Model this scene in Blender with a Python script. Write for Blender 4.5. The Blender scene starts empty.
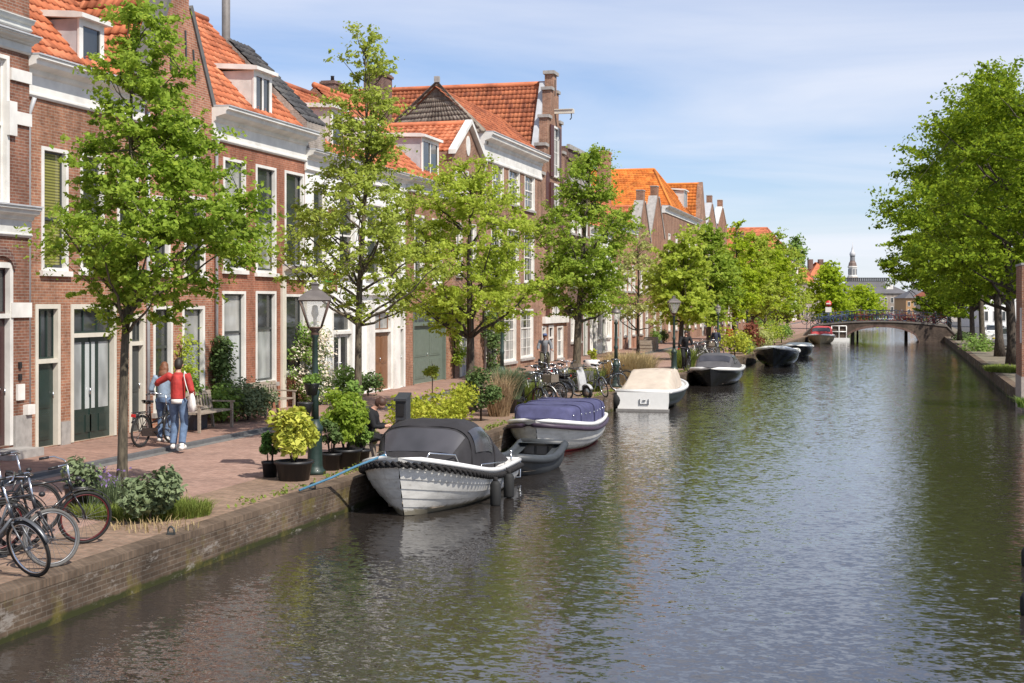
import bpy, math, random
import numpy as np
from mathutils import Vector, Matrix
random.seed(7)
scn = bpy.context.scene
COL = scn.collection
PI = math.pi
R = math.radians
# ---------------------------------------------------------------- camera numbers
TH = R(14.9); CT, ST = math.cos(TH), math.sin(TH)
F = 1422.2            # 50 mm lens on a 36 mm sensor, 1024 px
CH = 3.63             # eye above the water
HY = 304.0            # horizon row
Q = 0.53              # quay top above the water
SW = 0.60             # pavement along the houses
XF = -17.2            # facade line
def at(px, py, z=Q):
    d = (CH - z) * F / (py - HY); l = (px - 512) * d / F
    X, Y = l * CT - d * ST, l * ST + d * CT
    if z == Q and X < -5 and Y > 30: X = min(X, qx(Y) - .55)      # keep it on the quay
    return (X, Y)
def fY(px, X=XF):
    t = (px - 512) / F
    return -X * (CT + t * ST) / (ST - t * CT)
def dep(X, Y): return -X * ST + Y * CT
def fz(px, py, X=XF): return CH - (py - HY) * dep(X, fY(px, X)) / F
def ppm(X, Y): return F / dep(X, Y)

# ---------------------------------------------------------------- mesh builder
ORIG = {}
class MB:
    def __init__(s): s.v = []; s.f = []; s.m = []; s.sm = []
    def add(s, vs, fs, m=0, sm=False):
        o = len(s.v); s.v += [tuple(p) for p in vs]
        for f in fs: s.f.append([i + o for i in f]); s.m.append(m); s.sm.append(sm)
        return s
    def poly(s, pts, m=0): return s.add(pts, [list(range(len(pts)))], m)
    def box(s, x0, x1, y0, y1, z0, z1, m=0):
        if x0 > x1: x0, x1 = x1, x0
        if y0 > y1: y0, y1 = y1, y0
        if z0 > z1: z0, z1 = z1, z0
        vs = [(x, y, z) for z in (z0, z1) for y in (y0, y1) for x in (x0, x1)]
        return s.add(vs, [(0,2,3,1),(4,5,7,6),(0,1,5,4),(2,6,7,3),(0,4,6,2),(1,3,7,5)], m)
    def obox(s, c, size, mat3=None, m=0):
        hx, hy, hz = [a / 2 for a in size]
        vs = [Vector((x, y, z)) for z in (-hz, hz) for y in (-hy, hy) for x in (-hx, hx)]
        if mat3 is not None: vs = [mat3 @ p for p in vs]
        vs = [p + Vector(c) for p in vs]
        return s.add(vs, [(0,2,3,1),(4,5,7,6),(0,1,5,4),(2,6,7,3),(0,4,6,2),(1,3,7,5)], m)
    def tube(s, pts, rad, n=8, m=0, sm=True, cap=True):
        pts = [Vector(p) for p in pts]
        if not hasattr(rad, '__len__'): rad = [rad] * len(pts)
        vs = []; ref = None
        for i, p in enumerate(pts):
            d = (pts[min(i + 1, len(pts) - 1)] - pts[max(i - 1, 0)])
            d = d.normalized() if d.length > 1e-9 else Vector((0, 0, 1))
            if ref is None: ref = Vector((1, 0, 0)) if abs(d.x) < .8 else Vector((0, 1, 0))
            a = d.cross(ref).normalized(); b = d.cross(a); ref = b.cross(d) if False else ref
            for k in range(n):
                t = 2 * PI * k / n
                r = rad[i]
                ra, rb = (r if hasattr(r, '__len__') else (r, r))
                vs.append(p + a * (math.cos(t) * ra) + b * (math.sin(t) * rb))
        fs = []
        for i in range(len(pts) - 1):
            for k in range(n):
                k2 = (k + 1) % n
                fs.append((i*n+k, i*n+k2, (i+1)*n+k2, (i+1)*n+k))
        if cap:
            fs.append(tuple(reversed(range(n)))); fs.append(tuple(range((len(pts)-1)*n, len(pts)*n)))
        return s.add(vs, fs, m, sm)
    def ring(s, c, axis, rad, tr, n=32, k=6, m=0, tr2=None):
        """torus round axis"""
        ax = Vector(axis).normalized(); ref = Vector((0, 0, 1)) if abs(ax.z) < .8 else Vector((1, 0, 0))
        a = ax.cross(ref).normalized(); b = ax.cross(a); tr2 = tr2 or tr
        vs = []
        for i in range(n):
            t = 2*PI*i/n; d = a*math.cos(t) + b*math.sin(t)
            for j in range(k):
                u = 2*PI*j/k
                vs.append(Vector(c) + d*(rad + tr*math.cos(u)) + ax*(tr2*math.sin(u)))
        fs = [(i*k+j, i*k+(j+1)%k, ((i+1)%n)*k+(j+1)%k, ((i+1)%n)*k+j) for i in range(n) for j in range(k)]
        return s.add(vs, fs, m, True)
    def lathe(s, c, prof, n=16, m=0, sm=True):
        vs = [(c[0]+r*math.cos(2*PI*k/n), c[1]+r*math.sin(2*PI*k/n), c[2]+z) for r, z in prof for k in range(n)]
        fs = [(i*n+k, i*n+(k+1)%n, (i+1)*n+(k+1)%n, (i+1)*n+k) for i in range(len(prof)-1) for k in range(n)]
        fs.append(tuple(reversed(range(n)))); fs.append(tuple(range((len(prof)-1)*n, len(prof)*n)))
        return s.add(vs, fs, m, sm)
    def ball(s, c, r, nu=12, nv=8, m=0):
        if not hasattr(r, '__len__'): r = (r, r, r)
        vs = [(c[0], c[1], c[2]-r[2])]
        for j in range(1, nv):
            ph = -PI/2 + PI*j/nv
            for i in range(nu):
                t = 2*PI*i/nu
                vs.append((c[0]+r[0]*math.cos(ph)*math.cos(t), c[1]+r[1]*math.cos(ph)*math.sin(t), c[2]+r[2]*math.sin(ph)))
        vs.append((c[0], c[1], c[2]+r[2]))
        fs = [(0, 1+(i+1)%nu, 1+i) for i in range(nu)]
        for j in range(nv-2):
            for i in range(nu):
                a = 1+j*nu
                fs.append((a+i, a+(i+1)%nu, a+nu+(i+1)%nu, a+nu+i))
        a = 1+(nv-2)*nu
        fs += [(a+i, a+(i+1)%nu, len(vs)-1) for i in range(nu)]
        return s.add(vs, fs, m, True)
    def prism(s, poly, axis, a0, a1, m=0):
        """extrude a 2D polygon along x, y or z"""
        def P(p, a): return {'x': (a, p[0], p[1]), 'y': (p[0], a, p[1]), 'z': (p[0], p[1], a)}[axis]
        n = len(poly); vs = [P(p, a0) for p in poly] + [P(p, a1) for p in poly]
        fs = [tuple(reversed(range(n))), tuple(range(n, 2*n))] + [(i, (i+1)%n, n+(i+1)%n, n+i) for i in range(n)]
        return s.add(vs, fs, m)
    def loft(s, secs, m=0, sm=True, closed=False):
        n = len(secs[0]); vs = [p for c in secs for p in c]
        fs = []
        for i in range(len(secs)-1):
            for k in range(n if closed else n-1):
                fs.append((i*n+k, i*n+(k+1)%n, (i+1)*n+(k+1)%n, (i+1)*n+k))
        return s.add(vs, fs, m, sm)
    def xform(s, M): s.v = [tuple(M @ Vector(p)) for p in s.v]; return s
    def merge(s, o): return s.add(o.v, o.f, 0) if False else s._merge(o)
    def _merge(s, o):
        k = len(s.v); s.v += o.v; s.f += [[i+k for i in f] for f in o.f]; s.m += o.m; s.sm += o.sm; return s
    def build(s, name, mats, parent=None, origin=None, fix=True):
        o = origin
        if parent is not None: o = ORIG.get(parent.name, (0, 0, 0))
        if o is None: o = (0, 0, 0)
        me = bpy.data.meshes.new(name)
        V = np.array(s.v, dtype=np.float64) - np.array(o)
        me.from_pydata(V.tolist(), [], s.f)
        if not isinstance(mats, (list, tuple)): mats = [mats]
        for mt in mats: me.materials.append(mt)
        me.polygons.foreach_set('material_index', s.m)
        me.polygons.foreach_set('use_smooth', s.sm)
        if fix:
            import bmesh
            bm = bmesh.new(); bm.from_mesh(me)
            bmesh.ops.recalc_face_normals(bm, faces=bm.faces)
            bm.to_mesh(me); bm.free()
        ob = bpy.data.objects.new(name, me); COL.objects.link(ob)
        if parent is not None: ob.parent = parent
        elif origin is not None: ob.location = o
        ORIG[ob.name] = tuple(o)
        return ob

def np_obj(name, V, faces4, mats, parent=None, origin=None, mi=None, smooth=False):
    """fast path: numpy verts and an (n,4) or (n,3) face array"""
    o = ORIG.get(parent.name, (0, 0, 0)) if parent is not None else (origin or (0, 0, 0))
    me = bpy.data.meshes.new(name); n, k = faces4.shape
    me.vertices.add(len(V)); me.vertices.foreach_set('co', (V - np.array(o)).astype(np.float32).ravel())
    me.loops.add(n*k); me.polygons.add(n)
    me.loops.foreach_set('vertex_index', faces4.astype(np.int32).ravel())
    me.polygons.foreach_set('loop_start', np.arange(0, n*k, k, dtype=np.int32))
    if not isinstance(mats, (list, tuple)): mats = [mats]
    for mt in mats: me.materials.append(mt)
    if mi is not None: me.polygons.foreach_set('material_index', np.asarray(mi, dtype=np.int32))
    if smooth: me.polygons.foreach_set('use_smooth', [True]*n)
    me.update(calc_edges=True); me.validate()
    ob = bpy.data.objects.new(name, me); COL.objects.link(ob)
    if parent is not None: ob.parent = parent
    elif origin is not None: ob.location = o
    ORIG[ob.name] = tuple(o)
    return ob

def tag(o, label=None, cat=None, group=None, kind=None):
    if label: o['label'] = label
    if cat: o['category'] = cat
    if group: o['group'] = group
    if kind: o['kind'] = kind
    return o
def thing(name, label, cat, loc=(0, 0, 0), group=None):
    o = bpy.data.objects.new(name, None); o.empty_display_size = .2
    COL.objects.link(o); o.location = loc; ORIG[o.name] = tuple(loc)
    return tag(o, label, cat, group)
def copy_tree(o, parent=None):
    c = o.copy(); COL.objects.link(c); c.parent = parent
    for ch in list(o.children): copy_tree(ch, c)
    return c

# ---------------------------------------------------------------- materials
def lin(c): return tuple(((x/12.92) if x <= .04045 else ((x+.055)/1.055)**2.4) for x in c)
class NT:
    def __init__(s, name):
        s.mat = bpy.data.materials.new(name); s.mat.use_nodes = True
        s.t = s.mat.node_tree; s.n = s.t.nodes; s.l = s.t.links
        s.p = s.n['Principled BSDF']; s.out = s.n['Material Output']
    def new(s, t, **k):
        nd = s.n.new(t)
        for a, b in k.items(): setattr(nd, a, b)
        return nd
    def link(s, a, b): s.l.new(a, b)
    def setp(s, **k):
        for a, b in k.items():
            key = a.replace('_', ' ')
            if key in s.p.inputs: s.p.inputs[key].default_value = b
def rgba(c): return (c[0], c[1], c[2], 1)
def pos_noise(n, scale, detail=3, rough=.55, coord='Object', stretch=None):
    if coord == 'Position': src = n.new('ShaderNodeNewGeometry').outputs['Position']
    else: src = n.new('ShaderNodeTexCoord').outputs[coord]
    if stretch:
        mp = n.new('ShaderNodeMapping'); mp.inputs['Scale'].default_value = stretch
        n.link(src, mp.inputs['Vector']); src = mp.outputs['Vector']
    no = n.new('ShaderNodeTexNoise'); no.inputs['Scale'].default_value = scale
    no.inputs['Detail'].default_value = detail; no.inputs['Roughness'].default_value = rough
    n.link(src, no.inputs['Vector'])
    return no.outputs['Fac']
def ramp(n, fac, stops):
    r = n.new('ShaderNodeValToRGB'); e = r.color_ramp.elements
    while len(e) < len(stops): e.new(.5)
    for i, (p, c) in enumerate(stops): e[i].position = p; e[i].color = rgba(c)
    n.link(fac, r.inputs['Fac']); return r.outputs['Color']
def mixc(n, fac, a, b, mode='MIX'):
    m = n.new('ShaderNodeMix', data_type='RGBA', blend_type=mode)
    for sock, v in ((m.inputs['Factor'], fac), (m.inputs['A'] if False else m.inputs[6], a), (m.inputs[7], b)):
        if hasattr(v, 'default_value') or hasattr(v, 'is_linked'): n.link(v, sock)
        elif isinstance(v, (int, float)): sock.default_value = v
        else: sock.default_value = rgba(v)
    return m.outputs[2]
def bump(n, h, strength=.3, dist=.01):
    b = n.new('ShaderNodeBump'); b.inputs['Strength'].default_value = strength; b.inputs['Distance'].default_value = dist
    n.link(h, b.inputs['Height']); n.link(b.outputs['Normal'], n.p.inputs['Normal'])
MATS = {}
def M(name, col=(.5,.5,.5), rough=.6, metal=0, var=.2, scale=6, coat=0, spec=.5, bmp=0, stretch=None):
    if name in MATS: return MATS[name]
    n = NT(name)
    if var:
        f = pos_noise(n, scale, 4, .6, stretch=stretch)
        c = ramp(n, f, [(.3, [x*(1-var) for x in col]), (.7, [min(1, x*(1+var*.6)) for x in col])])
        n.link(c, n.p.inputs['Base Color'])
        if bmp: bump(n, f, bmp, .01)
    else: n.setp(Base_Color=rgba(col))
    n.setp(Roughness=rough, Metallic=metal, Coat_Weight=coat, Specular_IOR_Level=spec)
    MATS[name] = n.mat; return n.mat
def wallvec(n):
    g = n.new('ShaderNodeNewGeometry'); s = n.new('ShaderNodeSeparateXYZ'); n.link(g.outputs['Position'], s.inputs[0])
    a = n.new('ShaderNodeMath', operation='ADD'); n.link(s.outputs['X'], a.inputs[0]); n.link(s.outputs['Y'], a.inputs[1])
    c = n.new('ShaderNodeCombineXYZ'); n.link(a.outputs[0], c.inputs['X']); n.link(s.outputs['Z'], c.inputs['Y'])
    return c.outputs[0], s.outputs['Z']
def brick(name, c1, c2, mortar, bw=.21, rh=.062, ms=.008, stain=.35, floor=False, moss=None, rough=.9, patch=None):
    if name in MATS: return MATS[name]
    n = NT(name)
    vec, z = wallvec(n)
    if floor:
        g = n.new('ShaderNodeNewGeometry'); vec = g.outputs['Position']
    b = n.new('ShaderNodeTexBrick'); b.inputs['Scale'].default_value = 1
    b.inputs['Brick Width'].default_value = bw; b.inputs['Row Height'].default_value = rh
    b.inputs['Mortar Size'].default_value = ms; b.inputs['Mortar Smooth'].default_value = .2
    b.inputs['Color1'].default_value = rgba(c1); b.inputs['Color2'].default_value = rgba(c2); b.inputs['Mortar'].default_value = rgba(mortar)
    n.link(vec, b.inputs['Vector'])
    f = pos_noise(n, .7, 6, .65, 'Position')
    c = mixc(n, 1.0, b.outputs['Color'], ramp(n, f, [(.3, (1-stain,)*3), (.68, (1.12, 1.1, 1.08))]), 'MULTIPLY')
    fs = pos_noise(n, .9, 6, .7, 'Position', (1.6, 1.6, .35))
    if not floor: c = mixc(n, 1.0, c, ramp(n, fs, [(.34, (.66, .64, .62)), (.52, (1.0, 1.0, 1.0)), (.72, (1.16, 1.14, 1.1))]), 'MULTIPLY')
    f3 = pos_noise(n, 9, 3, .6, 'Position')
    c = mixc(n, 1.0, c, ramp(n, f3, [(.3, (.8, .8, .8)), (.7, (1.15, 1.15, 1.15))]), 'MULTIPLY')
    if patch:
        f2 = pos_noise(n, .35, 5, .6, 'Position')
        c = mixc(n, ramp(n, f2, [(.48, (0,)*3), (.62, (1,)*3)]), c, patch)
    if moss:
        # damp algae grows near the water line, with a ragged upper edge
        f4 = pos_noise(n, 2.2, 6, .7, 'Position')
        ml = n.new('ShaderNodeMath', operation='MULTIPLY_ADD'); n.link(f4, ml.inputs[0]); ml.inputs[1].default_value = -.13; n.link(z, ml.inputs[2])
        c = mixc(n, ramp(n, ml.outputs[0], [(-.0, (1,)*3), (.035, (0,)*3)]), c, moss)
        c = mixc(n, ramp(n, pos_noise(n, 1.1, 7, .7, 'Position'), [(.52, (0,)*3), (.66, (.75,)*3)]), c, (.15, .12, .03))
        c = mixc(n, ramp(n, pos_noise(n, 1.6, 7, .75, 'Position', (1, 1, 3)), [(.56, (0,)*3), (.64, (.6,)*3)]), c, (.32, .29, .26))
    n.link(c, n.p.inputs['Base Color']); n.setp(Roughness=rough, Specular_IOR_Level=.25)
    bump(n, b.outputs['Fac'], -.35, .006)
    MATS[name] = n.mat; return n.mat
def leafmat(name, ca, cb, trans=.35, rough=.65):
    if name in MATS: return MATS[name]
    n = NT(name)
    g = n.new('ShaderNodeNewGeometry')
    f = pos_noise(n, 1.1, 3, .5, 'Position')
    mx = n.new('ShaderNodeMath', operation='MULTIPLY_ADD'); n.link(g.outputs['Random Per Island'], mx.inputs[0]); mx.inputs[1].default_value = .6
    sb = n.new('ShaderNodeMath', operation='MULTIPLY'); n.link(f, sb.inputs[0]); sb.inputs[1].default_value = .55; n.link(sb.outputs[0], mx.inputs[2])
    c = ramp(n, mx.outputs[0], [(.15, ca), (.85, cb)])
    n.link(c, n.p.inputs['Base Color']); n.setp(Roughness=rough, Specular_IOR_Level=.15)
    tr = n.new('ShaderNodeBsdfTranslucent')
    hs = n.new('ShaderNodeHueSaturation'); hs.inputs['Value'].default_value = 1.5; hs.inputs['Hue'].default_value = .485; n.link(c, hs.inputs['Color'])
    n.link(hs.outputs[0], tr.inputs['Color'])
    ms = n.new('ShaderNodeMixShader'); ms.inputs[0].default_value = trans
    n.link(n.p.outputs[0], ms.inputs[1]); n.link(tr.outputs[0], ms.inputs[2]); n.link(ms.outputs[0], n.out.inputs['Surface'])
    MATS[name] = n.mat; return n.mat
def tilemat(name, ca, cb, cc):
    if name in MATS: return MATS[name]
    n = NT(name); g = n.new('ShaderNodeNewGeometry')
    c = ramp(n, g.outputs['Random Per Island'], [(0, ca), (.5, cb), (1, cc)])
    f = pos_noise(n, .9, 6, .7, 'Position')
    c = mixc(n, 1.0, c, ramp(n, f, [(.30, (.42, .38, .36)), (.48, (.85, .82, .8)), (.66, (1.08, 1.06, 1.02))]), 'MULTIPLY')
    f2 = pos_noise(n, 2.6, 6, .75, 'Position')
    c = mixc(n, ramp(n, f2, [(.58, (0,)*3), (.74, (.55,)*3)]), c, (.20, .155, .085))
    n.link(c, n.p.inputs['Base Color']); n.setp(Roughness=.7, Specular_IOR_Level=.3)
    MATS[name] = n.mat; return n.mat
def glassmat(name, col, rough=.04, stripes=None):
    """window pane: what hangs behind it gives the colour, the pane its gloss"""
    if name in MATS: return MATS[name]
    n = NT(name)
    if stripes:
        vec, z = wallvec(n)
        w = n.new('ShaderNodeTexWave', wave_type='BANDS', bands_direction='Y'); w.inputs['Scale'].default_value = stripes
        n.link(vec, w.inputs['Vector'])
        c = ramp(n, w.outputs['Fac'], [(.3, [x*.35 for x in col]), (.7, col)])
    else:
        f = pos_noise(n, 1.6, 2, .5, 'Position', stretch=(1, 1, .5))
        c = ramp(n, f, [(.35, [x*.45 for x in col]), (.65, col)])
    n.link(c, n.p.inputs['Base Color']); n.setp(Roughness=.5, Specular_IOR_Level=.3, Coat_Weight=1.0, Coat_Roughness=rough)
    if 'Coat IOR' in n.p.inputs: n.p.inputs['Coat IOR'].default_value = 1.6
    MATS[name] = n.mat; return n.mat

WHITE = M('white_paint', (.73, .71, .67), .5, var=.22, scale=1.3)
CREAM = M('cream_paint', (.62, .58, .50), .5, var=.12, scale=2)
OFFW = M('weathered_white_paint', (.60, .60, .57), .55, var=.15, scale=3)
STUCCO = M('white_stucco', (.80, .79, .77), .8, var=.1, scale=1.2, bmp=.2)
STONE = M('grey_stone', (.34, .32, .30), .8, var=.25, scale=5, bmp=.3)
BLUESTONE = M('dark_bluestone', (.12, .12, .125), .7, var=.25, scale=5)
DGREEN = M('dark_green_paint', (.018, .035, .03), .3, var=.15, coat=.3)
LGREEN = M('lamp_green_paint', (.017, .037, .031), .5, var=.3, scale=10, coat=.1)
SAGE = M('sage_green_paint', (.135, .165, .135), .5, var=.15)
MAROON = M('maroon_paint', (.045, .014, .014), .3, var=.15, coat=.3)
BROWNWOOD = M('varnished_brown_wood', (.20, .095, .045), .45, var=.25, scale=4, stretch=(8, 8, 1))
SASHDK = M('dark_sash_paint', (.05, .055, .055), .4, var=.1)
LEAD = M('zinc_sheet', (.44, .45, .47), .5, var=.18, scale=3)
SIGRED = M('signal_red_paint', (.6, .03, .03), .4)
GLASS = glassmat('window_glass', (.035, .04, .042))
GLASSC = glassmat('curtained_glass', (.42, .42, .40))
GLASSF = glassmat('frosted_glass', (.50, .53, .53), .2)
GLASSB = glassmat('blind_glass', (.28, .27, .07), .06, stripes=5)
BRK = {}
BRK['plum'] = brick('plum_brick', (.20, .084, .055), (.285, .128, .082), (.30, .235, .195))
BRK['rose'] = brick('rose_brick', (.27, .118, .072), (.385, .182, .110), (.38, .29, .225))
BRK['orange'] = brick('orange_brick', (.33, .135, .085), (.45, .20, .125), (.44, .33, .26))
BRK['redpaint'] = brick('red_painted_brick', (.29, .108, .066), (.38, .15, .092), (.36, .23, .17), ms=.007, stain=.3)
BRK['brown'] = brick('brown_brick', (.255, .125, .080), (.365, .19, .122), (.37, .295, .24))
BRK['dark'] = brick('dark_brick', (.12, .06, .05), (.18, .088, .07), (.28, .24, .21))
BRK['grey'] = brick('grey_brick', (.27, .23, .2), (.35, .30, .26), (.40, .37, .34))
TILE_O = tilemat('orange_pantiles', (.37, .115, .055), (.53, .168, .078), (.64, .24, .125))
TILE_R = tilemat('weathered_red_pantiles', (.27, .09, .05), (.43, .135, .062), (.54, .19, .09))
TILE_Y = tilemat('golden_orange_pantiles', (.52, .14, .025), (.66, .20, .035), (.74, .26, .05))
TILE_M = tilemat('mossy_grey_pantiles', (.24, .205, .17), (.33, .285, .235), (.40, .345, .29))
TILE_G = tilemat('charcoal_pantiles', (.05, .05, .055), (.085, .085, .09), (.13, .13, .13))
BLACKP = M('black_plastic', (.018, .018, .02), .45, var=.1)
RUBBER = M('black_rubber', (.012, .012, .012), .75, var=.1)
BLACKPAINT = M('black_enamel', (.012, .012, .014), .25, var=0, coat=.5)
CHROME = M('chrome_metal', (.62, .63, .65), .22, metal=1, var=0)
ALU = M('brushed_aluminium', (.5, .51, .53), .35, metal=.9, var=.1)
TEAK = M('weathered_teak', (.30, .25, .20), .8, var=.25, scale=3, stretch=(2, 8, 8))
BARK = M('tree_bark', (.075, .058, .045), .9, var=.75, scale=22, bmp=1.0, stretch=(1, 1, .22))
BARKM = M('mossy_bark', (.105, .085, .058), .9, var=.8, scale=20, bmp=1.0, stretch=(1, 1, .22))
SKIN = M('skin', (.50, .27, .19), .5, var=.06)
# ---------------------------------------------------------------- world, sun, camera
SUN_AZ = math.atan2(.80, -.55)   # from +Y towards +X
SUN_EL = R(48)
w = bpy.data.worlds.new("World"); scn.world = w; w.use_nodes = True
nt = w.node_tree; N = nt.nodes; L = nt.links; bg = N['Background']
sky = N.new('ShaderNodeTexSky'); sky.sky_type = 'NISHITA'; sky.sun_disc = False
sky.sun_elevation = SUN_EL; sky.sun_rotation = SUN_AZ; sky.air_density = 1.0; sky.dust_density = .3; sky.ozone_density = 1.2
tc = N.new('ShaderNodeTexCoord'); sp = N.new('ShaderNodeSeparateXYZ'); L.new(tc.outputs['Generated'], sp.inputs[0])
def wm(op, a, b, c=None):
    m = N.new('ShaderNodeMath'); m.operation = op
    for i, v in enumerate((a, b, c)):
        if v is None: continue
        if isinstance(v, (int, float)): m.inputs[i].default_value = v
        else: L.new(v, m.inputs[i])
    return m.outputs[0]
zc = wm('MAXIMUM', wm('ADD', sp.outputs['Z'], .09), .05)
cx = wm('DIVIDE', sp.outputs['X'], zc); cy = wm('DIVIDE', sp.outputs['Y'], zc)
cb = N.new('ShaderNodeCombineXYZ'); L.new(cx, cb.inputs['X']); L.new(cy, cb.inputs['Y'])
mp = N.new('ShaderNodeMapping'); mp.inputs['Rotation'].default_value = (0, 0, R(-20)); mp.inputs['Scale'].default_value = (.55, .95, 1); mp.inputs['Location'].default_value = (3.1, .4, 0)
L.new(cb.outputs[0], mp.inputs['Vector'])
n1 = N.new('ShaderNodeTexNoise'); n1.inputs['Scale'].default_value = .62; n1.inputs['Detail'].default_value = 7; n1.inputs['Roughness'].default_value = .52; n1.inputs['Distortion'].default_value = .6
L.new(mp.outputs[0], n1.inputs['Vector'])
cr = N.new('ShaderNodeValToRGB'); cr.color_ramp.elements[0].position = .36; cr.color_ramp.elements[0].color = (.16, .16, .16, 1)
cr.color_ramp.elements[1].position = .64; cr.color_ramp.elements[1].color = (.86, .86, .86, 1); L.new(n1.outputs['Fac'], cr.inputs['Fac'])
# thin cloud gets denser towards the horizon
hz = wm('POWER', wm('SUBTRACT', 1.0, wm('MAXIMUM', sp.outputs['Z'], 0.0)), 9.0)
fac = wm('MINIMUM', wm('MULTIPLY_ADD', hz, .24, wm('MULTIPLY', cr.outputs[0], .80)), .93)
mx = N.new('ShaderNodeMix'); mx.data_type = 'RGBA'; L.new(fac, mx.inputs[0]); tn = N.new('ShaderNodeMix'); tn.data_type = 'RGBA'; tn.blend_type = 'MULTIPLY'; tn.inputs[0].default_value = 1.0; L.new(sky.outputs[0], tn.inputs[6]); tn.inputs[7].default_value = (.64, .77, 1.01, 1); L.new(tn.outputs[2], mx.inputs[6]); mx.inputs[7].default_value = (6.9, 7.1, 7.8, 1)
L.new(mx.outputs[2], bg.inputs['Color']); bg.inputs['Strength'].default_value = .096
sd = bpy.data.lights.new('sun', 'SUN'); sd.energy = 4.2; sd.angle = R(.55); sd.color = (1, .935, .83)
so = bpy.data.objects.new('sun', sd); COL.objects.link(so)
sv = Vector((math.sin(SUN_AZ)*math.cos(SUN_EL), math.cos(SUN_AZ)*math.cos(SUN_EL), math.sin(SUN_EL)))
so.rotation_euler = (-sv).to_track_quat('-Z', 'Y').to_euler()
cd = bpy.data.cameras.new('camera'); co = bpy.data.objects.new('camera', cd); COL.objects.link(co)
cd.lens = 50; cd.sensor_width = 36; cd.shift_y = (HY - 341.5) / 1024; cd.clip_end = 6000; cd.clip_start = .1
co.location = (0, 0, CH); co.rotation_euler = (R(90), 0, TH); scn.camera = co
scn.view_settings.view_transform = 'Standard'; scn.view_settings.look = 'None'; scn.view_settings.exposure = 0.48; scn.view_settings.gamma = 1
scn.cycles.max_bounces = 6; scn.cycles.transparent_max_bounces = 8; scn.cycles.use_denoising = True
try: scn.cycles.denoiser = 'OPENIMAGEDENOISE'
except Exception: pass

# ---------------------------------------------------------------- setting
n = NT('canal_water')
g = n.new('ShaderNodeNewGeometry')
n.setp(Base_Color=(.030, .025, .022, 1), Roughness=.05, Specular_IOR_Level=.5)
n.p.inputs['IOR'].default_value = 1.75
def wn(scale, detail, st, dist=0.):
    mpn = n.new('ShaderNodeMapping'); mpn.inputs['Scale'].default_value = st; mpn.inputs['Rotation'].default_value = (0, 0, R(12)); n.link(g.outputs['Position'], mpn.inputs['Vector'])
    no = n.new('ShaderNodeTexNoise'); no.inputs['Scale'].default_value = scale; no.inputs['Detail'].default_value = detail; no.inputs['Roughness'].default_value = .55; no.inputs['Distortion'].default_value = dist
    n.link(mpn.outputs[0], no.inputs['Vector']); return no.outputs['Fac']
def madd(a, k, b=None):
    m = n.new('ShaderNodeMath', operation='MULTIPLY_ADD'); n.link(a, m.inputs[0]); m.inputs[1].default_value = k
    if b is not None: n.link(b, m.inputs[2])
    else: m.inputs[2].default_value = 0
    return m.outputs[0]
# wave slopes taken straight from vector noise, so that far ripples keep their tilt
def wvec(scale, detail, st, k, rot, dist=.5):
    mpn = n.new('ShaderNodeMapping'); mpn.inputs['Scale'].default_value = st; mpn.inputs['Rotation'].default_value = (0, 0, R(rot)); n.link(g.outputs['Position'], mpn.inputs['Vector'])
    no = n.new('ShaderNodeTexNoise'); no.inputs['Scale'].default_value = scale; no.inputs['Detail'].default_value = detail; no.inputs['Roughness'].default_value = .5; no.inputs['Distortion'].default_value = dist
    n.link(mpn.outputs[0], no.inputs['Vector'])
    v = n.new('ShaderNodeVectorMath', operation='SUBTRACT'); n.link(no.outputs['Color'], v.inputs[0]); v.inputs[1].default_value = (.5, .5, .5)
    m = n.new('ShaderNodeVectorMath', operation='MULTIPLY'); n.link(v.outputs[0], m.inputs[0]); m.inputs[1].default_value = (k, k, 0)
    return m.outputs[0]
def vadd(a, b):
    v = n.new('ShaderNodeVectorMath', operation='ADD'); n.link(a, v.inputs[0])
    if isinstance(b, tuple): v.inputs[1].default_value = b
    else: n.link(b, v.inputs[1])
    return v.outputs[0]
patch = ramp(n, wn(.13, 3, (1, .5, 1)), [(.36, (.72,)*3), (.64, (1.12,)*3)])
rip = vadd(wvec(6.4, 3, (.75, 1.25, 1), .235, 12), wvec(16.0, 2, (.8, 1.2, 1), .23, -8))
ms = n.new('ShaderNodeVectorMath', operation='MULTIPLY'); n.link(rip, ms.inputs[0]); n.link(patch, ms.inputs[1])
nv = n.new('ShaderNodeVectorMath', operation='NORMALIZE'); n.link(vadd(vadd(ms.outputs[0], wvec(1.6, 2, (1, 1, 1), .035, 30)), (0, 0, 1)), nv.inputs[0])
n.link(nv.outputs[0], n.p.inputs['Normal'])
WATER = n.mat
tag(MB().poly([(-60, -40, 0), (60, -40, 0), (60, 345, 0), (-60, 345, 0)]).build('canal_water', WATER), kind='structure')

QL = [(-9.16, -20), (-9.16, 46), (-8.85, 60), (-8.3, 80), (-7.5, 140), (-7.5, 340)]
QR = [(4.40, 53.5), (4.7, 95), (4.95, 140), (4.95, 340)]
def qx(Y, P=QL):
    for a, b in zip(P, P[1:]):
        if a[1] <= Y <= b[1]: return a[0] + (b[0]-a[0])*(Y-a[1])/(b[1]-a[1])
    return P[-1][0]
STREET = brick('street_clinker', (.29, .18, .145), (.385, .25, .205), (.23, .175, .145), bw=.2, rh=.1, ms=.008, floor=True, stain=.16)
QSTREET = brick('quayside_clinker', (.225, .15, .108), (.315, .212, .155), (.195, .158, .118), bw=.2, rh=.1, ms=.009, floor=True, stain=.30)
PAVE = brick('pavement_clinker', (.255, .152, .115), (.345, .212, .165), (.23, .17, .15), bw=.2, rh=.1, ms=.008, floor=True, stain=.16)
QWALL = brick('quay_brick', (.088, .062, .043), (.150, .106, .075), (.165, .138, .11), bw=.21, rh=.062, ms=.007, stain=.6, moss=(.032, .035, .010))
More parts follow.
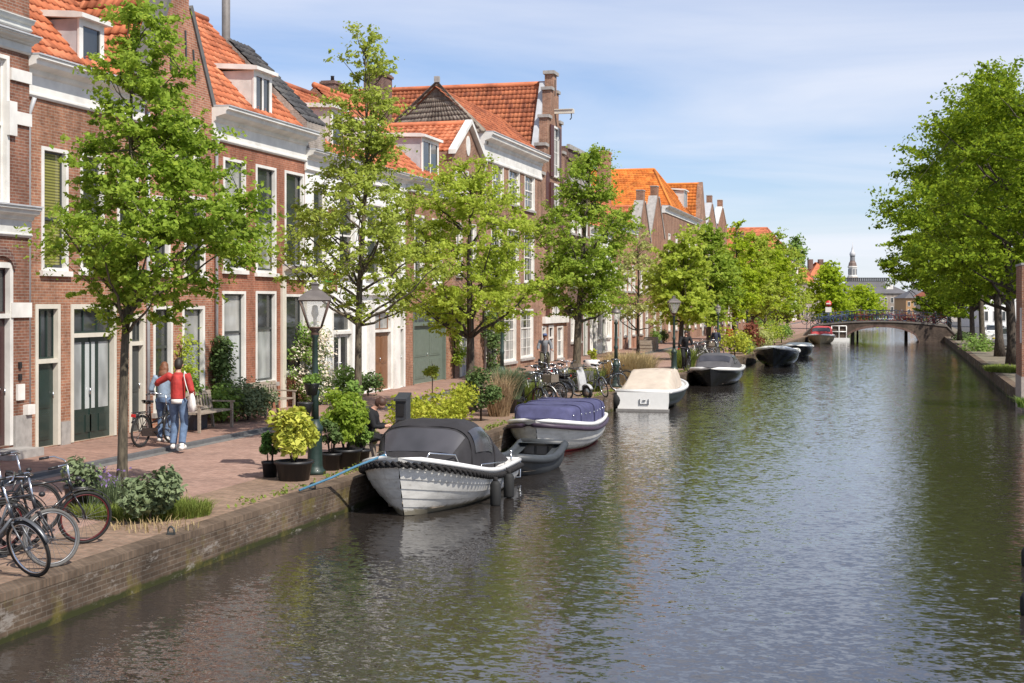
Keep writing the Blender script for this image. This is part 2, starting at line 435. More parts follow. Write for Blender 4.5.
COPE = brick('coping_brick', (.13, .092, .066), (.195, .14, .10), (.135, .108, .082), bw=.062, rh=.8, stain=.55)
ASPH = M('road_asphalt', (.075, .073, .072), .9, var=.2, scale=6)
BANKP = M('bank_gravel', (.19, .16, .115), .95, var=.35, scale=1.4)
def strip(name, left, right, z, mat, kind='structure'):
    m = MB()
    for i in range(len(left)-1):
        m.poly([(left[i][0], left[i][1], z), (right[i][0], right[i][1], z), (right[i+1][0], right[i+1][1], z), (left[i+1][0], left[i+1][1], z)])
    return tag(m.build(name, mat), kind=kind)
KX = -14.72
ql_in = [(x-.32, y) for x, y in QL]
ql_mid = [(x-1.7, y) for x, y in QL]
strip('quayside_ground', ql_mid, ql_in, Q, QSTREET)
strip('street', [(KX, y) for x, y in QL], ql_mid, Q, STREET)
strip('pavement', [(-60, y) for x, y in QL], [(KX-.16, y) for x, y in QL], SW, PAVE)
tag(MB().box(KX-.16, KX, -20, 340, Q-.2, SW+.004).build('kerb', BLUESTONE), kind='structure')
tag(MB().box(KX, KX+.22, -20, 340, Q-.1, Q+.006).build('gutter', M('gutter_stone', (.17, .165, .16), .8, var=.3)), kind='structure')
tag(MB().poly([(-900, 340, .4), (900, 340, .4), (900, 4000, .4), (-900, 4000, .4)]).build('land', M('far_ground', (.16, .15, .11), .95)), kind='structure')
tag(MB().poly([(-900, -60, .42), (-60, -60, .42), (-60, 340, .42), (-900, 340, .42)]).build('ground', M('far_ground')), kind='structure')
def quay(P, side, label, ends=()):
    m = MB(); c = MB()
    t = thing('quay_wall', label, 'quay wall', (P[0][0], P[0][1], 0))
    for a, b in zip(P, P[1:]):
        m.poly([(a[0], a[1], -.6), (b[0], b[1], -.6), (b[0], b[1], Q-.075), (a[0], a[1], Q-.075)])
        s = side
        def q8(p, q):
            o = .004*s; i_ = -.32*s
            return [(p[0]+o, p[1], Q-.075), (q[0]+o, q[1], Q-.075), (q[0]+o, q[1], Q+.012), (p[0]+o, p[1], Q+.012), (p[0]+i_, p[1], Q-.075), (q[0]+i_, q[1], Q-.075), (q[0]+i_, q[1], Q+.012), (p[0]+i_, p[1], Q+.012)]
        c.add(q8(a, b), [(0, 1, 2, 3), (3, 2, 6, 7), (4, 7, 6, 5), (0, 4, 5, 1), (0, 3, 7, 4), (1, 5, 6, 2)])
    m.build('wall_face', QWALL, t); c.build('coping', COPE, t)
    return t
quay(QL, 1, 'long low brick quay wall with mossy waterline below the houses and moored boats')
quay(QR, -1, 'low brick quay wall in tree shade opposite the houses')
strip('bank_path', [(x+.32, y) for x, y in QR], [(8.0, y) for x, y in QR], Q, BANKP)
strip('road', [(8.0, y) for x, y in QR], [(60, y) for x, y in QR], Q+.004, ASPH)
# ---------------------------------------------------------------- foliage
rng = np.random.default_rng(11)
def leaf_quads(C, size, nrm=None, up=.5):
    """one folded diamond per centre"""
    n = len(C)
    nv = rng.normal(size=(n, 3)); nv[:, 2] = np.abs(nv[:, 2]) + up
    if nrm is not None: nv += nrm
    nv /= np.linalg.norm(nv, axis=1)[:, None]
    t = rng.normal(size=(n, 3)); t -= (t*nv).sum(1)[:, None]*nv; t /= np.linalg.norm(t, axis=1)[:, None] + 1e-9
    b = np.cross(nv, t)
    s = (size*(.45+1.0*rng.random(n)))[:, None]
    fold = (.18*(rng.random(n)-.2))[:, None]
    V = np.stack([C - t*s*.62, C + b*s*.40 + nv*s*fold, C + t*s*.62, C - b*s*.40 + nv*s*fold], 1).reshape(-1, 3)
    return V
def crown_obj(name, C, size, mat, parent, nrm=None, up=.5):
    V = leaf_quads(np.asarray(C, dtype=float), size, nrm, up)
    Fq = np.arange(len(V)).reshape(-1, 4)
    return np_obj(name, V, Fq, mat, parent)
def clump_points(centres, radii, per, flat=.65):
    out = []
    for c, r in zip(centres, radii):
        k = max(4, int(per*rng.uniform(.7, 1.3)))
        p = rng.normal(size=(k, 3)); p /= np.linalg.norm(p, axis=1)[:, None]
        p *= (rng.random(k)**.45)[:, None]*r
        p[:, 2] *= flat
        out.append(p + c)
    return np.concatenate(out)
def interp(prof, t):
    xs = [p[0] for p in prof]; ys = [p[1] for p in prof]
    return np.interp(t, xs, ys)
def tree(name, label, base, top, z0, rad, prof, leaf, n_clump, per, clump_r, lsize, trunk_r, lean=(0, 0), bark=None, seed=1, group='street trees along the canal', shift=(0, 0), limbs=14, inner=.30, flat=.6, lobe=1.0, asym=0.0, cat='tree', squash=1.0):
    """top, z0: absolute heights of crown top and crown bottom; rad: crown radius; prof: radius profile bottom to top"""
    global rng
    rng = np.random.default_rng(seed); rs = random.Random(seed)
    bark = bark or BARK
    t = thing(name, label, cat, base, group)
    bx, by, bz = base; Hc = top - z0
    def axis(z):
        u = (z-bz)/(top-bz)
        wob = .05*math.sin(3.1*u*3+seed)*(top-bz)/8
        return np.array([bx+lean[0]*u+shift[0]*max(0, u-.3)+wob*u, by+lean[1]*u+shift[1]*max(0, u-.3)+.05*math.sin(2.3*u*3+seed*2)*u, z])
    lob = [(rs.uniform(0, 2*PI), rs.uniform(0, 1), lobe*rs.uniform(.18, .42), rs.uniform(.35, .9)) for _ in range(14)]
    cen, rr = [], []
    tries = 0
    while len(cen) < n_clump and tries < n_clump*30:
        tries += 1
        u = rs.random(); pr = float(interp(prof, u))
        if rs.random() > pr**1.5 + .10: continue
        th = rs.uniform(0, 2*PI)
        k = 1.0
        for (a, b, dep_, wd) in lob:
            da = abs((th-a+PI) % (2*PI)-PI)
            if da < wd and abs(u-b) < .11: k -= dep_
        k = max(k, .38)*(1.0 if lobe <= 1 else rs.uniform(.9, 1.12))
        rd = (inner + (1-inner)*rs.random()**.55)*pr*rad*k
        ax = axis(z0+Hc*u)
        cen.append(ax + np.array([asym*(1-u)*math.sin(u*PI)*1.6 + math.cos(th)*rd, math.sin(th)*rd*squash, rs.uniform(-.15, .15)])); rr.append(clump_r*rs.uniform(.65, 1.25))
    cen = np.array(cen)
    # leafy sprays: twigs fan outwards from every clump, leaves sit along them
    ax_ = np.array([axis(c[2]-.25*rad*(1-abs(0))) for c in cen]); od = cen-ax_; od /= np.linalg.norm(od, axis=1)[:, None]+.15
    NT_ = 5; kk = max(4, per//NT_); PL = []
    for c, r_, o_ in zip(cen, rr, od):
        for _ in range(NT_):
            d_ = o_*.8+rng.normal(size=3)*np.array([.75, .75, .38])+np.array([0, 0, .12]); d_ /= np.linalg.norm(d_)
            L_ = r_*rng.uniform(.9, 1.9); q = rng.random(kk)**.8
            p_ = (c-o_*r_*.45)[None, :]+d_[None, :]*(q*L_)[:, None]; p_[:, 2] -= .18*L_*q**2
            PL.append(p_+rng.normal(size=(kk, 3))*np.array([.10, .10, .10*flat])*L_)
    P = np.concatenate(PL)
    out = P - np.array([axis(z) for z in P[:, 2]]); out /= (np.linalg.norm(out, axis=1)[:, None]+.3)
    crown = crown_obj('crown', P, lsize, leaf, t, nrm=out*.5, up=.45)
    m = MB()
    zs = np.linspace(bz-.02, z0+Hc*.93, 14)
    pts = [axis(z) for z in zs]
    rads = [trunk_r*(1.0 - .93*max(0, (z-bz)/(top-bz))**1.15) + (.45*trunk_r*math.exp(-(z-bz)*5)) for z in zs]
    m.tube(pts, rads, 9)
    # limbs to clumps: main limbs first, twigs then hang on the nearest limb
    idx = list(range(len(cen))); rs.shuffle(idx)
    far = sorted(idx, key=lambda i: -np.linalg.norm(cen[i][:2]-axis(cen[i][2])[:2]))[:int(len(idx)*.6)]
    rs.shuffle(far)
    nodes = []
    for i in far[:limbs]:
        c = cen[i]; d = np.linalg.norm(c[:2]-axis(c[2])[:2])
        zb = max(z0-Hc*.05+.0, c[2]-d*rs.uniform(.55, 1.1)); zb = max(zb, bz+(z0-bz)*.8)
        a = axis(zb); f0 = trunk_r*(1-.9*(zb-bz)/(top-bz))*.55
        mid = a*.5+c*.5 + np.array([0, 0, -.06*d])
        q = [a + (mid-a)*k/3 for k in range(3)] + [mid + (c-mid)*k/3 for k in range(4)]
        q = [p + np.array([rs.uniform(-1, 1), rs.uniform(-1, 1), rs.uniform(-1, 1)])*.03*d*(0 < k < 6) for k, p in enumerate(q)]
        m.tube(q, list(np.linspace(f0, .010, 7)), 5)
        nodes += [(q[k], np.linspace(f0, .010, 7)[k]) for k in range(2, 7)]
    NP = np.array([x[0] for x in nodes])
    for i in idx:
        c = cen[i]; dd = np.linalg.norm(NP-c, axis=1); j = int(dd.argmin())
        a = axis(max(z0, c[2]-.5)); da = np.linalg.norm(a-c)
        st, r0 = (NP[j], nodes[j][1]*.6) if dd[j] < da else (a, trunk_r*.2)
        if np.linalg.norm(st-c) < .1: continue
        mid = st*.5+c*.5+np.array([rs.uniform(-.08, .08), rs.uniform(-.08, .08), rs.uniform(-.12, .02)])
        m.tube([st, mid, c], [max(r0, .008), max(r0*.6, .007), .005], 4, cap=False)
    m.build('trunk', bark, t, fix=False)
    return t
def bush(parent, c, r, n, lsize, mat, name='foliage', lumps=9, seed=1, up=.4, stems=None, fill=.45):
    global rng
    rng = np.random.default_rng(seed)
    k = lumps; cen = []
    for i in range(k):
        d = rng.normal(size=3); d /= np.linalg.norm(d)
        d[2] = d[2]*.9+.1
        cen.append(np.array(c) + d*np.array(r)*rng.uniform(.35, .72))
    P = clump_points(np.array(cen), [fill*rng.uniform(.7, 1.25)*max(r[0], r[1])]*k, n/k, flat=.9)
    P = P[P[:, 2] > c[2]-r[2]*.98]
    o = (P-np.array(c)); o /= np.linalg.norm(o, axis=1)[:, None]+1e-6
    return crown_obj(name, P, lsize, mat, parent, nrm=o*.6, up=up)
def blades(name, parent, c, r, n, h, mat, seed=1, wd=.008, droop=.35, origin=None, region=None):
    rg = np.random.default_rng(seed)
    if region is not None:
        (x0, y0), (x1, y1) = region
        B = np.stack([rg.uniform(x0, x1, n), rg.uniform(y0, y1, n), np.full(n, c[2])], 1)
    else:
        a = rg.uniform(0, 2*PI, n); d = np.sqrt(rg.random(n))
        B = np.stack([c[0]+np.cos(a)*d*r[0], c[1]+np.sin(a)*d*r[1], np.full(n, c[2])], 1)
    hh = h*rg.uniform(.5, 1.1, n)
    o = rg.normal(size=(n, 2)); o /= np.linalg.norm(o, axis=1)[:, None]+1e-6
    if region is None: o += (B[:, :2]-np.array(c[:2]))/max(r[0], 1e-3)*.8
    lean = o*(hh*droop*rg.uniform(.3, 1.1, n))[:, None]
    s = np.stack([-o[:, 1], o[:, 0]], 1); s /= np.linalg.norm(s, axis=1)[:, None]+1e-6
    s = s*wd
    mid = B.copy(); mid[:, :2] += lean*.35; mid[:, 2] += hh*.65
    tip = B.copy(); tip[:, :2] += lean; tip[:, 2] += hh*rg.uniform(.85, 1.0, n)
    def off(p, k): q = p.copy(); q[:, :2] += s*k; return q
    V = np.stack([off(B, -1), off(B, 1), off(mid, .8), off(mid, -.8), tip, tip+1e-5], 1)
    V = V.reshape(-1, 3)
    i = np.arange(n)[:, None]*6
    Fq = np.concatenate([i+np.array([[0, 1, 2, 3]]), i+np.array([[3, 2, 5, 4]])])
    return np_obj(name, V, Fq, mat, parent, origin=origin)
LEAF_A = leafmat('fresh_green_leaves', (.12, .21, .020), (.34, .455, .066), .52)
LEAF_B = leafmat('pale_green_leaves', (.19, .26, .035), (.40, .47, .095), .45)
LEAF_C = leafmat('yellow_green_leaves', (.21, .29, .030), (.45, .54, .088), .52)
LEAF_D = leafmat('mid_green_leaves', (.13, .22, .022), (.35, .46, .070), .50)
LEAF_E = leafmat('canal_tree_leaves', (.056, .122, .005), (.275, .37, .026), .42)
LEAF_F = leafmat('bright_spring_leaves', (.175, .27, .014), (.40, .51, .040), .52)
LEAF_P = leafmat('dusty_pale_leaves', (.24, .28, .08), (.46, .49, .18), .42)
SHRUB = leafmat('dark_shrub_leaves', (.05, .095, .028), (.15, .22, .075), .28)
SHRUBL = leafmat('light_shrub_leaves', (.10, .18, .03), (.24, .36, .085), .32)
LAUREL = leafmat('variegated_leaves', (.18, .24, .02), (.58, .58, .11), .3)
HEDGEY = leafmat('golden_hedge_leaves', (.19, .25, .018), (.44, .46, .06), .32)
CONIF = leafmat('conifer_green', (.04, .10, .02), (.09, .18, .04), .15)
SILVER = leafmat('grey_green_leaves', (.10, .14, .07), (.22, .27, .14), .2)
PURPLE = leafmat('lavender_flowers', (.16, .10, .26), (.30, .20, .42), .2)
BLOSSOM = leafmat('cream_blossom', (.60, .52, .40), (.80, .74, .64), .2)
REDLEAF = leafmat('copper_red_leaves', (.16, .05, .035), (.30, .12, .07), .3)
GRASSM = leafmat('grass_green', (.10, .15, .025), (.25, .30, .07), .35)
STRAW = leafmat('straw_grass', (.32, .24, .11), (.52, .42, .22), .3)
STRAWR = leafmat('reddish_grass', (.30, .21, .12), (.47, .36, .22), .3)
BLUEG = leafmat('blue_green_grass', (.10, .15, .08), (.22, .28, .16), .3)
# ---------------------------------------------------------------- boats
def hullfun(L_, B, sb, sm_, ss, draft=.22, tr=.8, full=.42, rake=.35, pmid=3.0):
    def half(t):
        if t < full: return B/2*(max(0, 1-(1-t/full)**2.3))**.62
        u = (t-full)/(1-full); return B/2*(1-(1-tr)*u**2.2)
    def sheer(t): return sm_ + (sb-sm_)*max(0, 1-t/.6)**1.9 + (ss-sm_)*max(0, (t-.6)/.4)**1.6
    def pt(t, s, off=0, side=1):
        b = half(t); p = 1.15+(pmid-1.15)*min(1, t/.5)
        x = b*(1-(1-s)**p)*(.97+.03*s); z = -draft+(sheer(t)+draft)*(.15*s+.85*s**1.25)
        y = t*L_ + rake*(1-s)*max(0, 1-t/.35)
        return (side*(x+off), y-off*max(0, 1-t/.12), z)
    return half, sheer, pt
def boat(name, label, x, y, L_, B, sb, sm_, ss, hullm, strakes=0, tr=.8, full=.42, rake=.35, gun=.05, gunm=None, deckm=None, flip=False, boot=None, floor=True, rub=None, rz=0, group='boats moored along the quay', pmid=3.0, fd=.22, draft=.22):
    half, sheer, pt = hullfun(L_, B, sb, sm_, ss, tr=tr, full=full, rake=rake, pmid=pmid, draft=draft)
    t = thing(name, label, 'boat', (0, 0, 0), group); T = np.concatenate([np.linspace(0, .2, 9)[:-1], np.linspace(.2, 1, 18)])
    m = MB(); ns = max(strakes, 8)
    for side in (1, -1):
        for k in range(ns):
            s0, s1 = k/ns, (k+1)/ns
            o = .013 if strakes else 0
            secs = [[pt(a, s0+(s1-s0)*u, o*(1-u), side) for u in (0, .5, 1)] for a in T]
            m.loft(secs, 1 if (boot and s1 <= boot) else 0)
            if strakes: m.loft([[pt(a, s0, 0, side), pt(a, s0, o, side)] for a in T], 0)
    tp = [pt(1, s, 0, 1) for s in np.linspace(0, 1, 9)]; tn = [pt(1, s, 0, -1) for s in np.linspace(1, 0, 9)]
    m.poly(tp+tn[:-1]); h = m.build('hull', hullm if isinstance(hullm, list) else [hullm, hullm], t, fix=False)
    g = MB()
    edge = [(pt(a, 1)[0], pt(a, 1)[1], sheer(a)) for a in T]
    loop = [(-p[0], p[1], p[2]) for p in reversed(edge)]+edge[1:]
    g.tube(loop+[], gun, 8); e = edge[-1]
    g.tube([(-e[0], e[1], e[2]), (e[0], e[1], e[2])], gun, 8)
    g.build('gunwale', gunm or WHITE, t)
    d = MB()
    for a, b in zip(T, T[1:]):
        ha, hb = half(a), half(b); ia = max(0, ha-fd) if a > .12 else 0; ib = max(0, hb-fd) if b > .12 else 0
        for sd in (1, -1): d.poly([(sd*ha, pt(a, 1)[1], sheer(a)+.01), (sd*hb, pt(b, 1)[1], sheer(b)+.01), (sd*ib, pt(b, 1)[1], sheer(b)+.02), (sd*ia, pt(a, 1)[1], sheer(a)+.02)])
    h1 = half(1)
    d.poly([(-h1, L_, sheer(1)+.012), (h1, L_, sheer(1)+.012), (h1*.9, L_-.3, sheer(1)+.022), (-h1*.9, L_-.3, sheer(1)+.022)])
    d.build('deck', deckm or WHITE, t, fix=False)
    if floor:
        f = MB()
        for a, b in zip(T, T[1:]):
            if a > .1:
                wa, wb_ = [next(pt(q, s)[0] for s in np.linspace(0, 1, 60) if pt(q, s)[2] > .08)*.96 for q in (a, b)]
                f.poly([(-wa, a*L_, .1), (wa, a*L_, .1), (wb_, b*L_, .1), (-wb_, b*L_, .1)])
        f.build('floorboards', TEAK, t, fix=False)
    if rub:
        r = MB(); zo = rub[1]
        pl = [(p[0]+.03, p[1], p[2]-zo) for p in edge]; pl = [(-p[0], p[1]-.02, p[2]) for p in reversed(pl)]+pl[1:]
        if rub[2] is ROPEBLK:
            # laid rope: two strands wound round each other
            pv = [Vector(p) for p in pl]; dist = 0.0; st_ = ([], [])
            for a, c in zip(pv, pv[1:]):
                L__ = (c-a).length; nn = max(1, int(L__/.028)); d = (c-a).normalized(); s1 = d.cross(Vector((0, 0, 1))).normalized(); s2 = d.cross(s1)
                for i in range(nn):
                    q = a+(c-a)*(i/nn); ph = 2*PI*(dist+L__*i/nn)/.26
                    for k in (0, 1): st_[k].append(q+(s1*math.cos(ph+PI*k)+s2*math.sin(ph+PI*k))*.036)
                dist += L__
            for k in (0, 1): r.tube(st_[k], .028, 6)
        else: r.tube(pl, rub[0], 8)
        rr = r.build('rope_fender' if rub[2] is ROPEBLK else 'rubbing_strake', rub[2], t)
    t.location = (x, y, 0); t.rotation_euler = (0, 0, (PI if flip else 0)+rz); 
    return t, half, sheer
def arch(w, zb, h, e=.55, n=17):
    out = []
    for i in range(n):
        a = PI*i/(n-1); c, s = math.cos(a), math.sin(a)
        out.append((math.copysign(abs(c)**e, c)*w, zb+h*s**e))
    return out
class Cover:
    """canvas over bows: stations (y, half width, base z, height)"""
    def __init__(s, st, e=.55): s.st = st; s.e = e; s.n = 25
    def sec(s, y, off=0):
        ys = [q[0] for q in s.st]; w, zb, h = [float(np.interp(y, ys, [q[k] for q in s.st])) for k in (1, 2, 3)]
        if s.e == 'trap':
            c = [(1, 0), (.97, .25), (.90, .6), (.80, .95), (.74, 1.0), (.4, 1.03), (0, 1.05)]; c = c+[(-a, b) for a, b in reversed(c[:-1])]
            t_ = np.linspace(0, len(c)-1, s.n); px_ = np.interp(t_, range(len(c)), [a for a, b in c]); pz_ = np.interp(t_, range(len(c)), [b for a, b in c])
            return [(a*w, y, zb+b*h) for a, b in zip(px_, pz_)]
        return [(p[0]*(1+off/max(w, .1)), y, p[1]+off*.8) for p in arch(w, zb, h, s.e, s.n)]
    def build(s, name, mat, par, wr=.014, seed=3):
        rg = random.Random(seed); m = MB(); ys = []
        for a, b in zip(s.st, s.st[1:]): ys += list(np.linspace(a[0], b[0], 5)[:-1])
        ys.append(s.st[-1][0]); secs = []
        for y in ys:
            c = s.sec(y); secs.append([(p[0]+rg.uniform(-wr, wr), p[1], p[2]+rg.uniform(-wr, wr)*(.2 < i/s.n < .8)) for i, p in enumerate(c)])
        m.loft(secs); m.poly(list(reversed(secs[0]))); m.poly(secs[-1]); return m.build(name, mat, par, fix=False)
    def patch(s, name, mat, par, y0, y1, a0, a1, off=.012):
        m = MB(); i0, i1 = int(a0*(s.n-1)), int(a1*(s.n-1))
        secs = [s.sec(y, off)[i0:i1+1] for y in np.linspace(y0, y1, 7)]
        m.loft(secs); return m.build(name, mat, par, fix=False)
def rail(par, pts, r=.014, name='grab_rail', mat=None): return MB().tube(pts, r, 6).build(name, mat or CHROME, par)
ROPEBLK = M('black_rope', (.016, .014, .014), .85, var=.9, scale=34, bmp=1.0)
def hullpaint(name, col, var, stain):
    n = NT(name); f = pos_noise(n, 3, 6, .65, 'Object', (1, .5, 2.5)); c = ramp(n, f, [(.35, [x*(1-var) for x in col]), (.62, col)])
    f2 = pos_noise(n, 7, 4, .7, 'Object'); c = mixc(n, ramp(n, f2, [(.56, (0,)*3), (.72, (.55,)*3)]), c, stain)
    tco = n.new('ShaderNodeTexCoord'); so_ = n.new('ShaderNodeSeparateXYZ'); n.link(tco.outputs['Object'], so_.inputs[0])
    ma = n.new('ShaderNodeMath', operation='MULTIPLY_ADD'); n.link(f2, ma.inputs[0]); ma.inputs[1].default_value = -.16; n.link(so_.outputs['Z'], ma.inputs[2])
    c = mixc(n, ramp(n, ma.outputs[0], [(0, (.85,)*3), (.06, (0,)*3)]), c, (.12, .10, .055))
    n.link(c, n.p.inputs['Base Color']); n.setp(Roughness=.42, Specular_IOR_Level=.4, Coat_Weight=.15); MATS[name] = n.mat; return n.mat
CLINK = hullpaint('weathered_white_hull', (.70, .685, .65), .26, (.30, .26, .21))
CLINK2 = hullpaint('grey_white_hull', (.66, .645, .61), .25, (.33, .30, .27))
CANV = M('charcoal_canvas', (.024, .022, .025), .8, var=.35, scale=3, bmp=.8)
CANVN = M('navy_canvas', (.065, .066, .15), .8, var=.3, scale=3, bmp=.8)
CANVT = M('tan_canvas', (.50, .425, .35), .85, var=.16, scale=2.5, bmp=.7)
CANVR = M('red_canvas', (.48, .06, .065), .8, var=.15, scale=2)
CANVG = M('grey_canvas', (.085, .083, .09), .7, var=.2, scale=2.5)
VINYL = glassmat('clear_vinyl_window', (.055, .052, .058), .22)
REDB = M('red_antifouling', (.32, .035, .04), .5, var=.2)
HBLACK = M('black_hull_gloss', (.014, .015, .016), .22, var=.2, coat=.5)
HGREEN = M('blackish_green_hull', (.010, .016, .014), .4, var=.2, coat=.1)
WGEL = M('white_gelcoat', (.80, .79, .77), .3, var=.05, coat=.3)
DKPVC = M('dark_grey_rubber', (.045, .05, .055), .5, var=.2)

# boat 1: white clinker launch
b, half, sheer = boat('motor_launch', 'white clinker launch with charcoal canopy and rope fender, bow towards the tall lamp post', -8.05, 22.75, 5.3, 2.14, 1.03, .56, .46, [CLINK, M('bottom_paint', (.10, .09, .06), .6)], strakes=8, tr=.70, full=.31, rake=.42, gun=.045, gunm=WGEL, rub=(.068, .11, ROPEBLK), boot=.2)
cv = Cover([(.90, .60, .88, .05), (.97, .70, .84, .16), (1.40, .86, .72, .70), (1.85, .93, .66, .88), (2.3, .94, .61, .91), (3.0, .90, .55, .66), (4.2, .78, .49, .24), (5.0, .60, .47, .05)], e=.52)
c = cv.build('canopy', CANV, b)
cv.patch('window_panel', VINYL, c, 1.00, 1.38, .22, .78, .016)
cv.patch('window_panel', VINYL, c, 1.60, 2.6, .045, .27, .016); cv.patch('window_panel', VINYL, c, 1.60, 2.6, .73, .955, .016)
for y in (1.46, 2.8): MB().tube([(p[0], p[1], p[2]+.004) for p in cv.sec(y, .01)], .013, 5).build('canopy_bow', CANV, c)
for sd in (1, -1):
    rail(b, [(sd*.35, .42, .95), (sd*.40, .46, 1.07), (sd*.72, .95, 1.0), (sd*.76, 1.0, .86)])
    rail(b, [(sd*1.0, 1.6, .70), (sd*1.0, 1.62, .77), (sd*1.0, 3.2, .65), (sd*1.0, 3.22, .56)], .009)
MB().tube([(.86, 4.2, .48), (.86, 4.2, .72)], .018, 6).ball((.86, 4.2, .74), .03).build('cleat', CHROME, b)
MB().box(-.35, .35, 5.25, 5.37, .1, .42).box(-.12, .12, 5.34, 5.65, .0, .25).build('rudder', WGEL, b)
MB().tube([(.55, 5.25, .46), (.74, 5.38, .40), (.74, 5.38, .10), (.55, 5.3, .08)], .018, 6).build('boarding_ladder', CHROME, b)
def fender(x, y, z, label, r=.10, h=.47):
    f = thing('boat_fender', label, 'fender', (x, y, z), 'black boat fenders')
    MB().lathe((x, y, z), [(.03, 0), (r*.86, .015), (r, .05), (r, h-.07), (r*.7, h-.02), (.03, h)], 14).build('body', RUBBER, f)
    MB().tube([(x, y, z+h), (x-.05, y, z+h+.10)], .012, 5).lathe((x, y, z+h-.02), [(.045, 0), (.045, .07), (.02, .08)], 8).build('rope', ROPEBLK, f)
fender(-6.88, 24.7, -.02, 'black fender hanging by its rope from the white clinker launch, nearer its bow')
fender(-6.90, 25.7, .0, 'black fender hanging by its rope from the white clinker launch, farther from its bow')
# mooring line to the quay
ln = [Vector((-8.35, 22.95, 1.05)), Vector((-8.75, 22.6, .88)), Vector((-9.05, 22.25, .72)), Vector((-9.35, 21.6, .58))]
tag(MB().tube(ln, .022, 6).build('mooring_line', M('blue_rope', (.06, .17, .27), .85, var=.3, scale=30), origin=(-9.35, 21.6, .55)), 'blue mooring rope from the launch bow to the quay edge', 'rope')
def qring(px, py, label):
    x, y = at(px, py); x = -9.30
    o = MB(); o.ring((x, y, Q+.06), (.3, 1, 0), .06, .014, 16, 5); o.box(x-.05, x+.05, y-.03, y+.03, Q+.005, Q+.04)
    tag(o.build('mooring_ring', SASHDK, origin=(x, y, Q)), label, 'mooring ring')
qring(178, 536, 'small iron mooring ring on the quay edge below the leafy bush'); qring(308, 490, 'iron mooring ring where the blue rope is tied to the quay')

# boat 2: grey dinghy
b, half, sheer = boat('dinghy', 'small dark grey rubber dinghy with a raised square end between the two white launches', -7.75, 28.75, 2.2, 1.1, .42, .30, .52, DKPVC, tr=.95, full=.4, rake=.5, gun=.09, gunm=DKPVC, deckm=DKPVC, rz=R(-6), group='boats moored along the quay')
MB().obox((0, 2.2, .36), (.95, .08, .40)).build('transom', DKPVC, b)
pn = MB()
for k in range(3): pn.obox((-.3+.3*k, 2.15, .40), (.24, .03, .24))
pn.build('transom_panel', M('mid_grey_plastic', (.11, .115, .12), .5), b)

# boat 3: blue cover
b, half, sheer = boat('motor_launch', 'white launch with navy blue canvas cover and red bottom paint', -8.18, 32.9, 4.6, 2.05, .86, .62, .68, [CLINK2, REDB], strakes=5, tr=.8, full=.40, rake=.5, gun=.05, gunm=WGEL, boot=.38, rub=(.055, .12, M('dark_purple_strip', (.055, .035, .06), .5)))
cv = Cover([(.75, .55, .76, .10), (.85, .70, .74, .36), (1.3, .83, .68, .46), (2.6, .90, .64, .50), (3.7, .88, .65, .49), (4.25, .84, .66, .44), (4.35, .80, .66, .2)], e=.28)
c = cv.build('canopy', CANVN, b, wr=.005)
for y in (1.3, 2.6, 3.7): MB().tube([(p[0], p[1], p[2]+.004) for p in cv.sec(y, .012)], .014, 5).build('canopy_seam', CANVN, c)
pin = MB()
for k in range(9):
    y = .9+k*.4
    for q in (2, ): p = cv.sec(y, .01)[1]; pin.ball((p[0]+.01, p[1], p[2]-.03), .022, 6, 4)
pin.build('snap_button', CHROME, c)
b.children[0]
# boat 4: white transom, tan cover
x4, y4 = at(643, 411, 0)
b, half, sheer = boat('motor_launch', 'white stern launch with tan canvas cover and dark hull side', x4, y4+5.6, 5.6, 2.0, .84, .62, .66, [HGREEN, HGREEN], tr=.90, full=.45, rake=.4, gun=.07, gunm=WGEL, deckm=WGEL, flip=True, draft=.15)
tr_ = MB(); w1, w0 = half(1)*.985, half(1)*.95
tr_.prism([(-w0, .06), (w0, .06), (w1, .32), (w1, .68), (-w1, .68), (-w1, .32)], 'y', 5.58, 5.66); tr_.build('transom', WGEL, b)
MB().prism([(-w0-.03, -.05), (w0+.03, -.05), (w0+.03, .075), (-w0-.03, .075)], 'y', 5.5, 5.85).build('swim_platform', M('grey_platform', (.22, .21, .2), .6), b)
MB().obox((-.05, 5.68, .24), (.30, .03, .025)).obox((-.2, 5.68, .32), (.03, .03, .18)).obox((.1, 5.68, .32), (.03, .03, .18)).obox((-.05, 5.68, .36), (.10, .03, .04)).build('outboard_bracket', ALU, b)
cv = Cover([(.9, .25, .82, .04), (1.5, .62, .74, .34), (2.0, .80, .68, .58), (2.8, .84, .66, .63), (3.75, .86, .66, .66), (3.95, .87, .66, .62), (5.45, .92, .66, .02)], e='trap')
c = cv.build('canopy', CANVT, b, wr=.006)
for y in (2.0, 3.8): MB().tube([(p[0], p[1], p[2]+.003) for p in cv.sec(y, 0)], .010, 5).build('canopy_seam', CANVT, c)
tag(MB().lathe((-9.02, 47.9, .05), [(.05, 0), (.2, .06), (.24, .3), (.2, .5), (.05, .56)], 12).build('boat_fender', RUBBER, origin=(-9.02, 47.9, .05)), 'round black fender between the tan covered boat and the quay wall', 'fender', 'black boat fenders')
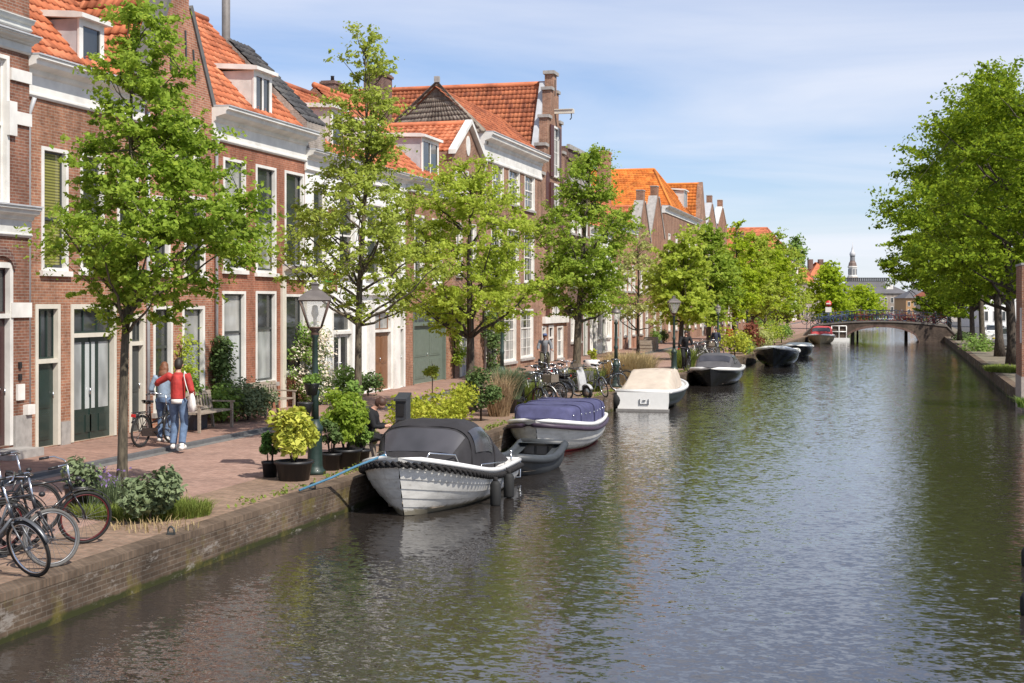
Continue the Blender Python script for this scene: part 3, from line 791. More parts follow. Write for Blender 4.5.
# boat 5
x5, y5 = at(716, 387, 0)
b, half, sheer = boat('sloop', 'black hulled sloop with grey canopy and broad white rim', x5-.25, y5, 6.2, 2.15, .80, .66, .66, HBLACK, tr=.8, full=.30, rake=.3, gun=.075, gunm=WGEL, deckm=WGEL)
cv = Cover([(.9, .7, .78, .05), (1.15, .80, .76, .25), (1.7, .84, .70, .66), (2.6, .86, .68, .74), (3.6, .86, .67, .6), (5.2, .85, .67, .18), (5.6, .75, .67, .05)], e=.5)
c = cv.build('canopy', CANVG, b)
cv.patch('window_panel', VINYL, c, 1.25, 1.62, .28, .72, .02); cv.patch('window_panel', VINYL, c, 1.9, 2.9, .05, .26, .02)
# boat 6
x6, y6 = at(773, 367, 0)
b, half, sheer = boat('sloop', 'open black hulled sloop with a white peaked deck edge, farther than the grey canopied one', x6, y6, 7.0, 2.5, 1.12, .78, .8, HBLACK, tr=.8, full=.35, rake=.3, gun=.09, gunm=WGEL, deckm=WGEL, fd=.4)
Cover([(.12, .08, 1.1, .03), (.8, .72, .97, .22), (2.0, 1.1, .82, .36), (2.6, 1.14, .80, .30)], e=.8).build('foredeck', WGEL, b)
MB().box(-.7, .7, 2.9, 3.2, .3, .62).box(-.7, .7, 4.6, 4.9, .3, .62).build('bench', TEAK, b)
# boat 7
x7, y7 = at(796, 358, 0)
b, half, sheer = boat('sloop', 'small black boat with a flat blue-grey cover and white edge', x7, y7, 4.8, 2.0, .85, .72, .72, HBLACK, tr=.8, full=.35, gun=.07, gunm=WGEL, deckm=WGEL)
Cover([(.5, .4, .82, .03), (1.2, .8, .75, .2), (3.4, .88, .74, .22), (4.4, .8, .74, .05)], e=.5).build('canopy', M('blue_grey_canvas', (.14, .17, .2), .8, var=.15), b)
# boat 8
x8, y8 = at(820, 344, 0)
b, half, sheer = boat('cabin_boat', 'varnished wooden boat with a red canvas hood near the brick bridge', x8, y8, 6.0, 2.35, .85, .66, .7, [M('varnished_brown_hull', (.46, .36, .23), .4, var=.2), HBLACK], tr=.8, full=.35, gun=.09, gunm=WGEL, deckm=CREAM)
cv = Cover([(1.2, .7, .75, .05), (1.4, .85, .72, .3), (2.0, .95, .68, .85), (4.0, .95, .68, .9), (5.2, .85, .68, .75)], e=.45)
c = cv.build('canopy', CANVR, b); cv.patch('window_panel', VINYL, c, 1.5, 1.9, .22, .78, .03)
x9, y9 = at(840, 341.5, 0)
o = thing('work_raft', 'low pale work raft with a white frame rack beside the red hooded boat', 'raft', (x9, y9, 0))
MB().box(x9-.9, x9+.9, y9, y9+3, -.2, .35).build('deck', WGEL, o)
q = MB()
for dx in (-.8, -.1, .6): q.tube([(x9+dx, y9+.2, .35), (x9+dx, y9+.2, 1.5)], .05, 6)
q.tube([(x9-.8, y9+.2, 1.5), (x9+.6, y9+.2, 1.5)], .05, 6); q.tube([(x9-.8, y9+.2, .95), (x9+.6, y9+.2, .95)], .05, 6); q.build('rack_frame', WGEL, o)
# fenders cut by the frame at the near bank
for py, lab in ((558, 'upper of two black rubber fenders floating at the shaded water edge'), (607, 'lower of two black rubber fenders floating at the shaded water edge')):
    x, y = at(1028, py+8, 0)
    tag(MB().lathe((x, y, -.05), [(.02, 0), (.07, .03), (.09, .09), (.09, .25), (.06, .31), (.02, .33)], 12).build('boat_fender', RUBBER, origin=(x, y, 0)), lab, 'fender', 'black boat fenders')
# ---------------------------------------------------------------- lamps, bridge, furniture
def lantern(name, label, px, py, kind='square', h=3.45):
    x, y = at(px, py); t = thing(name, label, 'street lamp', (x, y, Q), 'green street lamps on the quay'); c = (x, y, Q)
    MB().lathe(c, [(.20, 0), (.20, .06), (.155, .10), (.14, .16), (.125, .75), (.15, .80), (.15, .86), (.10, .92), (.075, 1.0)], 12).build('base', LGREEN, t)
    hh = h-1.02
    MB().lathe(c, [(.072, .98), (.066, 1.4), (.085, 1.45), (.085, 1.5), (.06, 1.55), (.05, hh+.05), (.075, hh+.08), (.075, hh+.13), (.045, hh+.17), (.04, hh+.24)], 12).build('post', LGREEN, t)
    z0 = Q+hh+.24
    if kind == 'square':
        f = MB(); r0, r1, hz = .13, .30, .50
        rot = R(20)
        P = lambda r, k: (x+r*1.0*math.cos(rot+PI/4+PI/2*k), y+r*math.sin(rot+PI/4+PI/2*k))
        for k in range(4):
            a, b = P(r0*1.2, k), P(r1*1.25, k); a2, b2 = P(r0*1.2, k+1), P(r1*1.25, k+1)
            f.tube([(*a, z0), (*b, z0+hz)], .018, 5); f.tube([(*a, z0), (*a2, z0)], .018, 5); f.tube([(*b, z0+hz), (*b2, z0+hz)], .022, 5)
            m1 = ((a[0]+a2[0])/2, (a[1]+a2[1])/2, z0); f.tube([m1, (x, y, z0-.14)], .012, 5)
        f.lathe((x, y, z0-.16), [(.05, 0), (.09, .04), (.05, .1), (.12, .16)], 10)
        f.build('lantern_frame', M('coppery_lamp_paint', (.10, .06, .045), .5, var=.2), t)
        g = MB()
        for k in range(4):
            a, b, a2, b2 = P(r0*1.17, k), P(r1*1.22, k), P(r0*1.17, k+1), P(r1*1.22, k+1)
            g.poly([(*a, z0), (*a2, z0), (*b2, z0+hz), (*b, z0+hz)])
        g.build('lantern_glass', LGLASS, t, fix=False)
        r = MB(); n_ = 4; pr = [(r1*1.36, hz), (r1*1.3, hz+.05), (r1*.62, hz+.17), (.09, hz+.19), (.085, hz+.27), (.11, hz+.29), (.02, hz+.33)]
        vs = [(x+rr*math.cos(rot+PI/4+PI/2*k), y+rr*math.sin(rot+PI/4+PI/2*k), z0+zz) for rr, zz in pr for k in range(4)]
        fs = [(i*4+k, i*4+(k+1) % 4, (i+1)*4+(k+1) % 4, (i+1)*4+k) for i in range(len(pr)-1) for k in range(4)]+[(0, 1, 2, 3), (24, 25, 26, 27)]
        r.add(vs, fs); r.build('lantern_roof', M('lamp_roof_metal', (.16, .14, .13), .5, metal=.3, var=.2), t)
        MB().lathe((x, y, z0+.05), [(.03, 0), (.035, .12), (.07, .2), (.05, .34), (.02, .36)], 10).build('mantle', M('milky_glass', (.6, .58, .52), .3), t)
    else:
        MB().lathe((x, y, z0-.1), [(.05, 0), (.14, .08), (.17, .30), (.15, .34)], 12).build('lantern_glass', LGLASS, t)
        MB().lathe((x, y, z0+.24), [(.19, 0), (.2, .03), (.13, .12), (.05, .16), (.02, .24)], 12).build('lantern_roof', M('lamp_roof_metal'), t)
    return t, x, y
n_ = NT('lamp_glass'); n_.setp(Base_Color=(.8, .78, .74, 1), Roughness=.08, Specular_IOR_Level=.5)
tp_ = n_.new('ShaderNodeBsdfTransparent'); ms_ = n_.new('ShaderNodeMixShader'); ms_.inputs[0].default_value = .28
n_.link(tp_.outputs[0], ms_.inputs[1]); n_.link(n_.p.outputs[0], ms_.inputs[2]); n_.link(ms_.outputs[0], n_.out.inputs['Surface']); LGLASS = n_.mat
lt, lx, ly = lantern('street_lamp', 'tall green street lamp with square lantern beside the golden potted shrub', 315, 474)
lantern('street_lamp', 'green street lamp rising from the grasses in front of the brown brick house', 502, 396)
lantern('street_lamp', 'green street lamp with small round lantern beside the parked bicycles and tan grass', 616, 387, 'round', 3.3)
lantern('street_lamp', 'green street lamp with square lantern between tan covered boat and black sloop', 674, 369.5)
lantern('street_lamp', 'dark slim street lamp behind the black sloop with grey canopy', 718, 355, 'round', 3.4)
lantern('street_lamp', 'small distant street lamp between planting and black open sloop', 747, 346, 'round', 3.4)
# hanging flower basket on the tall lamp
o = thing('flower_basket', 'small black hanging pot of green plants on the tall lamp post', 'flower basket', (lx+.02, ly-.2, 2.05))
MB().lathe((lx+.03, ly-.22, 1.98), [(.09, 0), (.14, .2), (.15, .22), (.12, .22)], 12).build('pot', BLACKP, o)
MB().lathe((lx-.10, ly-.22, 1.60), [(.09, 0), (.14, .22), (.15, .25), (.12, .25)], 12).build('pot', BLACKP, o)
bush(o, (lx+.03, ly-.22, 2.27), (.22, .22, .12), 320, .05, SHRUBL, 'foliage', 6, 5)
# power pedestal
px_, py_ = at(403, 448)
o = thing('power_pedestal', 'black power pedestal with slanted top standing on the quay behind the launch', 'power pedestal', (px_, py_, Q))
zt_ = 3.63-(396-304)*dep(px_, py_)/F
MB().prism([(py_-.15, Q), (py_+.15, Q), (py_+.15, zt_), (py_-.15, zt_-.1)], 'x', px_-.12, px_+.12).build('body', M('pedestal_grey', (.04, .043, .05), .5, var=.1), o)
MB().prism([(py_-.2, zt_-.10), (py_+.16, zt_+.03), (py_+.16, zt_+.07), (py_-.2, zt_-.05)], 'x', px_-.14, px_+.14).build('hood', M('pedestal_grey'), o)
MB().box(px_-.08, px_+.08, py_-.17, py_-.145, zt_-.42, zt_-.15).box(px_-.06, px_+.06, py_-.18, py_-.145, zt_-.6, zt_-.5).build('socket_panel', BLACKP, o)

# benches
def bench(label, x, y, rz, L_=1.5):
    t = thing('park_bench', label, 'bench', (0, 0, 0), 'wooden benches by the red house'); m = MB()
    for k in range(5): m.box(-L_/2, L_/2, -.02-.1*k, -.10-.1*k, .42, .455)
    m.build('seat', TEAK, t)
    m = MB()
    M3 = Matrix.Rotation(R(-10), 3, 'X')
    m.obox((0, .04, .50), (L_, .04, .07), M3); m.obox((0, .10, .86), (L_, .045, .10), M3)
    for k in range(11): m.obox((-L_/2+.1+k*(L_-.2)/10, .07, .68), (.06, .025, .32), M3)
    m.build('backrest', TEAK, t)
    for sx in (-1, 1):
        m = MB().box(sx*L_/2-.03, sx*L_/2+.03, -.52, -.46, 0, .62); m.build('leg', TEAK, t)
        m = MB().obox((sx*L_/2, .07, .45), (.06, .06, .92), Matrix.Rotation(R(-8), 3, 'X')); m.build('leg', TEAK, t)
        MB().box(sx*L_/2-.04, sx*L_/2+.04, -.56, .06, .622, .655).build('armrest', TEAK, t)
    t.location = (x, y, SW+.005); t.rotation_euler = (0, 0, rz); return t
# seat faces -Y locally; turn to face the canal (+X)
x1, y1 = at(208, 430, SW); bench('weathered teak bench beside the round box bush, behind the walking couple', -16.15, fY(203, -16.0), R(90), 1.7)
bench('weathered teak bench beneath the cream blossom shrub', -16.45, fY(266, -16.4), R(84), 1.5)

# ---------------------------------------------------------------- bridge
YB0, YB1 = 141.5, 148.5; XL, XR = -7.3, 5.2
BRIDGEB = brick('bridge_brick', (.088, .062, .05), (.135, .096, .078), (.14, .12, .10), stain=.5)
br = thing('brick_bridge', 'low arched brick bridge with a single span crossing the canal', 'bridge', (-1.5, YB0, 0))
xa0, xa1 = -4.4, 2.7
def ztop(x): u = (x-(XL+XR)/2)/((XR-XL)/2); return 1.58+.42*(1-u*u)
def zarch(x): u = (x-(xa0+xa1)/2)/((xa1-xa0)/2); return -.1+1.50*math.sqrt(max(0, 1-u*u))
m = MB(); xs = sorted(set(list(np.linspace(XL-.93, XL, 3))+list(np.linspace(XL, XR, 41))+list(np.linspace(XR, XR+.93, 3))+[xa0, xa1]))
def zt2(x): return max(ztop(x), .62) if XL < x < XR else max(.62, 1.58-1.0*max(XL-x, x-XR))
ar_ = MB()
for a, b in zip(xs, xs[1:]):
    inside = a >= xa0-1e-6 and b <= xa1+1e-6
    la, lb = (zarch(a), zarch(b)) if inside else (-.5, -.5)
    for yy in (YB0, YB1): m.poly([(a, yy, la), (b, yy, lb), (b, yy, zt2(b)), (a, yy, zt2(a))])
    if inside: m.poly([(a, YB0, la), (a, YB1, la), (b, YB1, lb), (b, YB0, lb)])
    m.poly([(a, YB0, zt2(a)), (b, YB0, zt2(b)), (b, YB1, zt2(b)), (a, YB1, zt2(a))])
for xx in (xa0, xa1): m.poly([(xx, YB0, -.5), (xx, YB1, -.5), (xx, YB1, 0), (xx, YB0, 0)])
m.build('bridge_body', BRIDGEB, br, fix=False)
cpm = MB()
for a, b in zip(xs, xs[1:]):
    cpm.add([(a, YB0-.08, zt2(a)-.12), (b, YB0-.08, zt2(b)-.12), (b, YB0-.08, zt2(b)+.03), (a, YB0-.08, zt2(a)+.03), (a, YB0+.25, zt2(a)-.12), (b, YB0+.25, zt2(b)-.12), (b, YB0+.25, zt2(b)+.03), (a, YB0+.25, zt2(a)+.03)], [(0, 1, 2, 3), (3, 2, 6, 7), (4, 7, 6, 5), (0, 4, 5, 1)])
cpm.build('coping', M('dark_coping_stone', (.17, .15, .135), .85, var=.3), br)
ring_ = MB()
xs_ = np.linspace(xa0, xa1, 25)
for a, b in zip(xs_, xs_[1:]): ring_.poly([(a, YB0-.02, zarch(a)), (b, YB0-.02, zarch(b)), (b, YB0-.02, zarch(b)+.22), (a, YB0-.02, zarch(a)+.22)])
ring_.build('arch_ring', BRK['dark'], br, fix=False)
RAILB = M('blue_rail_paint', (.04, .062, .095), .5, var=.2)
for yy in (YB0+.15, YB1-.15):
    r = MB(); xx = np.linspace(XL-.6, XR+.6, 26)
    for zz in (1.0, .55): r.tube([(a, yy, zt2(a)+zz) for a in xx], .022, 5)
    for a in xx[::2]: r.tube([(a, yy, zt2(a)), (a, yy, zt2(a)+1.0)], .03, 5)
    r.build('railing', RAILB, br)
for k, (px, dd) in enumerate(((852.5, 0), (857.5, 3), (906, 0), (926, 0))):
    x, y = at(px, 341.3-dd*.3, 0); top = 1.45 if k != 1 else 1.1
    if k == 3: continue
    o = thing('mooring_pile', ['thick dark timber pile with white cap at the near arch foot', 'thin dark timber pile just behind the thick one under the bridge', 'dark timber pile with white cap at the shaded end of the bridge arch'][k], 'mooring pile', (x, y, 0), 'timber piles by the bridge')
    MB().lathe((x, y, -.5), [(.17 if k != 1 else .1, 0), (.16 if k != 1 else .1, top+.5)], 10).build('post', M('tarred_timber', (.03, .026, .022), .8, var=.3), o)
    if k != 1: MB().lathe((x, y, top), [(.19, 0), (.19, .08), (.02, .28)], 10).build('cap', WGEL, o)
# no entry sign
x, y = at(828.5, 331, Q+.2); d_ = dep(x, y)
o = thing('road_sign', 'round red no entry sign above a small white plate near the bridge', 'road sign', (x, y, Q))
MB().tube([(x, y, Q), (x, y, CH+.4)], .05, 8).build('post', M('sign_post_grey', (.06, .065, .07), .5), o)
s_ = MB(); s_.lathe((0, 0, 0), [(.33, 0), (.33, .03)], 24); s_.xform(Matrix.Translation((x, y-.09, CH+.05)) @ Matrix.Rotation(R(90), 4, 'X')); s_.build('sign_disc', SIGRED, o)
MB().box(x-.23, x+.23, y-.14, y-.125, CH-.02, CH+.12).build('white_bar', WGEL, o)
MB().box(x-.32, x+.32, y-.13, y-.10, CH-.88, CH-.34).build('supplementary_plate', WGEL, o)
MB().box(x-.22, x+.22, y-.12, y+.12, Q, Q+1.0).build('post_sleeve', RAILB, o)

# ---------------------------------------------------------------- far buildings
GREYR = M('grey_slate_roof', (.12, .115, .12), .7, var=.2, scale=.5)
PALEW = M('pale_grey_plaster', (.42, .38, .34), .9, var=.12, scale=.4)
def farbox(name, label, pa, pb, D_, ztop_, roofz, wall, roof, win=(8, 2), depth=14, hip=4, chim=0, cat='building', group='far buildings closing the canal'):
    d0 = D_; xa = (pa-512)*d0/F; xb = (pb-512)*d0/F
    A_ = Vector((xa*CT-d0*ST, xa*ST+d0*CT, .4)); B_ = Vector((xb*CT-d0*ST, xb*ST+d0*CT, .4))
    ex = (B_-A_).normalized(); ey = Vector((-ex.y, ex.x, 0)); W_ = (B_-A_).length
    t = thing(name, label, cat, tuple(A_), group)
    Mx = Matrix(((ex.x, ey.x, 0, A_.x), (ex.y, ey.y, 0, A_.y), (0, 0, 1, .4), (0, 0, 0, 1)))
    m = MB().box(0, W_, 0, depth, -.5, ztop_); m.xform(Mx).build('wall', wall, t)
    r = MB(); o_ = .4
    r.add([(-o_, -o_, ztop_), (W_+o_, -o_, ztop_), (W_+o_, depth+o_, ztop_), (-o_, depth+o_, ztop_), (hip, depth/2, roofz), (W_-hip, depth/2, roofz)], [(0, 1, 5, 4), (2, 3, 4, 5), (1, 2, 5), (3, 0, 4), (0, 3, 2, 1)])
    r.xform(Mx).build('roof', roof, t)
    bw = W_/win[0]; sh = (ztop_-1)/win[1]
    for i in range(win[0]):
        for j in range(win[1]):
            w_ = MB().box(bw*(i+.28), bw*(i+.72), -.06, .02, .9+sh*j, .9+sh*j+sh*.62); f = w_.xform(Mx).build('window', WHITE, t)
            g = MB().poly([(bw*(i+.32), -.07, 1.0+sh*j), (bw*(i+.68), -.07, 1.0+sh*j), (bw*(i+.68), -.07, .8+sh*j+sh*.62), (bw*(i+.32), -.07, .8+sh*j+sh*.62)]); g.xform(Mx).build('glass', GLASS, f, fix=False)
    for k in range(chim):
        c = MB().box(W_*(.2+.5*k)-.5, W_*(.2+.5*k)+.5, depth/2-.6, depth/2+.6, roofz-1.5, roofz+.6); c.xform(Mx).build('chimney', BRK['dark'], t)
    return t, Mx, W_
t, Mx, W_ = farbox('long_hall', 'long grey building with hipped slate roof and rooftop balustrade beyond the bridge', 838, 908, 400, 6.2, 9.8, BRK['grey'], GREYR, (11, 2), 16, 5)
bal = MB()
for i in range(24): bal.box(W_*.13+i*W_*.03, W_*.13+i*W_*.03+.35, 7.7, 8.3, 9.7, 10.6)
bal.box(W_*.1, W_*.86, 7.6, 8.4, 9.6, 9.85).box(W_*.1, W_*.86, 7.6, 8.4, 10.6, 10.8); bal.xform(Mx).build('balustrade', M('dark_slate', (.06, .06, .065), .7), t)
dm = MB().box(W_*.72, W_*.72+2, 2.5, 7, 6.6, 8.6); dm.xform(Mx).build('dormer', WHITE, t)
farbox('shop_building', 'low ochre building with grey roof beyond the bridge', 906, 936, 330, 4.6, 6.8, M('ochre_plaster', (.42, .25, .12), .85, var=.15), GREYR, (5, 2), 10, 3)
farbox('far_house', 'orange roofed house with two dark chimneys behind the far green tree', 811, 832, 300, 9.2, 12.2, PALEW, TILE_O, (5, 3), 10, 2.5, 2)
farbox('far_house', 'brick house with small orange roof and white windows behind the no entry sign', 800, 814, 270, 7.4, 10.2, BRK['grey'], TILE_O, (3, 2), 9, 2)
farbox('far_house', 'low whitish house glimpsed between the far trees past the sign', 826, 846, 320, 5.0, 7.6, PALEW, GREYR, (5, 2), 9, 2)
farbox('far_house', 'pale row house behind trunks at the shaded bank', 932, 985, 250, 4.6, 7.2, PALEW, TILE_R, (8, 2), 10, 3)
farbox('far_house', 'white fronted building behind the parked cars and trunks', 982, 1060, 190, 5.6, 9.0, STUCCO, GREYR, (9, 2), 10, 3)
# church tower
D_ = 620; x = (852.5-512)*D_/F; tx, ty = x*CT-D_*ST, x*ST+D_*CT; s_ = D_/F
t = thing('church_tower', 'slender white and grey church tower with domed lantern and spire on the skyline', 'church tower', (tx, ty, .4))
def zz(py): return CH-(py-HY)*D_/F
TWW = M('tower_white', (.62, .60, .57), .7, var=.1); TWD = M('tower_lead', (.2, .2, .21), .6, var=.2)
MB().lathe((tx, ty, 0), [(6.0*s_, .4), (6.0*s_, zz(278)), (5.0*s_, zz(277))], 8, sm=False).build('tower_shaft', BRK['grey'], t)
MB().lathe((tx, ty, 0), [(4.9*s_, zz(279)), (4.9*s_, zz(276)), (4.2*s_, zz(275.5)), (4.0*s_, zz(268)), (4.8*s_, zz(267.5)), (4.8*s_, zz(266.5)), (3.8*s_, zz(266))], 8, sm=False).build('belfry', TWW, t)
w_ = MB()
for k in range(8):
    a = PI/8+k*PI/4; w_.obox((tx+3.95*s_*math.cos(a)*.93, ty+3.95*s_*math.sin(a)*.93, zz(271.7)), (.5, .9, 2.4), Matrix.Rotation(a, 3, 'Z'))
w_.build('louvre', TWD, t)
MB().lathe((tx, ty, 0), [(4.2*s_, zz(266.5)), (3.6*s_, zz(263)), (2.6*s_, zz(261.5)), (2.4*s_, zz(260))], 8, sm=False).build('lower_dome', M('brown_dome', (.16, .11, .09), .6), t)
MB().lathe((tx, ty, 0), [(2.5*s_, zz(261)), (2.3*s_, zz(256.5)), (3.0*s_, zz(256))], 8, sm=False).build('lantern_stage', TWD, t)
MB().lathe((tx, ty, 0), [(2.2*s_, zz(256.5)), (3.0*s_, zz(254.5)), (2.6*s_, zz(252.5)), (1.2*s_, zz(251)), (1.0*s_, zz(248.5)), (.5*s_, zz(247)), (.2*s_, zz(242))], 10).build('spire', M('tower_zinc', (.5, .5, .52), .4, var=.1), t)
# brick pier of the building at the near bank
pr = thing('brick_building', 'brick building corner rising from the water at the shaded bank, plaster below', 'building', (4.47, 51.2, 0))
MB().box(4.32, 9, 51.2, 53.5, 1.15, 4.95).build('wall', BRK['rose'], pr)
MB().box(4.30, 9.02, 51.18, 53.52, -.5, 1.15).build('plinth', M('stained_plaster', (.40, .34, .30), .9, var=.25), pr)
MB().box(4.30, 9.1, 51.18, 53.52, 4.95, 5.03).build('cap', STONE, pr)
MB().box(4.29, 4.33, 51.25, 51.6, 2.3, 3.5).box(4.6, 5.2, 51.17, 51.2, 2.3, 3.5).build('window', WHITE, pr)
# ---------------------------------------------------------------- bicycles
TYREG = M('grey_tyre', (.115, .11, .105), .8, var=.2); SADDLE = M('black_saddle', (.015, .014, .014), .5, var=.1)
REDREF = M('red_reflector', (.5, .02, .02), .3, var=0)
def make_bike(frame, tyre, rimm=CHROME, steer=0, kind='lady', basket=False, crate=None, rear_red=True):
    t = thing('bicycle', 'bicycle', 'bicycle', (0, 0, 0)); r = .345; wb = 1.10
    # front +Y, wheel hubs at y = 0 and wb
    ax = Vector((0, -.32, .95)).normalized(); piv = Vector((0, wb-.06, r+.05))
    MS = Matrix.Translation(piv) @ Matrix.Rotation(R(steer), 4, ax) @ Matrix.Translation(-piv)
    def wheel(y, front):
        w_ = MB().ring((0, y, r), (1, 0, 0), r-.02, .021, 40, 6)
        h = MB().ring((0, y, r), (1, 0, 0), r-.046, .013, 36, 5, tr2=.014)
        s_ = MB().tube([(-.05, y, r), (.05, y, r)], .022, 6)
        for k in range(22):
            a = 2*PI*k/22; s_.tube([(.02*(-1)**k, y, r), (0, y+(r-.05)*math.cos(a), r+(r-.05)*math.sin(a))], .0022, 3, cap=False)
        if front: w_.xform(MS); h.xform(MS); s_.xform(MS)
        W_ = w_.build('wheel', tyre, t, fix=False); h.build('rim', rimm, W_, fix=False); s_.build('spokes', M('dull_spokes', (.22, .22, .23), .5, metal=.5, var=0), W_, fix=False)
        g = MB()
        P = [(0, y+(r+.03)*math.cos(a), r+(r+.03)*math.sin(a)) for a in np.linspace(R(25 if front else -10), R(165 if front else 150), 14)]
        g.tube(P, [(.006, .028)]*14, 6)
        if front: g.xform(MS)
        g.build('mudguard', frame, t, fix=False)
    wheel(0, False); wheel(wb, True)
    f = MB(); bb = (0, .42, .29); st = (0, .30, .72); hd0 = (0, wb-.22, .86); hd1 = (0, wb-.18, .70)
    if kind == 'lady':
        f.tube([hd1, (0, .75, .48), (0, .52, .36), bb], .020, 8); f.tube([hd0, (0, .78, .60), (0, .37, .48)], .016, 8)
    else: f.tube([hd1, bb], .018, 8); f.tube([hd0, (0, .30, .80)], .016, 8)
    f.tube([bb, st, (0, .28, .84)], .017, 8); f.tube([hd0, hd1], .024, 8)
    for sx in (-.045, .045): f.tube([bb, (sx, 0, r)], .011, 6); f.tube([(0, .30, .70), (sx, 0, r)], .009, 6)
    f.build('frame', frame, t)
    k = MB()
    for sx in (-.05, .05): k.tube([(sx, wb-.15, .64), (sx*1.05, wb-.03, r+.1), (sx, wb, r)], .012, 6)
    k.tube([(-.05, wb-.155, .65), (.05, wb-.155, .65)], .016, 6); k.xform(MS).build('fork', frame, t)
    hb = MB(); hb.tube([(0, wb-.19, .72), (0, wb-.25, 1.06)], .014, 7)
    hb.tube([(-.30, wb-.52, 1.07), (-.27, wb-.36, 1.10), (-.14, wb-.26, 1.08), (0, wb-.25, 1.07), (.14, wb-.26, 1.08), (.27, wb-.36, 1.10), (.30, wb-.52, 1.07)], .011, 7)
    H_ = hb.xform(MS).build('handlebar', CHROME, t)
    gp = MB()
    for sx in (-1, 1): gp.tube([(sx*.302, wb-.54, 1.068), (sx*.285, wb-.42, 1.088)], .018, 7)
    gp.xform(MS).build('grip', BLACKP, H_)
    l = MB().ball((0, wb-.10, .86), (.032, .04, .032), 10, 6); l.xform(MS).build('headlamp', BLACKP, t)
    s_ = MB(); s_.loft([[(w_*math.cos(a), y, .95+hh+.028*math.sin(a)) for a in np.linspace(0, 2*PI, 13)] for y, w_, hh in ((.08, .02, .02), (.11, .10, .02), (.18, .105, .01), (.26, .07, 0), (.36, .03, -.005), (.40, .012, -.01))])
    s_.tube([(-.07, .12, .93), (-.05, .25, .91), (0, .28, .90)], .012, 5); s_.tube([(.07, .12, .93), (.05, .25, .91), (0, .28, .90)], .012, 5)
    S_ = s_.build('saddle', SADDLE, t); MB().tube([(0, .28, .80), (0, .275, .93)], .013, 6).build('seat_post', CHROME, S_)
    rk = MB()
    for sx in (-.06, .06): rk.tube([(sx, .22, .74), (sx, -.28, .74)], .008, 5); rk.tube([(sx, -.20, .74), (sx*.9, 0, r)], .007, 5); rk.tube([(sx, -.05, .74), (sx*.9, 0, r)], .007, 5)
    for yy in (-.28, -.1, .1): rk.tube([(-.06, yy, .745), (.06, yy, .745)], .007, 5)
    rk.build('luggage_rack', BLACKPAINT, t); MB().box(-.05, .05, -.30, -.275, .66, .72).build('rear_reflector', REDREF, t)
    MB().prism([(-.04, .345-.10), (.46, .20), (.52, .26), (.50, .36), (.42, .385), (-.02, .345+.07), (-.09, .345)], 'x', .055, .075).build('chain_guard', frame, t)
    c = MB().tube([(-.09, *bb[1:]), (.11, *bb[1:])], .018, 6); c.tube([(.10, .42, .29), (.10, .55, .18)], .010, 5); c.tube([(-.09, .42, .29), (-.09, .29, .40)], .010, 5)
    c.box(.09, .18, .51, .60, .165, .19).box(-.17, -.08, .25, .34, .39, .415); c.build('crank', BLACKPAINT, t)
    MB().tube([(-.04, .05, .3), (-.16, -.02, .01)], .010, 5).build('kickstand', BLACKPAINT, t)
    if basket:
        b = MB(); b.box(-.17, .17, wb+.0, wb+.28, .80, .815)
        for a_, b_ in (((-.17, wb), (.17, wb)), ((-.19, wb+.3), (.19, wb+.3))): b.box(a_[0], b_[0], a_[1]-.006, a_[1]+.006, .80, 1.02)
        for sx in (-.18, .18): b.box(sx-.006, sx+.006, wb, wb+.3, .80, 1.02)
        b.xform(MS).build('basket', M('wicker_grey', (.16, .13, .10), .8, var=.3, scale=20), t)
    if crate:
        b = MB()
        for sx in (-1, 1): b.box(sx*.10, sx*.24, -.34, .10, .36, .74)
        b.build('pannier', crate, t)
    return t
bikes = []
USED = set()
def put(proto, x, y, dirx, diry, lean, label, z=Q, group=None, first=False):
    o = copy_tree(proto) if proto.name in USED else proto; USED.add(proto.name)
    o.location = (x, y, z+.006); o.rotation_euler = (0, R(lean), math.atan2(-dirx, diry)); o['label'] = label
    if group: o['group'] = group
    return o
BLK = BLACKPAINT; SILV = M('silver_bike_paint', (.13, .135, .145), .35, metal=.5, var=0)
P_blk = make_bike(BLK, RUBBER, M('black_rim', (.03, .03, .03), .4), 6)
P_redrim = make_bike(BLK, RUBBER, M('red_rim', (.10, .012, .014), .4), -8, 'gent')
P_silver = make_bike(M('charcoal_bike_paint', (.03, .03, .035), .35, var=0), TYREG, M('dull_rim', (.2, .2, .205), .45, metal=.6, var=0), 18, 'gent')
P_silver2 = make_bike(SILV, RUBBER, CHROME, -32)
P_white = make_bike(M('white_bike_paint', (.7, .7, .68), .35, var=0), RUBBER, CHROME, 12, 'lady', basket=True)
P_pan = make_bike(BLK, RUBBER, CHROME, -15, 'lady', crate=M('grey_pannier_fabric', (.10, .10, .105), .8))
gF = 'bicycles parked at the near quay edge'
def hub_place(px, pyb, dirv, wheel='front'):
    """root location so that the chosen wheel touches the ground at that pixel"""
    x, y = at(px, pyb); d = Vector((*dirv, 0)).normalized()
    if wheel == 'front': x -= d.x*1.10; y -= d.y*1.10
    return x, y, d
x, y, d = hub_place(84, 544, (.62, .78)); put(P_redrim, x, y, d.x, d.y, 4, 'black bicycle with upright handlebar and red rims leaning beside the leafy plants', group=gF, first=True)
x, y, d = hub_place(52, 568, (.80, .60)); put(P_silver, x, y, d.x, d.y, -5, 'bicycle with wide grey front tyre parked at the quay edge', group=gF, first=True)
x, y, d = hub_place(31, 578, (.93, .25)); put(P_silver2, x, y, d.x, d.y, 8, 'silver bicycle with thin front wheel turned sharply, cut by the frame edge', group=gF, first=True)
x, y, d = hub_place(20, 550, (.75, .66)); put(P_blk, x, y, d.x, d.y, -3, 'plain black bicycle half hidden behind the silver one at the frame edge', group=gF, first=True)
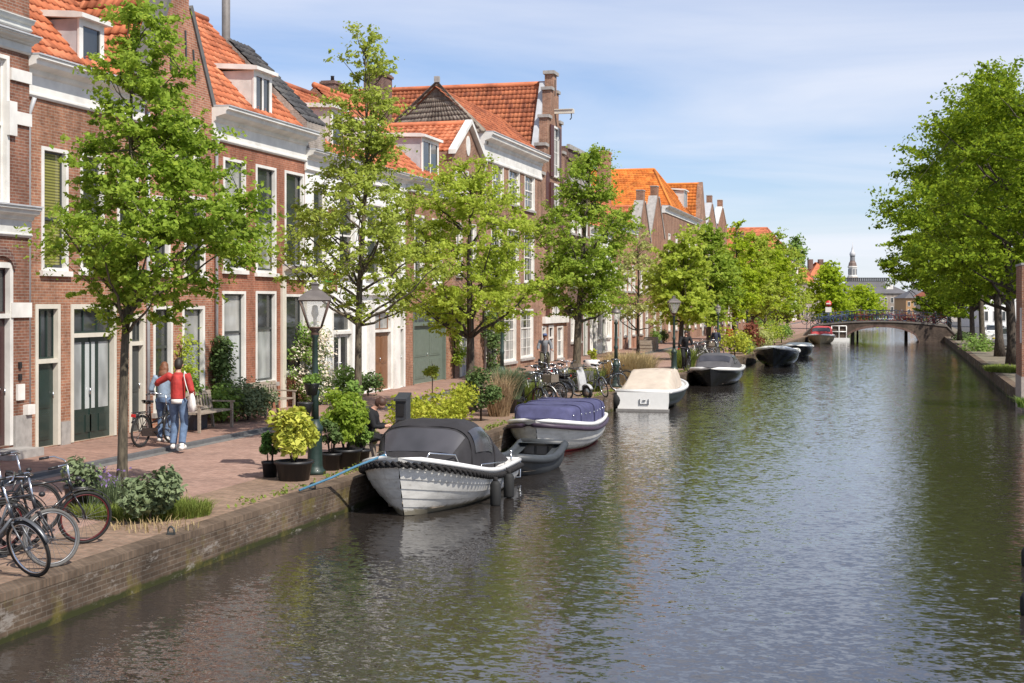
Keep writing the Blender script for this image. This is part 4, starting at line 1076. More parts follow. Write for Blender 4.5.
x, y, d = hub_place(4, 556, (.85, .5)); put(P_blk, x, y, d.x, d.y, 6, 'black bicycle whose front wheel alone enters the picture', group=gF)
x, y, d = hub_place(38, 534, (.7, .7)); put(P_blk, x, y, d.x, d.y, -6, 'black bicycle with plain rims between the red rimmed one and the grey tyred one', group=gF)
# row by the second launch
gM = 'bicycles parked by the brown brick house'
MIDB = [(P_white, 533, 408, (.75, -.5), 6, 'white framed bicycle with a basket in the midst of the row of parked bicycles'),
        (P_pan, 541, 404, (.8, -.3), -5, 'black bicycle with grey panniers beside the white framed bicycle'),
        (P_blk, 549, 402, (.9, -.4), 4, 'black bicycle standing just behind the scooter'),
        (P_silver, 556, 400, (.6, -.7), -6, 'charcoal bicycle with grey tyres close to the scooter saddle'),
        (P_silver2, 590, 397, (.85, -.4), 5, 'silver bicycle with turned front wheel beyond the scooter'),
        (P_pan, 600, 392, (.7, .4), -4, 'black bicycle with panniers next to the round lamp post'),
        (P_blk, 607, 389, (.8, .1), 3, 'upright black bicycle touching the round lamp post'),
        (P_redrim, 524, 410, (.7, -.6), -8, 'black bicycle at the grass end of the parked row')]
MIDB += [(P_blk, 528, 398, (.8, -.3), 5, 'black bicycle at the back of the parked row next to the bluish grass'),
         (P_silver, 537, 395, (.7, -.5), -4, 'charcoal bicycle with grey tyres in the back line of parked bicycles'),
         (P_pan, 546, 394, (.9, -.2), 6, 'black bicycle with panniers in the back line of parked bicycles'),
         (P_white, 556, 392, (.8, -.4), -5, 'white bicycle with basket in the back line near the tree trunk'),
         (P_blk, 566, 391, (.7, -.5), 4, 'black bicycle leaning close to the dark green tree trunk')]
for p, px, py, dv, ln, lab in MIDB:
    x, y = at(px, py); put(p, x-.5*dv[0], y-.5*dv[1], dv[0], dv[1], ln, lab, group=gM)
gN = 'bicycles parked by the black sloop'
for i, (p, px, py, dv) in enumerate(((P_blk, 691, 362, (.8, -.3)), (P_white, 697, 361, (.9, -.1)), (P_silver, 703, 360, (.8, .3)), (P_pan, 709, 359, (.9, -.3)), (P_blk, 748, 349, (.8, -.3)), (P_silver, 752, 348, (.9, .1)), (P_silver2, 757, 347.5, (.8, .2)))):
    x, y = at(px, py)
    put(p, x-.5*dv[0], y-.5*dv[1], dv[0], dv[1], (-1)**i*5, ['black bicycle at the lamp end of the row behind the grey canopied sloop', 'white bicycle with basket behind the grey canopied sloop', 'charcoal bicycle with grey tyres behind the canopy of the black sloop', 'black bicycle with panniers at the water end of the sloop row', 'black bicycle by the copper red shrub', 'grey tyred bicycle between copper shrub and open black sloop', 'silver bicycle with turned wheel nearest the open black sloop'][i], group=gN)
gB = 'bicycles against the bridge railing'
rb = random.Random(4)
simple_b = []
for colr in ((.02, .02, .025), (.25, .05, .05), (.06, .10, .22), (.4, .4, .4)):
    # seen from 140 m: one mesh each
    t = MB(); r = .34
    for y in (0, 1.08): t.ring((0, y, r), (1, 0, 0), r-.02, .03, 16, 4)
    t.tube([(0, 0, r), (0, .42, .3), (0, .9, .72), (0, 1.08, r)], .025, 5); t.tube([(0, 0, r), (0, .3, .72), (0, .9, .8)], .022, 5); t.tube([(0, .42, .3), (0, .28, .95)], .02, 5); t.tube([(-.28, .75, 1.05), (0, .86, 1.08), (.28, .75, 1.05)], .02, 5); t.ball((0, .25, .97), (.09, .14, .04), 8, 5); t.tube([(0, .9, .72), (0, .86, 1.08)], .02, 5)
    simple_b.append(t)
for k in range(28):
    x = -7.0+k*.42+rb.uniform(-.15, .15); cidx = rb.randrange(4)
    rw = ['black', 'dark red', 'blue', 'grey'][cidx]
    o = simple_b[cidx].build('bicycle', M('far_bike_'+rw.replace(' ', '_'), ((.02, .02, .025), (.25, .05, .05), (.06, .10, .22), (.4, .4, .4))[cidx], .4, var=0), origin=(0, 0, 0), fix=False)
    tag(o, rw+' bicycle leaning on the blue bridge railing among others', 'bicycle', gB+', '+rw)
    o.location = (x, YB0+.45+rb.uniform(0, .4), zt2(x)+.02); o.rotation_euler = (0, R(rb.uniform(-8, 8)), R(-90+rb.uniform(-25, 25))*(1 if k % 3 else -1))
# remove the unplaced prototypes: every one is placed above or used here
# scooter
def scooter(label, x, y, dx, dy):
    t = thing('motor_scooter', label, 'scooter', (0, 0, 0)); wh = M('pale_scooter_paint', (.42, .42, .42), .35, var=.15, coat=.3)
    for yy in (0, 1.2):
        w_ = MB().ring((0, yy, .23), (1, 0, 0), .18, .05, 28, 8).build('wheel', RUBBER, t); MB().lathe((0, 0, 0), [(.13, -.03), (.13, .03)], 16).xform(Matrix.Translation((0, yy, .23)) @ Matrix.Rotation(R(90), 4, 'Y')).build('rim', ALU, w_)
    b = MB(); b.loft([[(w_*math.cos(a), y_, zc_+h_*math.sin(a)) for a in np.linspace(0, 2*PI, 15)] for y_, w_, zc_, h_ in ((-.32, .04, .62, .05), (-.25, .15, .56, .14), (0, .19, .52, .18), (.3, .18, .46, .2), (.42, .17, .34, .12), (.8, .16, .27, .05), (.95, .14, .30, .06))])
    b.build('rear_body', BLACKPAINT, t)
    s_ = MB(); s_.loft([[(w_*math.cos(a), y_, .74+h_*math.sin(a)) for a in np.linspace(0, 2*PI, 13)] for y_, w_, h_ in ((-.3, .08, .03), (-.2, .14, .06), (.1, .15, .06), (.35, .11, .05), (.42, .05, .02))]); s_.build('saddle', SADDLE, t)
    f = MB(); f.loft([[(w_*math.cos(a), y_+.05*math.sin(a), z_) for a in np.linspace(0, PI, 11)] for z_, y_, w_ in ((.30, 1.0, .16), (.5, 1.0, .17), (.75, .95, .17), (.92, .90, .11))]); f.prism([(1.0, .28), (1.04, .5), (.98, .8), (.92, .95), (.90, .9), (.94, .3)], 'x', -.15, .15); f.build('front_shield', wh, t)
    m_ = MB(); m_.tube([(0, 1.2+.24*math.cos(a), .25+.24*math.sin(a)) for a in np.linspace(R(20), R(160), 9)], [(.02, .07)]*9, 8); m_.build('mudguard', wh, t)
    h = MB(); h.tube([(0, 1.02, .5), (0, .90, 1.0)], .03, 8); h.tube([(-.33, .80, 1.02), (-.12, .88, 1.02), (.12, .88, 1.02), (.33, .80, 1.02)], .018, 7); H_ = h.build('handlebar', BLACKP, t)
    MB().ball((0, .97, .98), (.09, .07, .07), 12, 8).build('headlamp', LGLASS, t)
    for sx in (-1, 1): mm = MB().tube([(sx*.2, .85, 1.02), (sx*.28, .86, 1.18)], .008, 5).ball((sx*.28, .86, 1.2), (.06, .015, .04), 8, 6); mm.build('mirror', BLACKP, H_)
    MB().box(-.1, .1, -.36, -.3, .52, .6).build('rear_reflector', REDREF, t)
    t.location = (x, y, Q+.005); t.rotation_euler = (0, R(5), math.atan2(-dx, dy)); return t
x, y = at(578, 398.5); scooter('motor scooter with white front shield standing among the parked bicycles', x-.8*.75, y+.8*.45, .8, -.55)

# ---------------------------------------------------------------- people
def body_of(J, k=1.0, fingers=True, off=0.0):
    m = MB(); o = off
    V_ = {a: Vector(b) for a, b in J.items()}
    p, c, nk, hd = V_['pelvis'], V_['chest'], V_['neck'], V_['head']
    m.tube([p+(p-c)*.25, p, p*.5+c*.5, c, c*.35+nk*.65, nk], [(.13, .10), (.165, .115), (.145, .10), (.175, .115), (.14, .09), (.06, .06)], 14)
    m.tube([nk-(hd-nk)*.3, nk, hd], [.06, .052, .055], 10)
    up = (hd-nk).normalized(); fw = Vector(J.get('face', (0, 1, 0))).normalized()
    m.ball(hd+up*.07, (.076, .095, .115), 14, 10); m.ball(hd+up*.02+fw*.035, (.055, .06, .07), 10, 8); m.ball(hd+up*.045+fw*.098, (.014, .02, .022), 8, 6)
    sdv = fw.cross(Vector((0, 0, 1)))
    for sg in (-1, 1): m.ball(hd+up*.05+sdv*sg*.078, (.015, .02, .03), 6, 5)
    for s in 'LR':
        sh, el, wr = V_['sh'+s], V_['el'+s], V_['wr'+s]
        m.tube([c*.5+sh*.5, sh, sh*.5+el*.5, el, el*.45+wr*.55, wr], [.07, .062, .05, .042, .040, .027], 10)
        d = (wr-el).normalized(); hv = Vector(J.get('hand'+s, tuple(d))).normalized()
        pal = wr+hv*.05; sdx = hv.cross(Vector((.3, .2, 1))).normalized(); nn = hv.cross(sdx).normalized()
        m.tube([wr, wr+hv*.03, pal+hv*.035], [(.026, .022), (.042, .016), (.040, .014)], 8)
        if fingers:
            for q, ln in enumerate((.065, .075, .07, .055)):
                b = pal+hv*.03+sdx*(-.03+.02*q); m.tube([b, b+hv*ln*.55+nn*.006, b+hv*ln*.85+nn*.025], [.0095, .009, .007], 6)
            b = wr+hv*.03+sdx*-.035; m.tube([b, b+hv*.03-sdx*.025, b+hv*.055-sdx*.028+nn*.01], [.012, .011, .008], 6)
        hp, kn, an, to = V_['hip'+s], V_['kn'+s], V_['an'+s], V_['to'+s]
        m.tube([p*.4+hp*.6, hp, hp*.5+kn*.5, kn, kn*.6+an*.4, an, an+(an-kn).normalized()*.03], [.09, .088, .072, .055, .053, .036, .036], 10)
        m.tube([an+Vector((0, 0, -.03)), an*.5+to*.5+Vector((0, 0, -.02)), to], [.04, .042, .03], 8)
    return m
def remesh(o, vox, sm=3):
    r = o.modifiers.new('remesh', 'REMESH'); r.mode = 'VOXEL'; r.voxel_size = vox; r.use_smooth_shade = True
    s = o.modifiers.new('smooth', 'SMOOTH'); s.iterations = sm; s.factor = .5
def person(label, J, x, y, z, rz, top, bottom, hair, shoes, vox=.012, scale=1.0, long_hair=False, beard=False, hem=None, cap=None, fingers=True, waist=True, bun=False):
    t = thing('person', label, 'person', (0, 0, 0)); V_ = {a: Vector(b) for a, b in J.items()}
    b = body_of(J, fingers=fingers).build('body', SKIN, t, fix=False); remesh(b, vox)
    p, c, nk, hd = V_['pelvis'], V_['chest'], V_['neck'], V_['head']
    m = MB(); m.tube([p*.98+c*.02, p*.6+c*.4, c, c*.35+nk*.65, nk*.97+c*.03], [(.185, .135), (.185, .14), (.20, .14), (.165, .112), (.075, .075)], 16)
    for s in 'LR':
        sh, el, wr = V_['sh'+s], V_['el'+s], V_['wr'+s]
        m.tube([c*.5+sh*.5, sh, sh*.5+el*.5, el, el*.45+wr*.55, wr+(el-wr)*.08], [.085, .082, .070, .062, .060, .046], 10)
    j = m.build('jacket', top, t, fix=False); remesh(j, vox*1.2, 4)
    if hem: q = MB().tube([p*1.0+(p-c)*.22, p*.98+c*.02], [(.175, .128), (.18, .133)], 16).build('shirt_hem', hem, t)
    m = MB(); m.tube([p+(p-c)*.28, p, p*.75+c*.25], [(.15, .12), (.178, .13), (.165, .12)], 14)
    for s in 'LR':
        hp, kn, an = V_['hip'+s], V_['kn'+s], V_['an'+s]
        m.tube([p*.4+hp*.6, hp, hp*.5+kn*.5, kn, kn*.5+an*.5, an], [.10, .105, .092, .078, .075, .07], 10)
    tr = m.build('trousers', bottom, t, fix=False); remesh(tr, vox*1.2, 4)
    for s in 'LR':
        an, to = V_['an'+s], V_['to'+s]; d = (to-an); d.z = 0; d = d.normalized()
        m = MB(); zf = to.z; m.tube([an-d*.07+Vector((0, 0, zf-an.z+.0)), an+Vector((0, 0, (zf-an.z)+.01)), to+d*.02, to+d*.06], [(.04, .045), (.05, .055), (.05, .038), (.03, .025)], 10)
        m.tube([an+Vector((0, 0, .01)), an+Vector((0, 0, zf-an.z+.02))], [.045, .052], 10); m.build('shoe', shoes, t, fix=False)
    up = (hd-nk).normalized(); fw = Vector(J.get('face', (0, 1, 0))).normalized()
    h = MB(); h.ball(hd+up*.092-fw*.014, (.088, .100, .105), 14, 10); h.ball(hd+up*.05-fw*.045, (.080, .070, .10), 12, 8)
    if long_hair:
        for k in range(14):
            a = PI*(.1+.8*k/13); q0 = hd+up*.1+Vector((math.cos(a)*.07, 0, 0))-fw*(.02+.05*math.sin(a)); h.ball(q0-up*.08, (.045, .045, .08), 7, 6); h.ball(q0-up*.20-fw*.01, (.05, .05, .09), 7, 6)
    if bun: h.ball(hd+up*.16-fw*.085, (.045, .045, .045), 8, 6)
    hh = h.build('hair', hair, t, fix=False); remesh(hh, .012, 2)
    e = MB(); sdv = fw.cross(Vector((0, 0, 1)))
    for sg in (-1, 1): e.ball(hd+up*.068+fw*.088+sdv*sg*.032, (.011, .008, .008), 6, 5)
    e.ball(hd+up*.005+fw*.094, (.022, .006, .006), 8, 5); e.build('face', M('eye_and_mouth_dark', (.10, .04, .035), .5, var=0), t)
    if cap:
        q = MB(); q.ball(hd+up*.13, (.10, .11, .07), 14, 8); q.obox(hd+up*.125+fw*.14, (.15, .12, .015)); q.build('cap', cap, t)
    if beard: pass
    t.location = (x, y, z); t.rotation_euler = (0, 0, rz); t.scale = (scale,)*3
    return t
RED = M('red_jacket_cloth', (.42, .035, .030), .75, var=.3, scale=9, bmp=.7); JEANS = M('blue_denim', (.11, .17, .28), .85, var=.4, scale=8, bmp=.7)
BLACKC = M('black_cloth', (.007, .007, .009), .85, var=.3); GREYC = M('grey_cloth', (.17, .18, .20), .85, var=.25, scale=8); DENIML = M('light_denim', (.24, .31, .40), .85, var=.3, scale=8, bmp=.6)
HAIRD = M('dark_brown_hair', (.022, .014, .010), .6, var=.3, scale=30); HAIRA = M('auburn_hair', (.17, .065, .03), .6, var=.35, scale=30); WCL = M('white_cotton', (.72, .70, .67), .8, var=.08)
OLIVE = M('olive_cloth', (.10, .095, .06), .85, var=.2); NAVYC = M('navy_cloth', (.03, .035, .06), .85, var=.2)
J_walk = dict(pelvis=(0, 0, .96), chest=(0, .02, 1.30), neck=(0, .02, 1.50), head=(0, .045, 1.585), shL=(-.19, .02, 1.42), elL=(-.40, .05, 1.30), wrL=(-.50, .26, 1.24), handL=(-.2, 1, .1),
    shR=(.19, .02, 1.42), elR=(.27, -.02, 1.15), wrR=(.24, .18, 1.02), hipL=(-.095, 0, .92), knL=(-.10, .16, .50), anL=(-.10, .02, .09), toL=(-.11, .18, .035),
    hipR=(.095, 0, .92), knR=(.12, .02, .49), anR=(.13, -.20, .12), toR=(.14, -.04, .035))
xm, ym = at(178, 449, SW)
hd_ = math.atan2(.22, .97)
pm_ = person('dark haired person in red jacket and blue jeans with white shoulder bag, pushing a bicycle', J_walk, xm, ym, SW+.005, hd_, RED, JEANS, HAIRD, WCL, vox=.011, scale=1.07, hem=WCL)
bg_ = thing('shoulder_bag', 'white cotton shoulder bag hanging on the person in the red jacket', 'bag', (0, 0, 0))
MB().loft([[(w_*math.cos(a), d__*math.sin(a), z_) for a in np.linspace(0, 2*PI, 15)] for z_, w_, d__ in ((-.36, .03, .02), (-.35, .13, .06), (-.22, .16, .085), (-.08, .13, .06), (0, .08, .03), (.01, .02, .01))]).xform(Matrix.Translation((.30, -.10, 1.08)) @ Matrix.Rotation(R(-70), 4, 'Z')).build('pouch', WCL, bg_)
MB().tube([(.26, -.17, 1.08), (.20, -.15, 1.25), (.15, -.115, 1.42), (.13, -.02, 1.50), (.16, .09, 1.43), (.26, .10, 1.22), (.31, -.02, 1.08)], [(.03, .006)]*7, 6).build('strap', WCL, bg_)
bg_.location = pm_.location; bg_.rotation_euler = pm_.rotation_euler; bg_.scale = (1.07,)*3
J_w2 = dict(J_walk); J_w2.update(wrL=(-.30, .20, 1.05), elL=(-.28, -.02, 1.16), handL=(0, 1, -.2), wrR=(.30, .22, 1.05))
xw, yw = at(166, 444, SW)
person('auburn long haired person in light denim jacket walking beside the red jacket', J_w2, xw-.30, yw+.45, SW+.005, hd_, DENIML, JEANS, HAIRA, WCL, vox=.013, scale=.99, long_hair=True)
xb, yb = at(148, 447, SW)
put(P_blk, xb-.1, yb-.15, .10, .99, 3, 'black bicycle being pushed past the houses by the walking couple', z=SW, group='bicycle of the walking couple')
# cyclist
J_cyc = dict(pelvis=(0, .18, .98), chest=(0, .30, 1.33), neck=(0, .36, 1.52), head=(0, .40, 1.60), shL=(-.20, .33, 1.45), elL=(-.28, .45, 1.20), wrL=(-.27, .66, 1.12), handL=(0, 1, -.3),
    shR=(.20, .33, 1.45), elR=(.28, .45, 1.20), wrR=(.27, .66, 1.12), handR=(0, 1, -.3), hipL=(-.10, .20, .94), knL=(-.13, .58, .78), anL=(-.12, .42, .42), toL=(-.12, .55, .36),
    hipR=(.10, .20, .94), knR=(.13, .55, .60), anR=(.12, .40, .20), toR=(.12, .54, .15))
dcx, dcy = .30, -.95
X_c = -14.2; d_c = F*1.55/ (372-304+20); xc, yc_ = at(545, 377)
put(P_pan, xc-.55*dcx, yc_-.55*dcy, dcx, dcy, 0, 'black bicycle ridden by the person in grey jacket and blue cap', group='ridden bicycles')
person('person in grey jacket, dark vest and blue cap riding a bicycle', J_cyc, xc-.55*dcx, yc_-.55*dcy, Q+.02, math.atan2(-dcx, dcy), GREYC, OLIVE, HAIRD, BLACKC, cap=M('blue_cap_cloth', (.08, .11, .22), .8), vox=.014, scale=1.03)
x2, y2 = at(699, 371); put(P_blk, x2, y2, .3, -.95, 0, 'black bicycle ridden by the person dressed in black', group='ridden bicycles')
person('person all in black on a bicycle just behind the grey canopied sloop', J_cyc, x2, y2, Q+.02, math.atan2(-.3, -.95), BLACKC, BLACKC, HAIRD, BLACKC, vox=.02, scale=1.05, fingers=False)
J_st = dict(J_walk); J_st.update(wrL=(-.22, .12, .92), elL=(-.25, -.02, 1.15), handL=(0, .3, -1), wrR=(.22, .12, .92), elR=(.25, -.02, 1.15), handR=(0, .3, -1))
x3, y3 = at(716, 358); person('person in navy jacket and pale trousers walking behind the dark lamp post', J_st, x3, y3, Q, R(170), NAVYC, GREYC, HAIRD, BLACKC, vox=.022, fingers=False)
x4_, y4_ = at(729.5, 351); person('small distant person in a red top by the white house fronts', J_st, x4_, y4_, Q, R(150), RED, NAVYC, HAIRD, BLACKC, vox=.025, fingers=False)
x5_, y5_ = at(949, 334); person('person in dark clothes standing under the trees of the shaded bank', J_st, x5_, y5_, Q, R(180), BLACKC, BLACKC, HAIRD, BLACKC, vox=.025, fingers=False)
# seated
J_sit = dict(pelvis=(0, 0, .50), chest=(0, .12, .86), neck=(0, .22, 1.04), head=(0, .30, 1.10), face=(0, .85, -.5), shL=(-.18, .17, .97), elL=(-.22, .26, .70), wrL=(-.10, .46, .70), handL=(.3, 1, .1),
    shR=(.18, .17, .97), elR=(.22, .26, .70), wrR=(.10, .46, .70), handR=(-.3, 1, .1), hipL=(-.10, .02, .47), knL=(-.13, .44, .47), anL=(-.12, .42, .09), toL=(-.12, .56, .035), hipR=(.10, .02, .47), knR=(.13, .44, .47), anR=(.12, .42, .09), toR=(.12, .56, .035))
xs, ys = -10.05, 26.35; person('person with tied back hair in black top sitting on the quay looking down', J_sit, xs, ys, Q, R(-80), BLACKC, BLACKC, M('chestnut_hair', (.07, .03, .018), .6, var=.3), BLACKC, vox=.012, bun=True, scale=1.0)
tag(MB().box(xs-.2, xs+.16, ys-.3, ys+.3, Q, Q+.36).box(xs-.22, xs+.18, ys-.33, ys+.33, Q+.362, Q+.40).build('low_stool', TEAK, origin=(xs, ys, Q)), 'low wooden seat under the person in black on the quay', 'stool')
# ---------------------------------------------------------------- houses
def cutwall(m, Xf, y0, y1, z0, z1, holes, depth=.18, mi=0):
    """front wall facing +X with rectangular openings and their reveals"""
    ys = sorted({y0, y1} | {max(y0, min(y1, h[0])) for h in holes} | {max(y0, min(y1, h[1])) for h in holes})
    zs = sorted({z0, z1} | {max(z0, min(z1, h[2])) for h in holes} | {max(z0, min(z1, h[3])) for h in holes})
    for i in range(len(ys)-1):
        for j in range(len(zs)-1):
            yc, zc_ = (ys[i]+ys[i+1])/2, (zs[j]+zs[j+1])/2
            if any(h[0] < yc < h[1] and h[2] < zc_ < h[3] for h in holes): continue
            if ys[i+1]-ys[i] < 1e-5 or zs[j+1]-zs[j] < 1e-5: continue
            m.poly([(Xf, ys[i], zs[j]), (Xf, ys[i+1], zs[j]), (Xf, ys[i+1], zs[j+1]), (Xf, ys[i], zs[j+1])], mi)
    for a, b, c, d in holes:
        x = Xf-depth
        m.poly([(Xf, a, c), (x, a, c), (x, a, d), (Xf, a, d)], mi); m.poly([(Xf, b, c), (Xf, b, d), (x, b, d), (x, b, c)], mi)
        m.poly([(Xf, a, d), (x, a, d), (x, b, d), (Xf, b, d)], mi); m.poly([(Xf, a, c), (Xf, b, c), (x, b, c), (x, a, c)], mi)
def tiles(name, parent, e0, e1, r0, r1, mat, tw=.24, tl=.31, amp=.035, step=.045, res=5, up=None, cutv=None):
    """pantiled slope: eave edge e0-e1, ridge edge r0-r1; every tile a piece of its own in one mesh"""
    e0, e1, r0, r1 = [np.array(p, float) for p in (e0, e1, r0, r1)]
    W = max(np.linalg.norm(e1-e0), np.linalg.norm(r1-r0)); Lh = (np.linalg.norm(r0-e0)+np.linalg.norm(r1-e1))/2
    nu = max(1, int(round(W/tw))); nv = max(1, int(round(Lh/tl)))
    nrm = np.cross((e1-e0) if np.linalg.norm(e1-e0) > 1e-6 else (r1-r0), r0-e0); nrm /= np.linalg.norm(nrm)
    if nrm[2] < 0: nrm = -nrm
    I, J = np.meshgrid(np.arange(nu), np.arange(nv), indexing='ij'); I = I.ravel(); J = J.ravel()
    rg = np.random.default_rng(5); nt_ = len(I)
    k = np.linspace(0, 1, res)
    prof = np.where(k < .55, -np.sin(k/.55*PI)*.35, np.sin((k-.55)/.45*PI)*.9)*amp
    jit = rg.normal(size=(nt_, 2))*np.array([.004, .004])
    V = np.zeros((nt_, 3, res, 3))
    u = (I[:, None]+k[None, :]*1.02)/nu
    for row, (vv, off) in enumerate(((0.0, step-.05), (0.0, step), (1.06, .0))):
        v = ((J+vv)/nv)[:, None]*np.ones_like(u); v = np.minimum(v, 1.0)
        p = (e0*(1-u)[..., None]+e1*u[..., None])*(1-v)[..., None]+(r0*(1-u)[..., None]+r1*u[..., None])*v[..., None]
        V[:, row] = p+nrm*(prof[None, :]+off+jit[:, :1])[..., None]
    V = V.reshape(-1, 3); base = np.arange(nt_)*(3*res)
    q = []
    for row in range(2):
        for c in range(res-1):
            a = base+row*res+c
            q.append(np.stack([a, a+1, a+res+1, a+res], 1))
    Fq = np.concatenate(q)
    o = np_obj(name, V, Fq, mat, parent, smooth=False)
    return o
class House:
    def __init__(s, name, label, y0, y1, zt, wall, D=9, X=XF, z0=SW, cat='house', group='brick canal houses in a row'):
        s.y0, s.y1, s.zt, s.X, s.D, s.z0, s.wall = y0+.003, y1-.003, zt, X, D, z0, wall
        s.root = thing(name, label, cat, (X, (y0+y1)/2, z0), group); s.holes = []; s.gables = []; s.extra = []
    def Y(s, px): return fY(px, s.X)
    def Z(s, px, py): return fz(px, py, s.X)
    def win(s, a, b, pt, pb, px=True, mid=.5, sash=None, glass=None, low=None, mun=(1, 0), sill=True, fw=.10, white=None, arch=False):
        """a, b: pixel columns; pt, pb: rows at the middle column"""
        if px: c = (a+b)/2; y0, y1, z1, z0 = s.Y(a), s.Y(b), s.Z(c, pt), s.Z(c, pb)
        else: y0, y1, z1, z0 = a, b, pt, pb
        s.holes.append((y0, y1, z0, z1)); X = s.X; wh = white or WHITE; sash = sash or WHITE; glass = glass or GLASS
        m = MB(); d = .15; x0, x1 = X-d, X+.018
        m.box(x0, x1, y0+.002, y0+fw, z0+.002, z1-.002); m.box(x0, x1, y1-fw, y1-.002, z0+.002, z1-.002)
        m.box(x0+.002, x1-.003, y0+fw, y1-fw, z1-fw*.8, z1-.002); m.box(x0+.002, x1-.003, y0+fw, y1-fw, z0+.002, z0+.07)
        a0, a1, c0, c1 = y0+fw, y1-fw, z0+.07, z1-fw*.8; sx0, sx1 = X-.13, X-.085; t = .045
        m.box(sx0, sx1, a0, a0+t, c0, c1, 1); m.box(sx0, sx1, a1-t, a1, c0, c1, 1)
        m.box(sx0+.002, sx1-.002, a0+t, a1-t, c0, c0+t*1.4, 1); m.box(sx0+.002, sx1-.002, a0+t, a1-t, c1-t, c1, 1)
        zm = c0+(c1-c0)*mid
        if mid > 0: m.box(sx0-.002, sx1+.02, a0+t, a1-t, zm-.03, zm+.03, 1)
        nc, nr = mun
        for i in range(1, nc): yy = a0+(a1-a0)*i/nc; m.box(sx0+.01, sx1-.008, yy-.013, yy+.013, c0+t, c1-t, 1)
        for j in range(1, nr):
            zz = c0+(c1-c0)*j/nr
            if abs(zz-zm) > .06: m.box(sx0+.012, sx1-.01, a0+t, a1-t, zz-.012, zz+.012, 1)
        fr = m.build('window', [wh, sash], s.root, fix=False)
        gx = X-.115
        g = MB()
        if low and mid > 0:
            g.poly([(gx, a0, c0), (gx, a1, c0), (gx, a1, zm), (gx, a0, zm)], 1); g.poly([(gx, a0, zm), (gx, a1, zm), (gx, a1, c1), (gx, a0, c1)], 0)
            g.build('glass', [glass, low], fr, fix=False)
        else: g.poly([(gx, a0, c0), (gx, a1, c0), (gx, a1, c1), (gx, a0, c1)]).build('glass', glass, fr, fix=False)
        if sill: MB().box(X-.02, X+.09, y0-.06, y1+.06, z0-.11, z0-.002).build('sill', sill if sill is not True else STONE, fr)
        return fr
    def door(s, a, b, pt, pb, leaf, tr=.25, px=True, panes=0, trglass=None, fw=.11, white=None, label=None, double=False, glassin=None, tmun=3, zb=None):
        """door frame with transom light of share tr; panes: glazed columns in the leaf"""
        if px: c = (a+b)/2; y0, y1, z1, z0 = s.Y(a), s.Y(b), s.Z(c, pt), (s.z0 if pb is None else s.Z(c, pb))
        else: y0, y1, z1, z0 = a, b, pt, pb
        z0 = max(z0, s.z0+.02); s.holes.append((y0, y1, z0, z1)); X = s.X; wh = white or WHITE
        m = MB(); x0, x1 = X-.17, X+.02
        m.box(x0, x1, y0+.002, y0+fw, z0, z1-.002); m.box(x0, x1, y1-fw, y1-.002, z0, z1-.002); m.box(x0+.002, x1-.003, y0+fw, y1-fw, z1-fw, z1-.002)
        zt = z1-fw-(z1-z0-fw)*tr
        if tr > 0: m.box(x0+.003, x1-.002, y0+fw, y1-fw, zt-.045, zt+.045)
        fr = m.build('door', wh, s.root, fix=False)
        if label: fr['label'] = label
        a0, a1 = y0+fw, y1-fw; lx0, lx1 = X-.16, X-.105
        lf = MB(); ztop = (zt-.045 if tr > 0 else z1-fw)
        lf.box(lx0, lx1, a0, a1, z0, ztop)
        nb = 2 if (double or (a1-a0) > 1.3) else 1
        for k in range(nb):
            b0 = a0+(a1-a0)*k/nb; b1 = a0+(a1-a0)*(k+1)/nb; w_ = b1-b0
            if not panes:
                for (q0, q1) in ((.08, .40), (.46, .93)):
                    h = ztop-z0
                    lf.box(lx1-.005, lx1+.018, b0+w_*.14, b1-w_*.14, z0+h*q0, z0+h*q1)
                    lf.box(lx1+.01, lx1+.026, b0+w_*.24, b1-w_*.24, z0+h*(q0+.03), z0+h*(q1-.03))
            elif k: lf.box(lx1, lx1+.02, b0-.03, b0+.03, z0, ztop)
        l = lf.build('door_leaf', leaf, fr, fix=False)
        if panes:
            g = MB(); h = ztop-z0
            for k in range(panes):
                b0 = a0+(a1-a0)*(k+.14)/panes; b1 = a0+(a1-a0)*(k+.86)/panes
                g.box(lx1-.01, lx1+.006, b0, b1, z0+h*.30, z0+h*.95)
            g.build('glass', glassin or GLASSF, fr, fix=False)
            k_ = MB()
            for k in range(panes):
                b0 = a0+(a1-a0)*(k+.14)/panes; b1 = a0+(a1-a0)*(k+.86)/panes
                k_.box(lx1, lx1+.02, b0, b1, z0+h*.07, z0+h*.24)
            k_.build('door_panel', leaf, fr, fix=False)
        MB().tube([(lx1+.05, a0+(a1-a0)*(.46 if nb == 2 else .9), z0+1.0), (lx1+.05, a0+(a1-a0)*(.46 if nb == 2 else .9), z0+1.14)], .014, 6).build('handle', CHROME, fr)
        if tr > 0:
            g = MB().poly([(X-.12, a0, zt+.045), (X-.12, a1, zt+.045), (X-.12, a1, z1-fw), (X-.12, a0, z1-fw)])
            g.build('transom_glass', trglass or GLASS, fr, fix=False)
            b = MB(); b.box(X-.13, X-.09, a0, a1, zt+.045, zt+.085); b.box(X-.13, X-.09, a0, a1, z1-fw-.04, z1-fw)
            for i in range(tmun+1): yy = a0+(a1-a0)*i/max(1, tmun); b.box(X-.128, X-.092, max(a0, yy-.018), min(a1, yy+.018), zt+.085, z1-fw-.04)
            b.build('transom_bars', leaf, fr, fix=False)
        return fr
